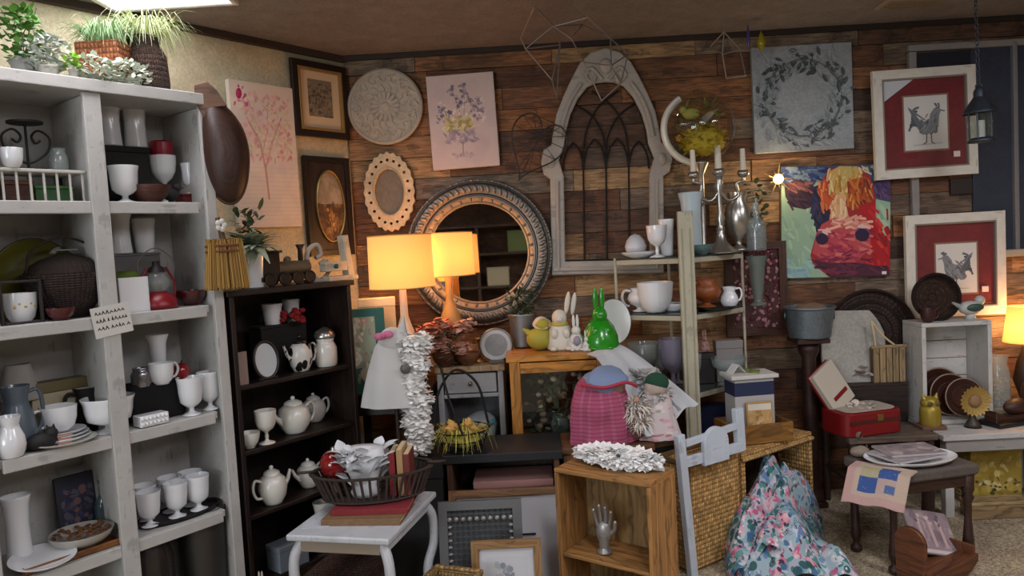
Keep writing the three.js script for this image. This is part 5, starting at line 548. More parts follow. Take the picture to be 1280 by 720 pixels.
{ // teal rose book and boxes
  const p = ptZ(464, 492, 0.52, TABY), s = mpp(p), t = thing('rose_book', 'tall teal book with a rose pattern standing in the corner', 'book', p, 0.25); const W = 44 * s, H = 106 * s; add(t, 'cover', bx(W, H, 0.008, 0, H / 2, 0.016), M(0x1d5a54, 0.5)); add(t, 'cover', bx(W, H, 0.008, 0, H / 2, -0.016), M(0x1d5a54, 0.5)); add(t, 'pages', bx(W - 0.006, H - 0.008, 0.024, 0, H / 2, 0, { r: 0 }), M(0xcfc6b0, 0.9)); add(t, 'cover_print', new THREE.PlaneGeometry(W * 0.7, H * 0.86).translate(-W * 0.1, H * 0.5, 0.0206), M(0xffffff, 0.6, { map: paint(160, 360, (g) => { g.fillStyle = '#1f5c56'; g.fillRect(0, 0, 160, 360); g.fillStyle = '#8f9a86'; g.fillRect(6, 10, 148, 250); splat(g, 60, 20, 20, 140, 320, ['#c9c0a8', '#b58a80', '#8d9c80', '#d5c9b5', '#6d7d60'], 8, 22, 0.8); g.fillStyle = '#b9b49c'; g.beginPath(); g.arc(80, 290, 34, 0, 7); g.fill(); }) }));
  const q = ptZ(466, 384, 0.47); const b = thing('pale_box', 'pale yellow box standing behind the teal book', 'box', V3(q.x + 0.01, TABY, 0.42), 0.2); add(b, 'body', bx(46 * s, 106 * s, 0.07, 0, 53 * s, 0), M(0xc9bd98, 0.8)); add(b, 'lid', bx(47 * s, 11 * s, 0.073, 0, 111.5 * s, 0), M(0xd6cfae, 0.8));
}
{ // black trunk carrying the lace dress and the wire basket
  const a = ptZ(440, 590, 0.98, 0), b = ptZ(553, 590, 0.98, 0), w = b.x - a.x, y = 0.56, t = thing('storage_chest', 'black storage chest behind the little white table', 'chest', V3((a.x + b.x) / 2, 0, 0.82)), m = M(0x1c1818, 0.6, { map: T_MOTTLE }); add(t, 'body', bx(w, y - 0.08, 0.34, 0, (y - 0.08) / 2, 0), m); add(t, 'lid', bx(w + 0.01, 0.078, 0.35, 0, y - 0.039, 0), m); add(t, 'latch', bx(0.03, 0.05, 0.012, 0, y - 0.09, 0.18), metal(0x6b6254, 0.4));
  const p = ptZ(506, 572, 0.86, y), s = mpp(p), d = thing('lace_dress', 'white lace doll dress on a stand with a pink bow', 'doll dress', p), wm = cloth(0xdcdad6), lace = M(0xf4f2ee, 0.95);
  add(d, 'stand', [bar([-6 * s, 0, 0], [-6 * s, 150 * s, 0], 3 * s, 2.4 * s), cyl(16 * s, 14 * s, 5 * s, -4 * s, 2.5 * s, 0)], wood(0x3a2a20)); add(d, 'skirt', wob(grid(48, 16, (u, v) => { const a2 = u * 6.2832, k = 1 - v, r = (16 + 24 * Math.pow(k, 0.7)) * s * (1 + 0.05 * Math.sin(a2 * 7) * k); return [-8 * s + r * Math.cos(a2), (64 + 78 * v) * s, r * 0.62 * Math.sin(a2)]; }), 0.006, 14), wm); add(d, 'bodice', wob(sph(21 * s, -4 * s, 142 * s, 0, 1, 0.95, 0.7, 20), 0.008, 22), wm); add(d, 'sleeve', [sph(13 * s, 22 * s, 140 * s, 4 * s, 1.5, 0.8, 0.8), petals(170, 24 * s, 14 * s, 14 * s, 9 * s, 9 * s).translate(22 * s, 140 * s, 4 * s)], lace); add(d, 'collar_point', bar([6 * s, 150 * s, 0], [10 * s, 174 * s, 0], 8 * s, 0.6 * s), wm);
  for (let i = 0; i < 9; i++) add(d, 'ruffle', [wob(sph(13 * s, 0, 0, 0, 1.1, 0.8, 0.9, 16), 0.008, 50, i), petals(120, RR(14, 18) * s, 13 * s, 14 * s, 8 * s, 9 * s)].map((g) => g.translate((20 + 3 * Math.sin(i * 2)) * s, (14 + i * 14.2) * s, 8 * s)), lace); add(d, 'button', sph(6.5 * s, 12 * s, 112 * s, 24 * s, 1, 1, 0.4), M(0x5a5550, 0.4)); add(d, 'bow', [sph(6 * s, -18 * s, 152 * s, 17 * s, 1.2, 0.8, 0.5, 10), sph(6 * s, -8 * s, 154 * s, 17 * s, 1.2, 0.8, 0.5, 10), sph(3 * s, -13 * s, 153 * s, 20 * s, 1, 1, 1, 8)], M(0xc46a8c, 0.8), 'pink ribbon bow');
  const q = ptZ(573, 562, 1.0, 0.57), k = mpp(q);
}
{ // peach silk flowers, wooden bowl, little clock plate and galvanised planter on the nightstand
  const y = DRY; { const p = ptZ(541, 446, 0.4, y), s = mpp(p); p.x = Math.max(p.x, -0.45); const t = thing('silk_roses', 'peach and pink silk roses below the amber lamps', 'flowers', p); for (let i = 0; i < 11; i++) { const q = RR(8, 12) * s; add(t, 'rose', mg([sph(q * 0.7, 0, 0, 0), petals(40, q, q * 0.85, q, q * 0.7, q * 1.1)]).translate(RR(-24, 30) * s, (18 + i * 3.6) * s, RR(-4, 20) * s), M(i & 1 ? 0xc99a86 : 0xb9785f, 0.85)); } add(t, 'leaves', bush(50, 26 * s, 44 * s, 14 * s, 7 * s), leafMat(0x54593a)); add(t, 'vase', lathe(PROF.bowl, 34 * s, 22 * s), wood(0x6a4028)); }
  vessel('wooden_bowl', 'shallow reddish wooden bowl on the nightstand', 'bowl', 584, 448, inZ(0.385, y), 32, 16, 'bowl', wood(0x8a5a3c), { turn: 0 });
  { const p = ptZ(621, 444, 0.36, y), s = mpp(p), t = thing('display_dish', 'round white dish with a grey mottled centre on a stand', 'dish', p); add(t, 'dial', lathe([[0, 0], [0.47, 0], [0.5, 0.3], [0.5, 0.7], [0.44, 1], [0, 0.9]], 40 * s, 0.02, 32).rotateX(Math.PI / 2).translate(0, 23 * s, 0), M(0xb9b9b6, 0.4)); add(t, 'rim', tor(19.5 * s, 1.8 * s, 0, 23 * s, 0.012, { seg: 36 }), metal(0x8f8d88, 0.35)); add(t, 'foot', bx(20 * s, 4 * s, 12 * s, 0, 2 * s, 0), M(0x5f5a52, 0.5)); add(t, 'centre', wob(lathe([[0, 0.02], [0.8, 0.014], [1, 0]], 15 * s, 0.2, 28).rotateX(Math.PI / 2).translate(0, 23 * s, 0.0185), 0.0008, 200), M(0x9a9a98, 0.6, { map: T_MOTTLE })); }
  { const p = ptZ(656, 430, 0.36, y), s = mpp(p); p.x = Math.min(p.x, -0.115); p.z = 0.3; const t = thing('metal_planter', 'grey galvanised planter with dark green sprigs by the mirror', 'planter', ptZ(655, 428, 0.3, 0.955)); add(t, 'pot', lathe(PROF.tub, 36 * s, 42 * s), metal(0x8a8c8c, 0.5)); add(t, 'sprigs', bush(120, 22 * s, 38 * s, 14 * s, 5 * s, { ball: 1 }).translate(0, 34 * s, 0), leafMat(0x3c4a2c)); }
  vessel('brass_candlestick', 'short pale brass candlestick beside the clock face', 'candlestick', 600, 441, inZ(0.3, y), 18, 30, 'candlestick', metal(0xa58f68, 0.4));
}
// ---------------------------------------------------------------- honey coloured glass cabinet and its bunnies
const CABY = 0.95;
{
  const t = thing('glass_cabinet', 'honey oak cabinet with a glass door full of dried flowers', 'cabinet', V3(0.13, 0, 0.43)), m = wood(0xcf8c3c, 0.4), w = 0.48, D = 0.34, z = D / 2; add(t, 'top', bx(w + 0.03, 0.03, D + 0.03, 0, CABY - 0.015, 0), m); for (const x of [-1, 1]) { add(t, 'side_panel', bx(0.018, CABY - 0.03, D, x * (w / 2 - 0.009), (CABY - 0.03) / 2, 0), m); } add(t, 'back_panel', bx(w - 0.04, CABY - 0.03, 0.01, 0, (CABY - 0.03) / 2, -z + 0.005), wood(0x3a2718)); add(t, 'base_board', bx(w - 0.04, 0.06, D - 0.02, 0, 0.03, 0), m); add(t, 'shelf', bx(w - 0.04, 0.015, D - 0.06, 0, 0.5, -0.01), m);
  const dr = add(t, 'door', [bx(0.052, CABY - 0.09, 0.022, -w / 2 + 0.026, (CABY - 0.03) / 2 + 0.03, z + 0.011), bx(0.052, CABY - 0.09, 0.022, w / 2 - 0.026, (CABY - 0.03) / 2 + 0.03, z + 0.011), bx(w - 0.104, 0.05, 0.022, 0, CABY - 0.06, z + 0.011), bx(w - 0.104, 0.07, 0.022, 0, 0.1, z + 0.011)], m); add(dr, 'pane', bx(w - 0.1, CABY - 0.2, 0.003, 0, CABY / 2 + 0.02, z + 0.008, { r: 0 }), GLASS); add(dr, 'knob', sph(0.012, w / 2 - 0.03, 0.6, z + 0.03), metal(0x8f7a48, 0.4));
  const f = thing('dried_flowers', 'dried green and cream flowers inside the glass cabinet', 'flowers', V3(0.13, 0.508, 0.43)); add(f, 'foliage', bush(170, 0.17, 0.32, 0.07, 0.03), leafMat(0x4a5a3f)); const bl = [[], []]; for (let i = 0; i < 40; i++) bl[i & 1].push(sph(RR(0.012, 0.022), RR(-0.17, 0.17), RR(0.06, 0.34), RR(-0.05, 0.11), 1, 0.8, 1, 8)); add(f, 'blossoms', bl[0], M(0xbfae90, 0.85)); add(f, 'blossoms', bl[1], M(0x8a6d50, 0.85)); add(f, 'vase', lathe(PROF.jar, 0.1, 0.1), CUTGLASS);
}
function bunny(label, px, py, z, y, hpx, mat, o = {}) {
  const p = ptZ(px, py, z, y), h = hpx * mpp(p), t = thing(o.name || 'bunny_figurine', label, 'figurine', p, o.turn ?? 0), part = (n, g) => add(t, n, g, mat);
  part('body', [lathe([[0, 0], [0.3, 0], [0.34, 0.05], [0.33, 0.2], [0.26, 0.38], [0.15, 0.5], [0, 0.52]], h * 0.72 * (o.fat ?? 1), h, 20), sph(h * 0.13, 0, h * 0.56, h * 0.05, 1, 1.1, 1.1, 14), sph(h * 0.06, 0, h * 0.54, h * 0.17, 1, 0.8, 1, 8)]); for (const m of [-1, 1]) { part('ear', sph(h * 0.05, m * h * 0.055 + (o.tilt ?? 0) * h * 0.1, h * 0.82, 0, 0.9, 4, 0.6, 12).rotateZ(-(o.tilt ?? 0) * 0.3)); part('paw', sph(h * 0.06, m * h * 0.1, h * 0.3, h * 0.2, 1, 1.5, 1, 10)); part('foot', sph(h * 0.07, m * h * 0.13, h * 0.05, h * 0.22, 1, 0.7, 1.6, 10)); } if (o.extra) o.extra(t, h); return t;
}
bunny('white bunny figurine with long tilted ears and a yellow scarf', 701, 438, 0.45, CABY, 72, M(0xd2ccbe, 0.6), { tilt: 0.6, extra: (t, h) => add(t, 'scarf', tor(h * 0.11, h * 0.045, 0, h * 0.45, h * 0.02, { rx: 1.5708 }), M(0xb8a843, 0.8)) });
bunny('small white bunny figurine holding an egg on the honey cabinet', 721, 438, 0.5, CABY, 44, M(0xd8d6d0, 0.5), { extra: (t, h) => add(t, 'egg', sph(h * 0.13, 0, h * 0.3, h * 0.27, 0.8, 1.1, 0.7), M(0x8f8a9a, 0.5)) });
bunny('tiny plain white bunny beside the green bunny', 734, 440, 0.54, CABY, 26, M(0xd6d4cc, 0.5));
bunny('glossy bright green glass bunny on the honey cabinet', 751, 437, 0.5, CABY, 76, M(0x1f8a12, 0.25, { phys: 1, clearcoat: 0.7 }), { fat: 1.25 });
{ const p = ptZ(675, 436, 0.45, CABY), s = mpp(p), t = thing('chick_figurine', 'yellow green chick figurine with a white bonnet', 'figurine', p); add(t, 'body', [sph(15 * s, 0, 15 * s, 0, 1.1, 0.95, 1), sph(9 * s, 4 * s, 32 * s, 2 * s), bar([-8 * s, 20 * s, 0], [-20 * s, 28 * s, 0], 6 * s, 1.5 * s)], M(0xa39a35, 0.6)); add(t, 'bonnet', [sph(9.6 * s, 3 * s, 34 * s, -1 * s, 1, 0.9, 1), cyl(12 * s, 11 * s, 1.5 * s, 4 * s, 34 * s, 0, 16, { rx: 0.5 })], M(0xcfc4ae, 0.8)); add(t, 'beak', bar([10 * s, 31 * s, 7 * s], [14 * s, 30 * s, 9 * s], 2 * s, 0.3 * s), M(0xb86a2a, 0.6)); }
leanDish('egg_plate', 'white egg shaped plate standing behind the green bunny', 'plate', 767, 400, inZ(0.34), 42, M(0xd5dad6, 0.3), { sy: 1.35, lean: 0.12, rest: CABY });
{ // white cloth sliding off the cabinet onto the dolls
  const a = ptZ(752, 444, 0.58, CABY + 0.004), b = ptZ(848, 528, 0.85); const t = thing('white_linen', 'white linen cloth draped from the honey cabinet corner', 'linen', a); const v = b.clone().sub(a); add(t, 'cloth', slab(28, 30, (u, q) => { const s = (u - 0.5) * 0.38, x = q * v.x, z = q * v.z * 0.9, drop = q < 0.16 ? 0 : -Math.pow((q - 0.16) / 0.84, 1.15) * 0.3; return [x + s * 0.55 * (0.6 + q * 0.8) - 0.02, drop + 0.012 * Math.sin(u * 15 + q * 3) * q + s * 0.24 * q, z - s * 0.62]; }, 0.004), cloth(0xe6e8ea)); add(t, 'lace_edge', wob(tube([[0.045, -0.02, -0.09], [v.x * 0.55, -0.1, 0.07], [v.x * 1.08, -0.27, v.z * 0.75]], 0.012, 40, 8), 0.008, 60), M(0xd9dada, 0.95, { bumpMap: T_LACEB, bumpScale: 0.006 }));
}

// ---------------------------------------------------------------- glass display shelves with cream posts
const ET = [1.39, 1.1, 0.7, 0.34];
{
  const F = [0.795, 0.5], L = [0.47, 0.27], Rr = [1.16, 0.2], B = [0.78, 0.13], t = thing('glass_etagere', 'cream post display stand with glass shelves of silver and crystal', 'display stand', V3(F[0], 0, F[1])), m = painted(0xbdb79f), o = ([x, z]) => [x - F[0], z - F[1]];
  add(t, 'front_post', bx(0.075, 1.615, 0.03, 0, 0.8075, 0.016), m); add(t, 'post_groove', [bx(0.008, 1.5, 0.004, -0.02, 0.78, 0.032), bx(0.008, 1.5, 0.004, 0.02, 0.78, 0.032)], painted(0xa59f86));
  for (const q of [L, Rr, B]) { const [x, z] = o(q); add(t, 'rear_post', bx(0.014, 1.395, 0.014, x, 0.6975, z), m); }
  for (const y of ET) { const pts = [F, Rr, B, L].map((q) => { const [x, z] = o(q); return [x, -z]; }); add(t, 'glass_shelf', ext(pts, 0.006, { bevel: 0.001 }).rotateX(-Math.PI / 2).translate(0, y - 0.008, 0), M(0x7f8f8c, 0.08, { phys: 1, transmission: 0.75, thickness: 0 })); for (const [a, b] of [[F, L], [F, Rr]]) { const [x0, z0] = o(a), [x1, z1] = o(b), len = Math.hypot(x1 - x0, z1 - z0); add(t, 'shelf_edge', bx(len - 0.02, 0.026, 0.014, (x0 + x1) / 2, y - 0.021, (z0 + z1) / 2, { ry: -Math.atan2(z1 - z0, x1 - x0) }), m); } }
}
{
  const [a, b, c, d] = ET, Z = (z, y) => inZ(z, y + 0.001);
  vessel('serving_dish', 'low white dish on the top glass shelf', 'dish', 800, 324, Z(0.3, a), 46, 7, 'plate', MILK);
  { const p = ptZ(795, 318, 0.3, a + 0.014), s = mpp(p); solo('ceramic_egg', 'white ceramic egg on the low dish', 'egg', lathe([[0, 0], [0.3, 0.06], [0.46, 0.25], [0.5, 0.42], [0.4, 0.72], [0.22, 0.93], [0, 1]], 27 * s, 27 * s), M(0xcfd4d8, 0.35), p); }
  vessel('milk_glass_goblet', 'milk glass goblet on the top glass shelf by the post', 'goblet', 822, 322, Z(0.4, a), 26, 40, 'goblet', MILK); vessel('milk_glass_vase', 'tall square shouldered white vase behind the cream post', 'vase', 866, 318, Z(0.33, a), 30, 78, 'tall', M(0xb9cad0, 0.3)); vessel('stacked_cups', 'stack of white ribbed cups behind the goblet', 'cup', 834, 320, Z(0.26, a), 20, 46, 'tumbler', MILK);
  { const p = ptZ(902, 321, 0.29, a + 0.001), s = mpp(p), t = thing('candelabra', 'three armed silver candelabra with white candles', 'candelabra', p, 0.25), m = SILVER; add(t, 'base', lathe([[0, 0], [0.5, 0], [0.5, 0.06], [0.34, 0.2], [0.16, 0.45], [0.1, 0.8], [0.12, 1], [0, 1]], 44 * s, 32 * s), m); add(t, 'stem', lathe([[0.5, 0], [0.3, 0.1], [0.55, 0.2], [0.3, 0.3], [0.3, 0.7], [0.6, 0.8], [0.35, 0.9], [0.5, 1], [0, 1]], 11 * s, 66 * s).translate(0, 30 * s, 0), m);
    for (const k of [-1, 1]) { add(t, 'arm', tube([[0, 78 * s, 0], [k * 12 * s, 66 * s, 0], [k * 26 * s, 72 * s, 0], [k * 24 * s, 86 * s, 0], [k * 34 * s, 90 * s, 0], [k * 34 * s, 94 * s, 0]], 2.2 * s, 40), m); add(t, 'candle_cup', lathe([[0, 0], [0.3, 0.1], [0.5, 0.5], [0.4, 1], [0, 0.9]], 15 * s, 9 * s).translate(k * 34 * s, 93 * s, 0), m); add(t, 'candle', cyl(3.6 * s, 3 * s, 28 * s, k * 34 * s, 115 * s, 0, 12), M(0xd9d4c4, 0.6)); } add(t, 'candle_cup', lathe([[0, 0], [0.3, 0.1], [0.5, 0.5], [0.4, 1], [0, 0.9]], 17 * s, 10 * s).translate(0, 95 * s, 0), m); add(t, 'candle', cyl(4.2 * s, 3.6 * s, 30 * s, 0, 119 * s, 0, 12), M(0xd9d4c4, 0.6)); }
  vessel('silver_pitcher', 'tall silver coffee pot behind the candelabra', 'pitcher', 924, 318, Z(0.2, a), 34, 74, 'urn', SILVER, { turn: 0, handle: 'r' }); vessel('glass_carafe', 'clear glass carafe at the end of the top shelf', 'carafe', 946, 318, Z(0.23, a), 24, 60, 'bottle', CUTGLASS); vessel('glass_dish', 'teal tinted glass dish behind the cream post', 'dish', 876, 321, Z(0.38, a), 34, 13, 'bowl', M(0x8fb0b0, 0.1, { phys: 1, transmission: 0.7, thickness: 0 }));
  { const p = ptZ(880, 318, 0.215, a + 0.001), s = mpp(p), q = ptZ(878, 160, 0.215), r = 44 * s, t = thing('glass_globe', 'large glass globe of yellow moss and feathers on a stand', 'globe', p), H = q.y - p.y; add(t, 'stand', lathe([[0, 0], [0.5, 0], [0.46, 0.04], [0.12, 0.1], [0.1, 0.85], [0.3, 0.97], [0.32, 1], [0, 1]], 34 * s, H - r * 0.92), SILVER); add(t, 'globe', sph(r, 0, H, 0, 1, 1, 1, 32), M(0xf4f6f2, 0.03, { phys: 1, transmission: 1, thickness: 0, ior: 1.45 })); add(t, 'moss', mg([wob(sph(r * 0.66, 4 * s, H - r * 0.36, 0, 1, 0.66, 1, 28), 0.03, 30), petals(260, r * 0.72, r * 0.46, r * 0.7, r * 0.2, r * 0.12).translate(4 * s, H - r * 0.34, 0)]), M(0xbda526, 0.95)); add(t, 'twigs', bush(70, r * 0.6, r * 0.9, r * 0.35, r * 0.1).translate(0, H - r * 0.2, 0), leafMat(0x8a8a4a)); add(t, 'feathers', [0, 1, 2, 3, 4, 5].map((i) => turned(leaf(r * 0.9, r * 0.35, 0.5, 6), [0, H, 0], 0.6 + i, 0.5 + 0.1 * i)), M(0xb7b3ac, 0.9)); add(t, 'bird', [sph(r * 0.16, -r * 0.3, H + r * 0.35, r * 0.4, 1.5, 1, 1), sph(r * 0.1, -r * 0.52, H + r * 0.46, r * 0.42)], M(0x9a9a4c, 0.8)); add(t, 'rim', tor(r * 0.98, r * 0.1, 0, H, -r * 0.02, { seg: 48, arc: 2.4, rz: 2.1 }), CREAMW); }
  vessel('milk_glass_bowl', 'white hobnail bowl on the second glass shelf', 'bowl', 820, 392, Z(0.32, b), 46, 38, 'cup', MILK, { facet: 0.004 });
  vessel('serving_tray', 'black serving tray on the second glass shelf', 'tray', 892, 389, Z(0.33, b), 66, 5, 'plate', M(0x16181a, 0.3)); vessel('copper_pot', 'round copper orange pot on the black tray', 'pot', 884, 380, Z(0.33, b + 0.012), 36, 36, 'urn', M(0x8a4a22, 0.4)); vessel('creamer', 'small white creamer at the tray end', 'pitcher', 912, 380, Z(0.33, b + 0.014), 22, 24, 'pitcher', MILK, { turn: 0, handle: 'r' });
  vessel('glass_vase', 'tall smoky glass vase beside the framed blossoms', 'vase', 948, 389, Z(0.25, b), 26, 62, 'flare', M(0xaab5ae, 0.1, { phys: 1, transmission: 0.7, thickness: 0 }));
  vessel('glass_compote', 'clear cut glass compote under the hobnail bowl', 'compote', 806, 478, Z(0.29, c), 42, 56, 'compote', CUTGLASS, { facet: 0.003 }); vessel('glass_compote', 'lilac tinted glass compote next to the cream post', 'compote', 842, 482, Z(0.42, c), 34, 66, 'goblet', M(0xb8b2c4, 0.12, { phys: 1, transmission: 0.7, thickness: 0 }));
  crateBox('dark_box', 'small dark box on the third glass shelf', 'box', 870, 894, 440, 478, Z(0.28, c), 0.06, M(0x2a2524, 0.6), { turn: 0 }); crateBox('grey_box', 'grey cardboard box on the third glass shelf', 'box', 897, 930, 424, 476, Z(0.26, c), 0.07, M(0x85807c, 0.85), { turn: 0 });
  vessel('cake_stand', 'cut glass cake stand with a scalloped bowl', 'cake stand', 912, 486, Z(0.33, c), 44, 34, 'compote', CUTGLASS, { facet: 0.004 });
  bunny('little pink bisque figurine on the dark box', 881, 440, 0.25, c + 0.175, 26, M(0xa8847c, 0.6), { name: 'bisque_figurine' });
  crateBox('navy_case', 'navy blue fabric case on the bottom glass shelf', 'case', 868, 930, 500, 556, Z(0.29, d), 0.1, M(0x141c3d, 0.9), { turn: 0 });
  { const p = ptZ(946, 316, 0.17, 1.39), s = mpp(p), t = thing('trailing_ivy', 'dark green trailing ivy beside the glass carafe', 'plant', V3(p.x, a + 0.001, 0.2)); add(t, 'leaves', bush(70, 12 * s, 84 * s, 10 * s, 7 * s), leafMat(0x4c5a38)); add(t, 'pot', lathe(PROF.pot, 22 * s, 18 * s), M(0x4a4038, 0.7)); }
}
// boxes and books right of the stand, resting on the wicker cubes
const WK = 0.62, WT = 0.47;                                        // the wicker cubes' turn and height
{
  const dir = V3(Math.cos(WK), 0, -Math.sin(WK)), nrm = V3(Math.sin(WK), 0, Math.cos(WK)), corner = V3(0.95, 0, 0.8), wm = wicker(0xe2b878), D = 0.2;
  { const w = 0.36, c = corner.clone().addScaledVector(dir, -w / 2 - 0.004), t = thing('wicker_cube', 'tall closed golden wicker cube beside the white panel', 'basket', c, WK), h = 0.5; add(t, 'front_panel', bx(w - 0.03, h - 0.03, 0.02, 0, h / 2, -0.01, { r: 0.006 }), wm); add(t, 'back_panel', bx(w - 0.03, h - 0.03, 0.02, 0, h / 2, -D + 0.01, { r: 0.006 }), wm); for (const k of [-1, 1]) add(t, 'side_panel', bx(0.02, h - 0.03, D - 0.04, k * (w / 2 - 0.012), h / 2, -D / 2, { r: 0.006 }), wm); add(t, 'bottom', bx(w - 0.03, 0.015, D - 0.03, 0, 0.0075, -D / 2), wm); for (const [x, z] of [[-1, 0], [1, 0], [-1, 1], [1, 1]]) add(t, 'corner_cane', cyl(0.013, 0.013, h, x * (w / 2 - 0.013), h / 2, -z * (D - 0.02) - 0.01, 10), wicker(0xa67a42)); const rim = wicker(0xe0b478); add(t, 'rim', tube([[-w / 2 + 0.01, h - 0.01, -0.01], [w / 2 - 0.01, h - 0.01, -0.01]], 0.013, 8, 8), rim); add(t, 'rim', tube([[-w / 2 + 0.01, h - 0.01, -D + 0.01], [w / 2 - 0.01, h - 0.01, -D + 0.01]], 0.013, 8, 8), rim); for (const k of [-1, 1]) add(t, 'rim', tube([[k * (w / 2 - 0.012), h - 0.01, -0.01], [k * (w / 2 - 0.012), h - 0.01, -D + 0.01]], 0.013, 8, 8), rim); add(t, 'lining', bx(w - 0.07, 0.02, D - 0.07, 0, h - 0.06, -D / 2), cloth(0x9a94a4)); }
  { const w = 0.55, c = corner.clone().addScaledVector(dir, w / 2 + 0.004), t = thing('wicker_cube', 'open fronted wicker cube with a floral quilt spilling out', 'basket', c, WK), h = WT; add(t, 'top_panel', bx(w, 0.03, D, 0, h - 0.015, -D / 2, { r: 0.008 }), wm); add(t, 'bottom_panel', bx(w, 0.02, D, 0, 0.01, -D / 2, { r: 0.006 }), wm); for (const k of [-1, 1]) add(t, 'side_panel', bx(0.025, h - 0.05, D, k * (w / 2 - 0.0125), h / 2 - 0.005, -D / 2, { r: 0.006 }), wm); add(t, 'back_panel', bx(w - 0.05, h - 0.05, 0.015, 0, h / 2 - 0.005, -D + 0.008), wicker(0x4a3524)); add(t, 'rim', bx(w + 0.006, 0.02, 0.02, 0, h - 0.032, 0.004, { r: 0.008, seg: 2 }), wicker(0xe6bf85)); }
  // quilt
  const t = thing('floral_quilt', 'floral quilt of teal, pink and white heaped out of the wicker', 'quilt', V3(1.17, 0, 0.73), 0.02);
  const tx = paint(1024, 1024, (g) => { g.fillStyle = '#9fb3bd'; g.fillRect(0, 0, 1024, 1024); splat(g, 260, 0, 0, 1024, 1024, ['#c9c9cf', '#8fb0b4', '#b9a8b8', '#d5cdd2', '#6f98a0'], 20, 60, 0.7); splat(g, 420, 0, 0, 1024, 1024, ['#2f6b66', '#3f837a', '#1f4a48', '#55918a', '#3c5f8a', '#5a7fb0'], 10, 38, 0.8); for (let i = 0; i < 46; i++) { const x = R() * 1024, y = R() * 1024; splat(g, 10, x - 30, y - 30, x + 30, y + 30, ['#cf7f95', '#dfa3b0', '#b85a78', '#e5bcc2'], 10, 28, 0.85); } splat(g, 130, 0, 0, 1024, 1024, ['#232a30', '#3a1f33', '#5a2438', '#1d3634'], 5, 18, 0.8); splat(g, 120, 0, 0, 1024, 1024, ['#e6e4e6', '#dfe5e6'], 6, 16, 0.8); });
  tx.wrapS = tx.wrapT = THREE.RepeatWrapping; tx.repeat.set(1.6, 1.6); const qm = M(0xffffff, 0.9, { map: tx, bumpMap: T_CLOTHB, bumpScale: 0.001 });
  const sheet = (x0, len, wid, top, sd, rise) => grid(72, 72, (u, v) => { const q = v * len, zz = -0.1 + q, n = fbm(u * 2.6 + sd, v * 3 + sd), n2 = fbm(u * 6 + sd, v * 6 - sd), env = Math.pow(Math.max(0, Math.sin(Math.PI * u)), 0.55), fall = Math.pow(Math.max(0, 1 - Math.pow(v, 2.1)), 0.8), a = (u - 0.5) * wid * (0.9 + 0.28 * Math.pow(v, 0.7)) + 0.05 * Math.sin(v * 5 + sd) - 0.11 * v; const ridge = 0.12 * Math.pow(Math.abs(Math.sin(u * 6 + 4 * n + 2.5 * v + sd)), 1.3) + 0.1 * (n - 0.45) + 0.05 * (n2 - 0.45) + 0.05 * Math.abs(Math.sin(v * 8 + 5 * n + u * 3)); return [x0 + a + 0.04 * (n2 - 0.5), Math.max(0.005, env * (top * fall + ridge * (1 - 0.35 * v)) + rise * env), zz + 0.07 * (n - 0.5)]; });
  add(t, 'quilt', [metreUV(sheet(0, 0.56, 0.43, 0.27, 2.3, 0)), metreUV(sheet(-0.05, 0.46, 0.3, 0.25, 7.1, 0.06))], qm);
  // tray and books on the open cube
  const tp = ptZ(965, 543, 0.6, WT + 0.001), s = mpp(tp), tr = thing('wooden_tray', 'shallow golden wooden tray on top of the wicker cube', 'tray', tp, WK * 0.3), tm = wood(0x9c6c30); tr.position.set(1.08, WT + 0.001, 0.56); const tw = 80 * s, th = 24 * s; add(tr, 'base', bx(tw, 0.01, 0.2, 0, 0.005, 0), tm); for (const k of [-1, 1]) { add(tr, 'side', bx(tw, th, 0.012, 0, th / 2 + 0.002, k * 0.1), tm); add(tr, 'end', bx(0.012, th, 0.19, k * (tw / 2 - 0.006), th / 2 + 0.002, 0), tm); }
  const y0 = WT + 0.012; const bk = thing('display_carton', 'white carton with a navy band in the wooden tray', 'carton', V3(1.07, y0, 0.55), 0.12); const bh = 0.3; add(bk, 'body', bx(0.2, bh, 0.13, 0, bh / 2, 0), M(0xa9a6a4, 0.7)); add(bk, 'navy_band', bx(0.202, 0.07, 0.132, 0, bh - 0.05, 0), M(0x1f2747, 0.6)); add(bk, 'lid', bx(0.24, 0.02, 0.16, 0, bh + 0.01, 0), M(0xc3c0ba, 0.7));
  const bb = thing('tan_book', 'tan and gold paperback leaning on the white carton', 'book', V3(1.09, y0, 0.636), 0.1); add(bb, 'cover', bx(0.13, 0.19, 0.014, 0, 0.095, 0, { rx: -0.06 }), M(0xb08a55, 0.7)); add(bb, 'cover_print', new THREE.PlaneGeometry(0.115, 0.17).rotateX(-0.06).translate(0, 0.096, 0.0086), M(0xffffff, 0.7, { map: paint(128, 190, (g) => { g.fillStyle = '#b9935c'; g.fillRect(0, 0, 128, 190); splat(g, 40, 0, 40, 128, 190, ['#c9a670', '#a47a3c', '#8f6a3a', '#d5b98c'], 8, 26, 0.6); g.fillStyle = '#d5cdbd'; g.fillRect(0, 0, 128, 34); }) }));
  const dd = thing('leaf_dish', 'green leaf shaped dish on top of the white carton', 'dish', V3(1.1, y0 + bh + 0.0205, 0.56), 0.4); add(dd, 'leaf', leaf(0.14, 0.09, 0.15, 6).rotateX(Math.PI / 2).translate(0, 0.012, -0.07), glaze(0x7d8f4a, 0.3)); add(dd, 'foot', cyl(0.02, 0.025, 0.01, 0, 0.005, 0), glaze(0x7d8f4a, 0.3));
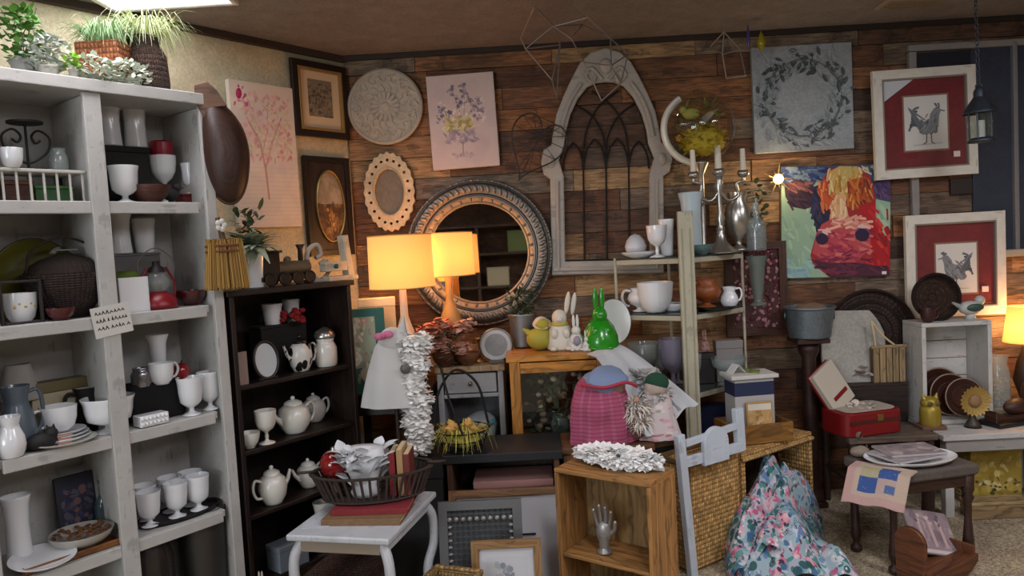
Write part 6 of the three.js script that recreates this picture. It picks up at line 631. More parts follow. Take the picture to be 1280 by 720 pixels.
  solo('folded_booklet', 'white folded booklet on the carton beside the leaf dish', 'booklet', ext([[-0.04, 0], [0, 0.045], [0.04, 0], [0.037, 0], [0, 0.041], [-0.037, 0]], 0.06, { bevel: 0 }), M(0xcfccc6, 0.8), V3(1.0, y0 + bh + 0.0205, 0.52), 0.3);
}
// ---------------------------------------------------------------- dolls and linens on a low chest
const CHY = 0.575;
{
  const t = thing('pine_chest', 'low pine chest carrying the cloth dolls', 'chest', V3(0.32, 0, 0.8)), m = wood(0x7a5230); add(t, 'body', bx(0.4, CHY - 0.03, 0.26, 0, (CHY - 0.03) / 2, 0), m); add(t, 'lid', bx(0.42, 0.029, 0.28, 0, CHY - 0.0145, 0), m);
  const y = CHY + 0.001, pk = M(0xffffff, 0.95, { map: paint(256, 256, (g) => { g.fillStyle = '#d0668a'; g.fillRect(0, 0, 256, 256); g.globalAlpha = 0.55; for (let i = 0; i < 16; i++) { stroke(g, [[i * 16 + 4, 0], [i * 16 + 4, 256]], 4, '#d98aa2'); stroke(g, [[0, i * 16 + 8], [256, i * 16 + 8]], 5, '#a83f62'); } }), bumpMap: T_CLOTHB, bumpScale: 0.002 });
  { const p = ptZ(752, 556, 0.86, y), s = mpp(p), d = thing('pink_doll', 'cloth doll in a pink gingham dress and blue bonnet', 'doll', p, 0.1); add(d, 'dress', wob(grid(48, 20, (u, v) => { const a = u * 6.2832, r = 38 * Math.sqrt(1 - 0.72 * v * v) * s * (1 + 0.1 * Math.sin(a * 7 + v * 2) * (1 - 0.6 * v)); return [r * Math.cos(a), 78 * v * s + 1 * s, r * 0.7 * Math.sin(a)]; }), 0.022, 14), pk); add(d, 'shoulder', wob(sph(26 * s, 2 * s, 76 * s, 0, 1, 0.5, 0.75, 20), 0.006, 30), pk); add(d, 'bonnet', wob(sph(29 * s, 8 * s, 76 * s, 2 * s, 1.15, 0.72, 0.9, 32), 0.03, 22), cloth(0x8c9fc2)); add(d, 'ribbon', tube([[-26 * s, 78 * s, 20 * s], [0, 74 * s, 30 * s], [28 * s, 78 * s, 28 * s], [44 * s, 70 * s, 16 * s]], 2 * s, 30, 8), M(0xa8283e, 0.7)); add(d, 'face', sph(11 * s, 20 * s, 72 * s, 12 * s, 1, 1, 0.9), M(0x8d6a58, 0.7)); }
  { const p = ptZ(796, 556, 0.86, y), s = mpp(p), d = thing('gnome_doll', 'plush doll with a shaggy white beard', 'doll', p, 0); add(d, 'body', sph(20 * s, 0, 20 * s, 0, 1, 1, 0.7), cloth(0xb98a8a)); add(d, 'beard', petals(600, 16 * s, 24 * s, 13 * s, 15 * s, 2 * s).translate(0, 32 * s, 5 * s), M(0xe2dccf, 0.95)); add(d, 'nose', sph(4 * s, 0, 54 * s, 15 * s), M(0xb58a78, 0.8)); }
  { const p = ptZ(828, 556, 0.84, y), s = mpp(p), d = thing('rag_doll', 'rag doll in a pale pink rose print with a green cap', 'doll', V3(Math.min(p.x, 0.56), p.y, p.z), 0); add(d, 'dress', wob(grid(40, 16, (u, v) => { const a = u * 6.2832, r = (27 - 13 * v) * s * (1 + 0.08 * Math.sin(a * 8) * (1 - v)); return [r * Math.cos(a), 58 * v * s + s, r * 0.75 * Math.sin(a)]; }), 0.008, 18), M(0xffffff, 0.95, { map: paint(256, 256, (g) => { g.fillStyle = '#cfc0bf'; g.fillRect(0, 0, 256, 256); splat(g, 70, 0, 0, 256, 256, ['#b8707c', '#d59aa2', '#8a9a80', '#dcd2cc'], 5, 15, 0.8); }) })); add(d, 'head', sph(14 * s, 0, 64 * s, 2 * s, 1, 1.05, 0.95), cloth(0xc9b7a8)); add(d, 'cap', wob(sph(15.5 * s, 2 * s, 70 * s, 1 * s, 1, 0.85, 0.95, 18), 0.004, 40), cloth(0x1f4f3a)); add(d, 'collar', petals(70, 18 * s, 6 * s, 14 * s, 12 * s, 8 * s).translate(0, 54 * s, 0), cloth(0xd2cfca)); }
  { const p = ptZ(822, 500, 0.66, y), s = mpp(p), q = ptZ(822, 470, 0.66); const t2 = thing('lace_bundle', 'bundle of white lace behind the rag doll', 'linen', V3(0.53, y, 0.72)); add(t2, 'core', wob(sph(0.09, 0, 0.12, 0, 0.9, 1.3, 0.75, 24), 0.03, 16), cloth(0xcfd0cf)); add(t2, 'lace', petals(160, 0.095, 0.15, 0.07, 0.06, 0.05).translate(0, 0.16, 0), M(0xd9d8d6, 0.95, { bumpMap: T_LACEB, bumpScale: 0.004 })); }
}
// white panel and white tulle
{
  const t = thing('white_headboard', 'white painted toy headboard with a rounded splat and tall post', 'headboard', V3(0.62, 0, 1.09), WK * 0.95), m = painted(0xc9d2dc); const L = 0.36; add(t, 'post', bx(0.042, 0.66, 0.03, 0, 0.33, 0.01, { rz: 0.075 }), m); add(t, 'post', bx(0.05, 0.2, 0.03, L + 0.01, 0.605, -0.01, { rz: 0.05 }), m); add(t, 'rail', bx(L - 0.03, 0.045, 0.022, L / 2, 0.53, 0), m); add(t, 'rail', bx(L - 0.03, 0.03, 0.022, L / 2, 0.62, 0, { rz: 0.06 }), m); const sp = new THREE.Shape(); sp.moveTo(-0.075, 0); sp.lineTo(0.075, 0); sp.lineTo(0.075, 0.08); sp.absarc(0, 0.08, 0.075, 0, Math.PI, false); add(t, 'splat', ext(sp, 0.018, { cs: 14 }).translate(L * 0.52, 0.5, 0.004), m);
}
{ // crate turned aside with a shelf
  const th = -0.62, t = thing('wooden_crate', 'honey wooden crate on end with an inner shelf', 'crate', V3(0.3, 0, 1.33), th), m = wood(0xb9854a, 0.6), w = 0.42, H = 0.6, D = 0.22; for (const k of [-1, 1]) add(t, 'side_panel', bx(0.018, H - 0.036, D, k * (w / 2 - 0.009), H / 2, 0), m); add(t, 'top_panel', bx(w, 0.018, D, 0, H - 0.009, 0), m); add(t, 'bottom_panel', bx(w, 0.018, D, 0, 0.009, 0), m); add(t, 'back_panel', bx(w - 0.036, H - 0.036, 0.01, 0, H / 2, -D / 2 + 0.005), wood(0xa17f50)); add(t, 'shelf', bx(w - 0.038, 0.016, D - 0.02, 0, 0.25, 0.005), m);
  const f = thing('silver_hand', 'silver hand shaped ring holder in the wooden crate', 'ring holder', V3(0.25, 0.2585, 1.33), -0.3); const hm = M(0x9d9a96, 0.35, { metalness: 0.6 }); add(f, 'base', lathe([[0, 0], [0.5, 0], [0.5, 0.2], [0.3, 0.5], [0.28, 1], [0, 1]], 0.06, 0.05), hm); const fingers = [[-0.026, 0.06, 0.0075], [-0.009, 0.078, 0.008], [0.009, 0.072, 0.008], [0.025, 0.055, 0.007]]; add(f, 'hand', [sph(0.032, 0, 0.085, 0, 1, 1.4, 0.55), cyl(0.02, 0.022, 0.05, 0, 0.05, 0), ...fingers.map(([x, l, r]) => tube([[x * 0.9, 0.11, 0], [x * 1.2, 0.115 + l * 0.55, 0.004], [x * 1.35, 0.115 + l, 0.012]], r, 14, 8)), ...fingers.map(([x, l, r]) => sph(r, x * 1.35, 0.115 + l, 0.012, 1, 1.2, 1, 8)), tube([[0.024, 0.075, 0], [0.045, 0.1, 0.008], [0.05, 0.13, 0.014]], 0.0085, 12, 8), sph(0.0085, 0.05, 0.13, 0.014, 1, 1.2, 1, 8)], hm);
  const g = thing('white_tulle', 'frilly white tulle garland along the top of the crate', 'garland', V3(0.32, 0.6, 1.3), th); add(g, 'tulle', petals(900, 0.22, 0.032, 0.075, 0.03, 0.03).translate(0, 0.035, 0), M(0xf0f0ee, 0.95)); add(g, 'ribbon', tube([[-0.2, 0.012, 0], [0, 0.014, 0.02], [0.2, 0.012, 0]], 0.01, 20, 8), M(0xc9c9c6, 0.9));
}
{ // dark open box with a black top, books inside
  const x0 = -0.4, x1 = 0.1, w = x1 - x0, H = 0.585, D = 0.3, t = thing('open_shelf_box', 'dark open wooden shelf box with a black lid behind the frames', 'shelf box', V3((x0 + x1) / 2, 0, 0.84)), m = wood(0x5a3822, 0.6); add(t, 'top', bx(w + 0.03, 0.04, D + 0.02, 0, H - 0.02, 0), M(0x191a1e, 0.5)); for (const k of [-1, 1]) add(t, 'side_panel', bx(0.025, H - 0.04, D, k * (w / 2 - 0.0125), (H - 0.04) / 2, 0), m); add(t, 'back_panel', bx(w - 0.05, H - 0.04, 0.012, 0, (H - 0.04) / 2, -D / 2 + 0.006), wood(0x3d2618)); for (const y of [0.02, 0.34]) add(t, 'shelf', bx(w - 0.05, 0.02, D - 0.02, 0, y, 0), m);
  const cols = [0x9a7068, 0x8a5f58, 0x7d6a6a]; ['dusty pink hardback lying on the middle shelf of the dark box', 'rose brown hardback lying in the dark shelf box', 'grey hardback lying at the bottom of the stack in the shelf box'].forEach((l, i) => { const b = thing('hardback_book', l, 'book', V3(-0.11 + 0.01 * i, 0.351 + (2 - i) * 0.032, 0.85), 0.02 * i, 'books in the dark shelf box'); const m2 = M(cols[i], 0.8); add(b, 'cover', bx(0.36, 0.004, 0.2, 0, 0.029, 0), m2); add(b, 'cover', bx(0.36, 0.004, 0.2, 0, 0.002, 0), m2); add(b, 'spine', bx(0.36, 0.031, 0.005, 0, 0.0155, 0.1), m2); add(b, 'pages', bx(0.345, 0.022, 0.19, 0, 0.0155, -0.002, { r: 0 }), M(0xb9aa90, 0.9)); });
}
// frames leaning on the boxes
function leaning(name, label, cx, z, w, h, lean, b, mat, fill) { const t = thing(name, label, 'frame', V3(cx, 0, z)); t.rotation.x = -lean; const g = new THREE.Object3D(); const y = h / 2 + 0.005; const before = t.children.length; ring(w, h, b, 0.022, mat, t); for (const c of t.children.slice(before)) c.position.y = y; fill(t, y); return t; }
leaning('wood_frame', 'large wooden picture frame with a white mat and easel hook', -0.135, 1.13, 0.51, 0.445, 0.2, 0.03, wood(0x94683e), (t, y) => { add(t, 'mat', bx(0.46, 0.395, 0.006, 0, y, 0.006, { r: 0 }), M(0xc3c3c6, 0.8)); add(t, 'hook', bx(0.09, 0.008, 0.006, 0.07, y + 0.03, 0.02), IRON); });
leaning('beaded_frame', 'grey metal frame with a beaded border standing before the wooden frame', -0.245, 1.28, 0.34, 0.455, 0.16, 0.035, M(0x6a6a6a, 0.5, { metalness: 0.5 }), (t, y) => { add(t, 'panel', bx(0.28, 0.4, 0.008, 0, y, 0.006, { r: 0 }), M(0x4d4f50, 0.6, { metalness: 0.4, bumpMap: T_LACEB, bumpScale: 0.006 })); const bd = M(0x8f8d88, 0.4, { metalness: 0.5 }); for (let i = 0; i < 10; i++) add(t, 'bead', sph(0.011, -0.126 + i * 0.028, y + 0.155, 0.016, 1, 1, 0.6, 10), bd); for (let i = 0; i < 12; i++) for (const k of [-1, 1]) add(t, 'bead', sph(0.011, k * 0.126, y + 0.125 - i * 0.027, 0.016, 1, 0.7, 0.6, 10), bd); });
leaning('small_wood_frame', 'small light wood frame with a printed page leaning in front', -0.137, 1.44, 0.27, 0.355, 0.14, 0.028, wood(0xb08452), (t, y) => { add(t, 'mat', bx(0.23, 0.31, 0.006, 0, y, 0.006, { r: 0 }), M(0xc6c6c8, 0.8)); add(t, 'print', new THREE.PlaneGeometry(0.16, 0.23).translate(0, y, 0.0102), M(0xffffff, 0.8, { map: paint(160, 230, (g) => { g.fillStyle = '#bfc0c2'; g.fillRect(0, 0, 160, 230); splat(g, 30, 40, 30, 120, 150, ['#6d737c', '#8b9098', '#a4a8ac'], 6, 18, 0.7); }) })); });
{ const t = thing('cigar_box', 'dark brown wooden box in front of the crate', 'box', V3(0.12, 0, 1.62), 0.1), m = wood(0x4a2a1a, 0.5); add(t, 'body', bx(0.2, 0.2, 0.12, 0, 0.1, 0), m); add(t, 'lid', bx(0.206, 0.03, 0.126, 0, 0.216, 0), m); }
// black wire basket with easter grass
{
  const p = ptZ(572, 566, 0.9, 0.5855), s = mpp(p), t = thing('wire_basket', 'black wire basket with tall handles and yellow green grass', 'basket', p, 0.1), W = (g) => add(t, 'wire', g, IRON); t.position.x = Math.max(p.x, -0.33); for (const [y, r] of [[2, 24], [14, 30], [26, 34]]) W(tor(r * s, 1 * s, 0, y * s, 0, { seg: 36, rx: 1.5708 })); for (let i = 0; i < 14; i++) { const a = i / 14 * 6.2832; W(tube([[24 * s * Math.cos(a), 1 * s, 24 * s * Math.sin(a)], [30 * s * Math.cos(a), 14 * s, 30 * s * Math.sin(a)], [34 * s * Math.cos(a), 26 * s, 34 * s * Math.sin(a)]], 0.7 * s, 6, 5)); } add(t, 'handle', tube([[-34 * s, 26 * s, 0], [-26 * s, 74 * s, 0], [-4 * s, 100 * s, 0], [20 * s, 84 * s, 0], [34 * s, 26 * s, 0]], 1.8 * s, 40), IRON); add(t, 'handle', tube([[0, 26 * s, 30 * s], [-14 * s, 70 * s, 20 * s], [-22 * s, 104 * s, 0]], 1.6 * s, 30), IRON);
  const e = thing('paper_grass', 'yellow green shredded paper filling the wire basket', 'filler', t.position.clone().add(V3(0, 4 * s, 0))); add(e, 'shreds', [grassTuft(220, 34 * s, 22 * s, { w: 0.006, drop: 0.9 }).translate(0, 10 * s, 0), sph(22 * s, 0, 9 * s, 0, 1, 0.45, 1)], M(0xb9b254, 0.9)).userData.kind = 'stuff'; add(e, 'petals', petals(40, 26 * s, 8 * s, 20 * s, 14 * s, 10 * s).translate(0, 18 * s, 0), M(0xc9a15c, 0.85));
}
// ---------------------------------------------------------------- little white table, books and oval basket
const WTY = 0.5, WTC = V3(-0.67, 0, 1.41), WTT = -0.22;
{
  const t = thing('white_side_table', 'small white table with curved legs and a rattan apron', 'table', WTC.clone(), WTT), m = painted(0xc6c8cc, 0.4), w = 0.4, d = 0.5; add(t, 'top', bx(w, 0.024, d, 0, WTY - 0.012, 0, { r: 0.008, seg: 2 }), m); add(t, 'apron', bx(w - 0.09, 0.045, 0.016, 0, WTY - 0.047, d / 2 - 0.03), M(0x8f8272, 0.7), 'woven tan apron strip'); add(t, 'apron', bx(w - 0.09, 0.045, 0.016, 0, WTY - 0.047, -d / 2 + 0.03), m); for (const k of [-1, 1]) add(t, 'apron', bx(0.016, 0.04, d - 0.1, k * (w / 2 - 0.03), WTY - 0.045, 0), m); for (const x of [-1, 1]) for (const z of [-1, 1]) { const a = [x * (w / 2 - 0.045), WTY - 0.03, z * (d / 2 - 0.045)]; add(t, 'leg', [tube([a, [a[0] + x * 0.028, WTY - 0.09, a[2] + z * 0.02], [a[0] + x * 0.03, WTY - 0.2, a[2] + z * 0.02], [a[0] + x * 0.005, 0.2, a[2]], [a[0] + x * 0.01, 0.02, a[2] + z * 0.008]], 0.019, 24, 10), sph(0.022, a[0] + x * 0.01, 0.014, a[2] + z * 0.008, 1, 0.6, 1)], m); }
  const on = (x, z, y) => V3(x, y, z).applyAxisAngle(V3(0, 1, 0), WTT).add(WTC); const book = (label, x, z, y, w2, d2, h2, col, turn) => { const b = thing('hardback_book', label, 'book', on(x, z, y), WTT + turn), c = M(col, 0.75, { map: T_MOTTLE }); add(b, 'cover', bx(w2, 0.004, d2, 0, h2 - 0.002, 0), c); add(b, 'cover', bx(w2, 0.004, d2, 0, 0.002, 0), c); add(b, 'spine', bx(w2, h2, 0.005, 0, h2 / 2, d2 / 2), c); add(b, 'pages', bx(w2 - 0.012, h2 - 0.008, d2 - 0.012, 0, h2 / 2, -0.002, { r: 0 }), M(0xc2ad84, 0.9)); };
  book('tan cloth book at the bottom of the pile on the white table', 0.03, 0.03, WTY, 0.3, 0.22, 0.024, 0x8a6a48, 0.12); book('red cloth book on the pile under the oval basket', 0.04, -0.01, WTY + 0.0245, 0.29, 0.21, 0.02, 0x8f2a30, 0.18); solo('paper_sheet', 'white paper sheet lying on the white table', 'paper', bx(0.1, 0.002, 0.08, 0, 0.001, 0, { r: 0 }), M(0xb9bcc2, 0.8), on(-0.13, 0.14, WTY + 0.0005), WTT + 0.3);
  const by = WTY + 0.046, bc = ptZ(468, 622, 1.36, by), s = mpp(bc), bt = thing('oval_basket', 'dark oval openwork basket on the red book', 'basket', bc, 0.12), dk = wood(0x453630, 0.7), rx = 74 * s, rz = 44 * s, bh = 34 * s; add(bt, 'base', lathe([[0, 0], [0.8, 0], [0.8, 1], [0, 1]], 1, 0.01, 40).scale(rx, 1, rz), dk); add(bt, 'rim', tor(1, 0.05, 0, 0, 0, { seg: 60 }).scale(rx, rz, 0.12).rotateX(1.5708).translate(0, bh, 0), wicker(0x6a5a50)); add(bt, 'lower_rim', tor(0.82, 0.04, 0, 0, 0, { seg: 60 }).scale(rx, rz, 0.12).rotateX(1.5708).translate(0, 0.008, 0), dk); for (let i = 0; i < 44; i++) { const a = i / 44 * 6.2832; add(bt, 'stave', bar([0.81 * rx * Math.cos(a), 0.006, 0.81 * rz * Math.sin(a)], [rx * Math.cos(a), bh, rz * Math.sin(a)], 1.7 * s, 1.9 * s, 6), dk); } add(bt, 'handle', tor(10 * s, 1.8 * s, -rx - 6 * s, bh + 2 * s, 0, { seg: 20, rx: 1.3 }), dk); add(bt, 'handle', tor(10 * s, 1.8 * s, rx + 6 * s, bh + 2 * s, 0, { seg: 20, rx: 1.3 }), dk);
  const fy = by + 0.011, at = (dx, dz) => V3(bc.x + dx * s, fy, bc.z + dz * s);
  { const o = thing('glass_ornament', 'shiny red glass ball in the oval basket', 'ornament', at(-46, 4)); add(o, 'ball', sph(18 * s, 0, 40 * s, 0, 1, 1, 1, 24), glaze(0x7d0f12, 0.12)); add(o, 'stand', lathe([[0, 0], [0.5, 0], [0.3, 0.3], [0.25, 0.8], [0.4, 1], [0, 1]], 22 * s, 23 * s), metal(0x6a5f50, 0.4)); add(o, 'cap', cyl(4 * s, 3 * s, 4 * s, 0, 59 * s, 0), SILVER); }
  { const o = thing('cabbage_vase', 'white heart shaped vase covered in curled leaves', 'vase', at(-8, 10)), m2 = M(0xd2d4d6, 0.45); add(o, 'body', lathe([[0, 0], [0.3, 0], [0.34, 0.1], [0.26, 0.2], [0.36, 0.45], [0.5, 0.75], [0.44, 0.95], [0.3, 0.9], [0, 0.7]], 54 * s, 64 * s).scale(1, 1, 0.7), m2); const lv = []; for (let i = 0; i < 60; i++) { const a = RR(0, 6.283), k = RR(0.25, 0.9), r = (16 + 12 * k) * s; lv.push(turned(leaf(RR(14, 22) * s, 17 * s, RR(0.3, 0.9), 5), [r * Math.cos(a), 62 * s * k, r * 0.7 * Math.sin(a)], Math.atan2(Math.cos(a), Math.sin(a)) + RR(-0.4, 0.4), RR(-0.1, 0.5), RR(-0.5, 0.5))); } add(o, 'leaves', lv, m2); add(o, 'flower', petals(40, 9 * s, 9 * s, 5 * s, 10 * s, 9 * s).translate(-10 * s, 56 * s, 18 * s), m2); }
  for (const [dx, c, l, h] of [[28, 0x7a1a1c, 'red book standing in the oval basket', 54], [38, 0xa5855a, 'tan book standing in the oval basket', 58], [46, 0x6d2c24, 'maroon book at the end of the oval basket', 52]]) { const b = thing('small_book', l, 'book', at(dx, 0)); add(b, 'cover', bx(8 * s, h * s, 40 * s, 0, h / 2 * s, 0), M(c, 0.7)); add(b, 'pages', bx(6 * s, 1.5 * s, 38 * s, 0, h * s, 0), M(0xc9b48c, 0.9)); }
  { const t2 = thing('seagrass_box', 'golden woven box on the floor under the white table', 'basket', V3(-0.36, 0, 1.6), -0.35), wm = wicker(0xa98a58); for (const k of [-1, 1]) { add(t2, 'side_panel', bx(0.016, 0.28, 0.26, k * 0.09, 0.14, 0), wm); add(t2, 'end_panel', bx(0.164, 0.28, 0.016, 0, 0.14, k * 0.122), wm); } add(t2, 'bottom', bx(0.16, 0.012, 0.22, 0, 0.006, 0), wm); add(t2, 'rim', [bx(0.2, 0.02, 0.02, 0, 0.285, 0.125), bx(0.2, 0.02, 0.02, 0, 0.285, -0.125), bx(0.02, 0.02, 0.23, 0.092, 0.285, 0), bx(0.02, 0.02, 0.23, -0.092, 0.285, 0)], wicker(0xb99a66)); }
  bunny('small cream china figurine at the foot of the white shelf', 322, 672, 1.25, 0.1, 34, M(0xb8a796, 0.5), { name: 'china_figurine' });
}

// ---------------------------------------------------------------- dark bench by the plank wall with the tub, board and red case
const SEAT = 0.44;
{
  const t = thing('wooden_bench', 'dark wooden bench frame under the red vanity case', 'bench', V3(1.78, 0, 0.34)), m = wood(0x3d271c, 0.55), w = 0.44, D = 0.4; add(t, 'seat', bx(w, 0.03, D, 0, SEAT - 0.015, 0), wood(0x6a5a4c, 0.7)); for (const x of [-1, 1]) for (const z of [-1, 1]) add(t, 'leg', bar([x * (w / 2 - 0.03), 0, z * (D / 2 - 0.03)], [x * (w / 2 - 0.03), SEAT - 0.03, z * (D / 2 - 0.03)], 0.018, 0.024, 10), m); for (const z of [-1, 1]) add(t, 'stretcher', bar([-w / 2 + 0.03, 0.16, z * (D / 2 - 0.03)], [w / 2 - 0.03, 0.16, z * (D / 2 - 0.03)], 0.012), m); for (const x of [-1, 1]) add(t, 'stretcher', bar([x * (w / 2 - 0.03), 0.2, -D / 2 + 0.03], [x * (w / 2 - 0.03), 0.2, D / 2 - 0.03], 0.012), m); add(t, 'arm', tube([[-w / 2 + 0.01, SEAT + 0.01, -0.1], [-w / 2 - 0.02, SEAT + 0.03, 0.1], [-w / 2 + 0.06, SEAT + 0.012, 0.2]], 0.02, 20, 8), wood(0x8a7a6c, 0.7));
  const c = thing('storage_crate', 'dark low crate along the wall behind the red case', 'crate', V3(1.777, SEAT + 0.001, 0.2)), H = 0.215; add(c, 'body', bx(0.43, H - 0.02, 0.14, 0, (H - 0.02) / 2, 0), wood(0x2f211b, 0.6)); add(c, 'lid', bx(0.438, 0.02, 0.145, 0, H - 0.01, 0), wood(0x3b2a22, 0.6));
  const y = SEAT + 0.216;
  { const p = ptZ(1090, 424, 0.14), s = mpp(p), r = 56 * s, o = thing('woven_tray', 'large dark round woven tray leaning on the planks', 'tray', V3(p.x, y + r, 0.115)); o.rotation.x = -0.1; add(o, 'disc', lathe([[0, 0], [0.9, 0], [0.96, 0.02], [1, 0.05], [0.97, 0.055], [0.9, 0.02], [0, 0.012]], r, 0.6, 48).rotateX(Math.PI / 2), wicker(0x3a2620)); for (const q of [0.3, 0.5, 0.7, 0.97]) add(o, 'coil', tor(r * q, 0.007, 0, 0, 0.01 + (q > 0.9 ? 0.022 : 0), { seg: 48 }), wicker(0x4a3228)); }
  { const p = ptZ(1064, 478, 0.235, y), s = mpp(p), o = thing('cutting_board', 'whitewashed shaped board leaning on the dark tray', 'board', V3(p.x + 0.02, y + 0.002, 0.225)); o.rotation.x = -0.12; const sh = new THREE.Shape(); sh.moveTo(-38 * s, 0); sh.lineTo(42 * s, 0); sh.lineTo(40 * s, 60 * s); sh.quadraticCurveTo(34 * s, 78 * s, 24 * s, 88 * s); sh.lineTo(-24 * s, 90 * s); sh.quadraticCurveTo(-30 * s, 60 * s, -38 * s, 50 * s); add(o, 'board', ext(sh, 0.014, { bevel: 0.003 }), M(0xb0aca2, 0.8, { map: T_MOTTLE })); add(o, 'rose_print', petals(26, 10 * s, 6 * s, 0.004, 9 * s, 8 * s).translate(14 * s, 12 * s, 0.018), M(0xa89a96, 0.85)); }
  { const p = ptZ(1111, 480, 0.26, y), s = mpp(p), o = thing('slatted_box', 'small slatted wooden box with a rope handle', 'box', V3(p.x, y + 0.001, 0.248)), m2 = wood(0xa98f68, 0.7); for (let i = 0; i < 5; i++) add(o, 'slat', bx(7 * s, 46 * s, 0.01, (-16 + i * 8) * s, 23 * s, 0.022), m2); add(o, 'body', bx(40 * s, 44 * s, 0.034, 0, 22 * s, 0), wood(0x6a5438)); add(o, 'rail', bx(44 * s, 4 * s, 0.014, 0, 45 * s, 0.022), m2); for (const k of [0, 1]) add(o, 'rope', tube([[(-16 + k * 26) * s, 44 * s, 0.02], [(-18 + k * 10) * s, 60 * s, 0.024], [-20 * s, 78 * s, 0.014]], 1.3 * s, 16), M(0xc2ab84, 0.9)); }
}
{ // red vanity case, lid open
  const p = ptZ(1076, 533, 0.4, SEAT + 0.001), s = mpp(p), t = thing('vanity_case', 'open red vanity case with a cream lined lid', 'case', p, 0.25), rd = M(0x7a1216, 0.4); const sh = (k) => { const o = new THREE.Shape(), w = 40 * s * k, d = 26 * s * k, r = 14 * s; o.moveTo(-w + r, -d); o.lineTo(w - r, -d); o.quadraticCurveTo(w, -d, w, -d + r); o.lineTo(w, d - r); o.quadraticCurveTo(w, d, w - r, d); o.lineTo(-w + r, d); o.quadraticCurveTo(-w, d, -w, d - r); o.lineTo(-w, -d + r); o.quadraticCurveTo(-w, -d, -w + r, -d); return o; };
  add(t, 'case', ext(sh(1), 26 * s, { bevel: 0.006 }).rotateX(-Math.PI / 2).translate(0, 0.007, 0), rd); add(t, 'lining', ext(sh(0.9), 0.004, { bevel: 0 }).rotateX(-Math.PI / 2).translate(0, 26 * s + 0.016, 0), cloth(0xb8aa9a)); add(t, 'band', bx(70 * s, 5 * s, 0.004, 0, 18 * s, 26 * s + 0.006), M(0x4a1a16, 0.5)); add(t, 'latch', bx(8 * s, 8 * s, 0.006, 6 * s, 22 * s, 26 * s + 0.008), metal(0xa88f58, 0.35));
  const lid = add(t, 'lid', bx(46 * s, 56 * s, 0.03, 0, 0, 0), M(0xbfb5a4, 0.8), 'cream lid lining with a red strap'); lid.position.set(-26 * s, 54 * s, -18 * s); lid.rotation.set(-0.35, 0.25, 0.5); add(lid, 'strap', bx(30 * s, 5 * s, 0.004, 2 * s, -12 * s, 0.017), rd); add(lid, 'shell', bx(48 * s, 58 * s, 0.012, 0, 0, -0.02), rd); const pp = petals(30, 18 * s, 3 * s, 10 * s, 10 * s, 9 * s).translate(4 * s, 30 * s, 0); add(t, 'tissue', pp, M(0xc9beb0, 0.9));
}
{ // galvanised tub on a dark pedestal
  const x = 1.5, z = 0.24, py = 0.915; const t = thing('pedestal', 'dark turned wooden pedestal holding the grey tub', 'pedestal', V3(1.485, 0, 0.24)), m = wood(0x3a2018, 0.5); add(t, 'base', bx(0.12, 0.03, 0.12, 0, 0.015, 0), m); add(t, 'column', lathe([[0.5, 0], [0.5, 0.05], [0.32, 0.1], [0.36, 0.5], [0.32, 0.9], [0.5, 0.95], [0.5, 1], [0, 1]], 0.11, py - 0.055).translate(0, 0.03, 0), m); add(t, 'plate', bx(0.17, 0.025, 0.17, 0, py - 0.0125, 0), m);
  const p = ptZ(1020, 420, 0.22, py + 0.001), s = mpp(p); const b = thing('metal_tub', 'blue grey galvanised tub on the dark pedestal', 'tub', V3(1.495, p.y, 0.24)), g = M(0x86929a, 0.45, { metalness: 0.7, map: T_MOTTLE }); add(b, 'body', lathe(PROF.tub, 60 * s, 38 * s, 36), g); for (const k of [-1, 1]) add(b, 'handle', tor(6 * s, 1.3 * s, k * 30 * s, 28 * s, 0, { seg: 18, ry: 1.2 }), metal(0x5a646a, 0.4)); add(b, 'rim', tor(30 * s, 1.5 * s, 0, 37.5 * s, 0, { seg: 40, rx: 1.5708 }), g); add(b, 'linen', wob(sph(20 * s, 2 * s, 36 * s, 0, 1, 0.35, 1, 16), 0.008, 40), cloth(0x8a6a58));
}
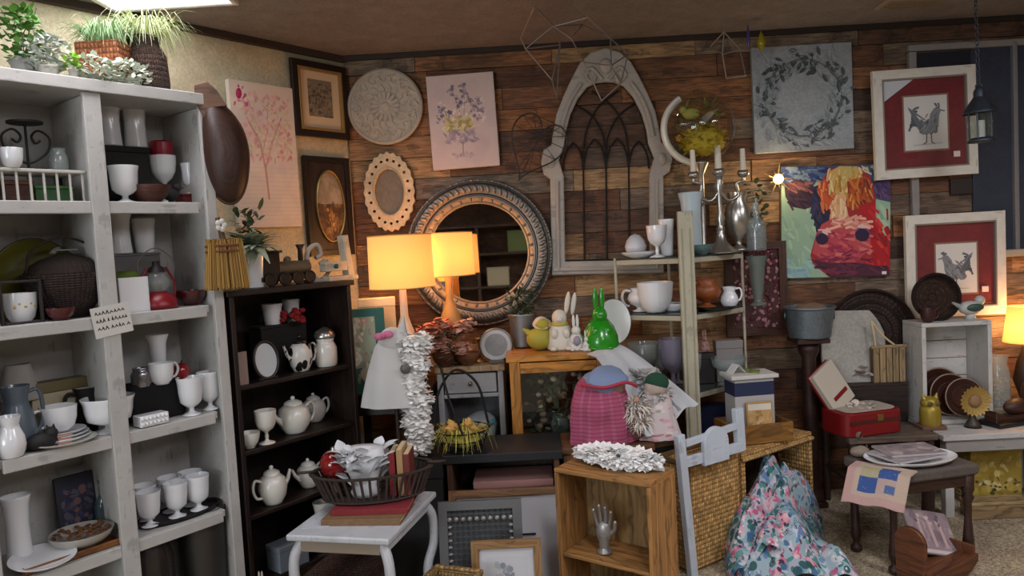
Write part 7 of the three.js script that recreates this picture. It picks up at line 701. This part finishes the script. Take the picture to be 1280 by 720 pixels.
// ---------------------------------------------------------------- low white bench with the crate, plates and lamp
const WBY = 0.435;
{
  const t = thing('white_bench', 'low white slatted bench along the plank wall', 'bench', V3(2.66, 0, 0.3)), m = painted(0xc3c1be), w = 1.28; for (const z of [-0.17, 0, 0.17]) add(t, 'slat', bx(w, 0.03, 0.16, 0, WBY - 0.015, z), m); add(t, 'apron', bx(w - 0.04, 0.06, 0.02, 0, WBY - 0.062, 0.225), painted(0x9f9c98)); for (const x of [-1, 0, 1]) for (const z of [-1, 1]) add(t, 'leg', bx(0.045, WBY - 0.03, 0.045, x * (w / 2 - 0.05), (WBY - 0.03) / 2, z * 0.185), m);
  const y = WBY + 0.001, x0 = 2.03, x1 = 2.39, cx = (x0 + x1) / 2, W = x1 - x0, H = 0.535, D = 0.2, zc = 0.25, c = thing('white_crate', 'whitewashed crate standing on end with dishes inside', 'crate', V3(cx, y, zc)), wm = M(0xc9c6c0, 0.7, { map: T_WEAR, bumpMap: T_WOODB, bumpScale: 0.002 });
  for (const k of [-1, 1]) add(c, 'side_panel', bx(0.022, H - 0.044, D, k * (W / 2 - 0.011), H / 2, 0), wm); add(c, 'top_panel', bx(W, 0.022, D, 0, H - 0.011, 0), wm); add(c, 'bottom_panel', bx(W, 0.022, D, 0, 0.011, 0), wm); for (let i = 0; i < 5; i++) add(c, 'back_slat', bx(W - 0.046, (H - 0.05) / 5 - 0.003, 0.012, 0, 0.024 + (i + 0.5) * (H - 0.048) / 5, -D / 2 + 0.008), wm);
  const yi = y + 0.023, plate = (l, px, py, z, r) => { const p = ptZ(px, py, z), s = mpp(p), rr = r * s, o = thing('wooden_plate', l, 'plate', V3(p.x, yi + rr * 0.99, z)); o.rotation.x = -0.14; const pm = wood(0x4a251c, 0.4); add(o, 'dish', lathe([[0, 0], [0.55, 0], [0.9, 0.3], [1, 0.62], [0.98, 0.72], [0.86, 0.45], [0.55, 0.2], [0, 0.2]], rr, 0.03, 40).rotateX(Math.PI / 2), pm); add(o, 'rim_band', tor(rr * 0.97, rr * 0.035, 0, 0, 0.02, { seg: 44 }), M(0x8a7a68, 0.5)); add(o, 'ring', tor(rr * 0.55, rr * 0.03, 0, 0, 0.008, { seg: 36 }), M(0x2a1612, 0.5)); };
  plate('largest dark wooden plate standing in the white crate', 1172, 480, 0.2, 29); plate('middle dark wooden plate overlapping the largest in the crate', 1186, 490, 0.24, 26); plate('smallest dark wooden plate nearest the gold figure', 1203, 497, 0.28, 24);
  { const p = ptZ(1163, 530, 0.41, WBY + 0.001), s = mpp(p), o = thing('gold_figure', 'knobbly gold owl figure at the crate corner', 'figurine', p); const gm = M(0x9c8632, 0.45, { metalness: 0.4 }); add(o, 'body', [wob(lathe([[0, 0], [0.4, 0], [0.5, 0.2], [0.5, 0.6], [0.4, 0.8], [0, 0.86]], 26 * s, 38 * s, 24), 0.006, 60), sph(10 * s, 0, 32 * s, 0, 1.15, 0.9, 1)], gm); for (const k of [-1, 1]) { add(o, 'ear', bar([k * 7 * s, 38 * s, 0], [k * 9 * s, 45 * s, 0], 3.5 * s, 0.4 * s), gm); add(o, 'eye', sph(3.4 * s, k * 4.5 * s, 33 * s, 9 * s, 1, 1, 0.5), M(0x5a4a1e, 0.4)); } add(o, 'base', bx(30 * s, 5 * s, 22 * s, 0, 2.5 * s, 0), M(0x6a4a3c, 0.7)); }
  { const p = ptZ(1216, 530, 0.42, WBY + 0.001), s = mpp(p), o = thing('gold_flower_stand', 'gold sunflower ornament on a little dark stand', 'ornament', p); const gm = M(0xa88a48, 0.5, { metalness: 0.3 }); add(o, 'stand', lathe([[0, 0], [0.5, 0], [0.4, 0.2], [0.2, 0.5], [0.2, 1], [0, 1]], 20 * s, 22 * s), M(0x3a3026, 0.5)); const pt = []; for (let i = 0; i < 22; i++) pt.push(leaf(15 * s, 8 * s, 0.25, 3).translate(0, 6 * s, 0).rotateZ(i / 22 * 6.2832)); add(o, 'petals', mg(pt).translate(0, 34 * s, 4 * s), gm); add(o, 'centre', wob(sph(8 * s, 0, 34 * s, 6 * s, 1, 1, 0.6, 14), 0.003, 90), M(0x8a6a4a, 0.7)); }
  const yt = y + H;
  { const p = ptZ(1166, 372, 0.22), s = mpp(p), r = 29 * s, o = thing('coiled_basket', 'round brown coiled basket standing on its side on the crate', 'basket', V3(p.x, yt + r, 0.24)); o.rotation.x = -0.1; add(o, 'shell', lathe([[0, 0], [0.8, 0], [0.95, 0.3], [1, 0.8], [0.97, 1], [0.93, 0.8], [0.86, 0.35], [0, 0.12]], r, 0.05, 40).rotateX(Math.PI / 2).translate(0, 0, -0.03), wicker(0x4a3022)); for (const q of [0.2, 0.4, 0.6, 0.8]) add(o, 'coil', tor(r * q, 0.005, 0, 0, -0.022 + q * q * 0.01, { seg: 36 }), wicker(0x5f4230)); add(o, 'rim', tor(r * 0.98, 0.008, 0, 0, 0.02, { seg: 44 }), wicker(0x35211a)); }
  { const p = ptZ(1210, 398, 0.25, yt), s = mpp(p), o = thing('bird_ornament', 'small white and green bird ornament on the crate', 'ornament', V3(p.x, yt + 0.0005, 0.27)); add(o, 'body', [sph(10 * s, 0, 14 * s, 0, 1.4, 0.9, 0.9), sph(6 * s, 12 * s, 23 * s, 0), lathe([[0, 0], [0.5, 0], [0.3, 1], [0, 1]], 14 * s, 8 * s)], M(0xb4b3ac, 0.5)); add(o, 'wing', sph(7 * s, 2 * s, 15 * s, 8 * s, 1.5, 0.7, 0.4), M(0x2f4a40, 0.5)); add(o, 'tail', bar([-10 * s, 15 * s, 0], [-22 * s, 22 * s, 0], 4 * s, 1.2 * s), M(0x8f918a, 0.5)); }
  vessel('clay_cup', 'little dark clay cup before the coiled basket', 'cup', 1160, 398, inZ(0.31, yt + 0.001), 18, 17, 'cup', M(0x3a1c1a, 0.4), { turn: 0, handle: 'r' });
  vessel('glass_jar', 'glass jar of shells beside the white crate', 'jar', 1248, 524, inZ(0.2, WBY + 0.001), 28, 74, 'jar', CUTGLASS, { parts: (t2, w, h) => { const l = []; for (let i = 0; i < 60; i++) { const a = RR(0, 6.283), r = w * 0.38 * Math.sqrt(R()); l.push(sph(w * 0.08, r * Math.cos(a), RR(0.1, 0.6) * h, r * Math.sin(a), 1.2, 0.7, 1, 6)); } add(t2, 'shells', l, M(0xb09a72, 0.7)).userData.kind = 'stuff'; } });
  { const p = ptZ(1262, 522, 0.38, WBY + 0.001), s = mpp(p), o = thing('carved_shoe', 'dark carved wooden shoe on a black tray at the bench end', 'carving', p, 0.3), m2 = wood(0x4a2c1c, 0.5); add(o, 'tray', bx(70 * s, 5 * s, 34 * s, 0, 2.5 * s, 0), M(0x1b1818, 0.4)); add(o, 'sole', ext([[-30 * s, 5 * s], [26 * s, 5 * s], [34 * s, 14 * s], [10 * s, 10 * s], [-14 * s, 9 * s], [-30 * s, 18 * s]], 16 * s, { bevel: 0.004 }).translate(0, 0, -8 * s), m2); add(o, 'upper', [wob(sph(14 * s, 14 * s, 20 * s, 0, 1.6, 0.75, 0.8, 18), 0.004, 40), wob(sph(10 * s, 30 * s, 34 * s, 0, 0.9, 1.8, 0.8, 16), 0.004, 40)], m2); }
  lampEnd();
  function lampEnd() {
    const c = ptZ(1290, 384, 0.26), b = ptZ(1290, 430, 0.26), s = mpp(c), t2 = thing('accent_lamp', 'lit accent lamp with a pleated yellow shade by the boots', 'lamp', V3(c.x, WBY + 0.001, 0.2)), h0 = b.y - WBY, h1 = c.y - WBY; add(t2, 'base', lathe([[0, 0], [0.5, 0], [0.5, 0.05], [0.3, 0.1], [0.2, 0.2], [0.45, 0.45], [0.3, 0.7], [0.12, 0.85], [0.1, 1], [0, 1]], 0.13, h0 + 0.02), M(0x2a1f1a, 0.4));
    const n = 48; add(t2, 'shade', grid(n * 2, 6, (u, v) => { const a = u * 6.2832, r = (24 - 6 * v) * s * (1 + (Math.round(u * n * 2) & 1 ? 0.025 : -0.02)); return [r * Math.cos(a), h0 + (h1 - h0) * v, r * Math.sin(a)]; }), M(0xe8c080, 0.95, { phys: 1, transmission: 0.35, thickness: 0, emissive: 0xffb45c, emissiveIntensity: 0.42 })); add(t2, 'rim', tor(24 * s, 1 * s, 0, h0, 0, { seg: 44, rx: 1.5708 }), M(0xc99a50, 0.9)); add(t2, 'bulb', sph(0.025, 0, h0 + 0.08, 0), M(0xfff0d0, 0.5, { emissive: 0xffc070, emissiveIntensity: 1.5 })); const l = new THREE.PointLight(0xffbe78, 0.28); l.position.set(c.x, WBY + h0 + 0.08, 0.2); l.castShadow = true; l.name = 'accent_glow'; scene.add(l);
  }
}
// under the bench
{
  const p = ptY(1246, 642, 0), t = thing('floral_tin', 'tall yellow floral tin box under the white bench', 'tin', V3(2.38, 0, 0.28)), tm = M(0xffffff, 0.6, { map: paint(256, 256, (g) => { g.fillStyle = '#9c8432'; g.fillRect(0, 0, 256, 256); splat(g, 70, 0, 0, 256, 256, ['#b59a45', '#866f24', '#c9b26a', '#a38a3c'], 10, 36, 0.5); splat(g, 16, 60, 40, 200, 200, ['#d5c48a', '#c7ae5c'], 8, 24, 0.7); splat(g, 30, 0, 150, 256, 256, ['#26261c', '#3c3a22', '#d2c9a8'], 5, 15, 0.7); }) }); const W = 0.26, H = 0.3; add(t, 'body', mg([new THREE.BoxGeometry(W, H - 0.04, 0.2).translate(0, (H - 0.04) / 2 + 0.04, 0)]), tm); add(t, 'base', bx(W + 0.02, 0.04, 0.22, 0, 0.02, 0), M(0x8a7458, 0.7)); add(t, 'lid', bx(W + 0.01, 0.02, 0.21, 0, H + 0.008, 0), M(0x8f7a32, 0.5));
  const b = thing('tan_plank_box', 'low tan wooden box on the carpet before the yellow tin', 'box', V3(2.3, 0, 0.5)); add(b, 'body', bx(0.3, 0.07, 0.1, 0, 0.035, 0), wood(0xa98c62, 0.7)); add(b, 'lid', bx(0.306, 0.016, 0.106, 0, 0.0785, 0), wood(0xb29668, 0.7));
  { const q = V3(2.52, 0, 0.56), k = thing('red_toy_truck', 'red toy truck on the carpet at the bench end', 'toy', q, 0.4); const rd = M(0x7d1a1c, 0.4); add(k, 'body', bx(0.18, 0.06, 0.08, 0, 0.06, 0, { r: 0.01, seg: 2 }), rd); add(k, 'cab', bx(0.07, 0.06, 0.075, 0.03, 0.115, 0, { r: 0.014, seg: 2 }), rd); for (const x of [-1, 1]) for (const z of [-1, 1]) add(k, 'wheel', cyl(0.026, 0.026, 0.02, x * 0.058, 0.027, z * 0.04, 18, { rx: 1.5708 }), M(0x18181a, 0.7)); }
}
// ---------------------------------------------------------------- stool with platter, magazines and quilt square; toy sled in front
const ST = V3(1.66, 0, 0.92), STT = 0.22, STY = 0.445;
{
  const t = thing('wooden_stool', 'dark turned leg stool holding a white platter', 'stool', ST.clone(), STT), m = wood(0x3f261c, 0.5), w = 0.44, D = 0.32; add(t, 'seat', bx(w, 0.05, D, 0, STY - 0.025, 0, { r: 0.016, seg: 2 }), M(0x6d625a, 0.85, { map: T_MOTTLE, bumpMap: T_CLOTHB, bumpScale: 0.002 })); add(t, 'apron', bx(w - 0.06, 0.05, 0.018, 0, STY - 0.075, D / 2 - 0.03), m); add(t, 'apron', bx(w - 0.06, 0.05, 0.018, 0, STY - 0.075, -D / 2 + 0.03), m); for (const k of [-1, 1]) add(t, 'apron', bx(0.018, 0.05, D - 0.06, k * (w / 2 - 0.03), STY - 0.075, 0), m);
  for (const x of [-1, 1]) for (const z of [-1, 1]) add(t, 'leg', lathe([[0, 0], [0.34, 0], [0.5, 0.03], [0.46, 0.07], [0.22, 0.1], [0.3, 0.14], [0.46, 0.2], [0.4, 0.3], [0.28, 0.5], [0.3, 0.68], [0.5, 0.74], [0.34, 0.78], [0.5, 0.82], [0.5, 1], [0, 1]], 0.052, STY - 0.05, 16).translate(x * (w / 2 - 0.035), 0, z * (D / 2 - 0.035)), m);
  const on = (x, z, y) => V3(x, y, z).applyAxisAngle(V3(0, 1, 0), STT).add(ST), y = STY + 0.001;
  { const o = solo('oval_platter', 'white oval platter lying on the dark stool', 'platter', lathe([[0, 0], [0.6, 0], [0.9, 0.5], [1, 1], [0.97, 1.1], [0.88, 0.6], [0.6, 0.25], [0, 0.25]], 1, 1, 48).scale(0.205, 0.026, 0.135), MILK, on(-0.02, 0.03, y), STT - 0.1); }
  const mag = (l, x, z, y2, w2, d2, turn, cols) => { const b = thing('magazine', l, 'magazine', on(x, z, y2), STT + turn, 'magazines on the platter'); add(b, 'pages', bx(w2, 0.009, d2, 0, 0.0045, 0, { r: 0.001 }), M(0xa9a4a4, 0.8)); add(b, 'cover', new THREE.PlaneGeometry(w2 * 0.985, d2 * 0.985).rotateX(-Math.PI / 2).translate(0, 0.0096, 0), M(0xffffff, 0.5, { map: paint(220, 160, (g) => { g.fillStyle = cols[0]; g.fillRect(0, 0, 220, 160); splat(g, 50, 0, 0, 220, 160, cols, 8, 34, 0.6); }) })); };
  mag('grey magazine lowest on the white platter', -0.03, 0.02, y + 0.0265, 0.26, 0.19, 0.1, ['#8f8a8c', '#a9a3a4', '#77727a', '#b5aaa8']); mag('mauve magazine at the top of the platter pile', 0.0, 0.0, y + 0.0375, 0.25, 0.17, -0.15, ['#8a7d80', '#6d666c', '#a0908f', '#bdb2b0']);
  { // patchwork square sliding off the stool corner
    const o = thing('patchwork_square', 'pink and blue patchwork square hanging off the stool corner', 'quilt', on(-0.215, 0.1, y), STT - 1.0); const tx = paint(256, 256, (g) => { g.fillStyle = '#c9b3a0'; g.fillRect(0, 0, 256, 256); g.fillStyle = '#c9a39c'; g.fillRect(0, 0, 256, 40); g.fillRect(0, 0, 34, 256); const c = ['#3d5c9c', '#c2a9a2', '#b9b08a', '#3d5c9c']; for (let i = 0; i < 4; i++) { g.fillStyle = c[i]; g.fillRect(56 + (i % 2) * 76, 60 + (i >> 1) * 76, 76, 76); } g.fillStyle = '#55709f'; g.fillRect(132 + 34, 66, 40, 40); splat(g, 120, 0, 0, 256, 256, ['#d8c8b4', '#b89a90', '#8d93a8'], 1.5, 4, 0.5); });
    add(o, 'cloth', slab(20, 20, (u, v) => { const x = (u - 0.5) * 0.25, q = v * 0.26, z0 = q < 0.09 ? q : 0.09 + (q - 0.09) * 0.5, yy = q < 0.09 ? 0 : -(q - 0.09) * 0.72; return [x, 0.006 + yy + 0.004 * Math.sin(u * 12) * v - 0.02 * v * (u < 0.5 ? 0.5 - u : 0), z0 - 0.05]; }, 0.005), M(0xffffff, 0.95, { map: tx, bumpMap: T_CLOTHB, bumpScale: 0.001 }));
  }
  { const o = thing('cloth_pouch', 'small beige cloth pouch at the back corner of the stool', 'pouch', on(-0.17, -0.1, y)); add(o, 'bag', wob(sph(0.035, 0, 0.026, 0, 1.3, 0.75, 1, 16), 0.006, 40), cloth(0x9a8a7c)); add(o, 'tie', tor(0.014, 0.003, 0.03, 0.04, 0, { ry: 1.2, seg: 14 }), M(0x5a4a40, 0.8)); }
}
{ // toy sled with a book
  const t = thing('doll_cradle', 'brown wooden doll cradle on rockers before the stool', 'cradle', V3(1.63, 0, 1.16), 0.55), m = wood(0x6d3f24, 0.5); const hb = new THREE.Shape(); hb.moveTo(-0.055, 0); hb.lineTo(0.055, 0); hb.lineTo(0.062, 0.16); hb.absarc(0, 0.16, 0.062, 0, Math.PI, false); add(t, 'headboard', ext(hb, 0.016, { bevel: 0.003 }).rotateY(-Math.PI / 2).translate(-0.15, 0.045, 0), m); add(t, 'bed', bx(0.34, 0.014, 0.12, 0.03, 0.07, 0), m); const rk = [[-0.13, 0.06], [-0.13, 0.03], [-0.06, 0.006], [0.04, 0.006], [0.15, 0.03], [0.2, 0.06], [0.2, 0.085], [-0.1, 0.075]]; for (const k of [-1, 1]) add(t, 'side', ext(rk, 0.018, { bevel: 0.004 }).translate(0, 0, k * 0.062 - 0.009), m); add(t, 'footboard', bx(0.016, 0.07, 0.12, 0.2, 0.085, 0), m);
  const b = thing('picture_book', 'mauve picture book leaning in the doll cradle', 'book', V3(1.69, 0.079, 1.1), 0.42); b.rotation.x = -0.75; add(b, 'cover', bx(0.25, 0.2, 0.012, 0, 0.1, 0), M(0x8a7a7c, 0.7)); add(b, 'cover_print', new THREE.PlaneGeometry(0.238, 0.188).translate(0, 0.1, 0.0066), M(0xffffff, 0.6, { map: paint(240, 190, (g) => { g.fillStyle = '#8f7d82'; g.fillRect(0, 0, 240, 190); splat(g, 40, 0, 0, 240, 190, ['#a38f92', '#6d5f68', '#b5a2a0', '#7d6a72'], 10, 40, 0.6); for (const x of [50, 110, 170]) { g.fillStyle = '#b59c9a'; g.fillRect(x, 40, 18, 120); splat(g, 6, x - 6, 20, x + 24, 60, ['#c9b4ae', '#5f4f58'], 6, 14, 0.8); } g.fillStyle = '#c2b5b2'; g.fillRect(0, 174, 240, 16); }) }));
}

// ---------------------------------------------------------------- last small things
{ // bundle of cloth in the nightstand cubby
  const t = thing('cloth_bundle', 'blue and white folded cloth bundle in the nightstand cubby', 'linen', V3(-0.3, 0.411, 0.3)); add(t, 'cloth', wob(sph(0.11, 0, 0.11, 0, 1, 1, 0.8, 28), 0.04, 12), cloth(0xb8c2c6)); add(t, 'sash', tube([[-0.09, 0.06, 0.07], [0, 0.12, 0.1], [0.09, 0.17, 0.06]], 0.012, 20, 8), cloth(0x4a8a94));
  const b = solo('glass_float', 'green glass ball resting in the nightstand cubby', 'ornament', sph(0.05, 0, 0.05, 0, 1, 1, 1, 24), M(0x3f6a4a, 0.1, { phys: 1, transmission: 0.5, thickness: 0 }), V3(-0.16, 0.411, 0.34));
}
{ // more crystal on the lowest lit glass shelf
  const c = ET[2] + 0.001; for (const [px, z, l] of [[826, 0.2, 'stemmed crystal glass nearest the cut glass compote'], [848, 0.22, 'stemmed crystal glass behind the lilac compote'], [868, 0.38, 'stemmed crystal glass next to the small dark box']]) vessel('crystal_glass', l, 'glass', px, 476, inZ(z, c), 20, 44, 'goblet', CUTGLASS);
  vessel('milk_glass_plate', 'stack of white plates on the second glass shelf', 'plate', 842, 392, inZ(0.3, ET[1] + 0.001), 30, 9, 'plate', MILK);
  vessel('sugar_bowl', 'ruffled white sugar bowl behind the hobnail bowl', 'bowl', 800, 388, inZ(0.24, ET[1] + 0.001), 30, 30, 'urn', MILK, { turn: 0, handle: 'both' });
}
{ // back of the cubby shelf
  const S1 = inS(0.28, ROW[1]), S3 = inS(0.27, ROW[3]);
  crateBox('card_box', 'black card box at the back of the top cubby', 'box', 78, 108, 196, 246, S1, 0.05, M(0x211d1c, 0.8)); 
  for (const [px, c, l] of [[118, 0x8a7a2c, 'olive yellow book upright behind the black pitcher'], [124, 0x23201e, 'black book upright behind the black pitcher']]) { const p = S3(px, 520), s = mpp(p), t = thing('upright_book', l, 'book', p, SHELF_TURN); add(t, 'cover', bx(0.022, 62 * s, 0.05, 0, 31 * s, 0), M(c, 0.7)); add(t, 'pages', bx(0.017, 2 * s, 0.046, 0, 62 * s, 0), M(0xb8a888, 0.9)); }
  const f = inS(0.2, ROW[2])(96, 402), k = mpp(f), d = thing('folded_napkin', 'white folded napkin on the dark lidded basket', 'napkin', V3(ptS(82, 330, 0.14).x, ROW[2] + 78 * k, ptS(82, 330, 0.14).z), SHELF_TURN); add(d, 'napkin', slab(10, 10, (u, v) => [(u - 0.5) * 0.08, 0.012 + 0.01 * Math.sin(u * 5) - 0.05 * (u - 0.5) ** 2, (v - 0.5) * 0.05], 0.004), cloth(0xb9b7b2)); add(d, 'hem', bx(0.07, 0.004, 0.004, 0, 0.012, 0.027), cloth(0x9a9894));
}
{ // wicker hamper under the white table and pink tissue on the carpet
  const t = thing('dark_hamper', 'dark woven hamper under the white table', 'basket', V3(-0.78, 0, 1.36), WTT), m = wicker(0x4a3026); add(t, 'body', bx(0.24, 0.24, 0.28, 0, 0.12, 0, { r: 0.012 }), m); add(t, 'lid', bx(0.25, 0.03, 0.29, 0, 0.256, 0, { r: 0.008 }), wicker(0x5a3c30)); add(t, 'clasp', bx(0.03, 0.04, 0.01, 0, 0.23, 0.147), metal(0x7a6a50, 0.4));
}
renderer.render(scene, camera);
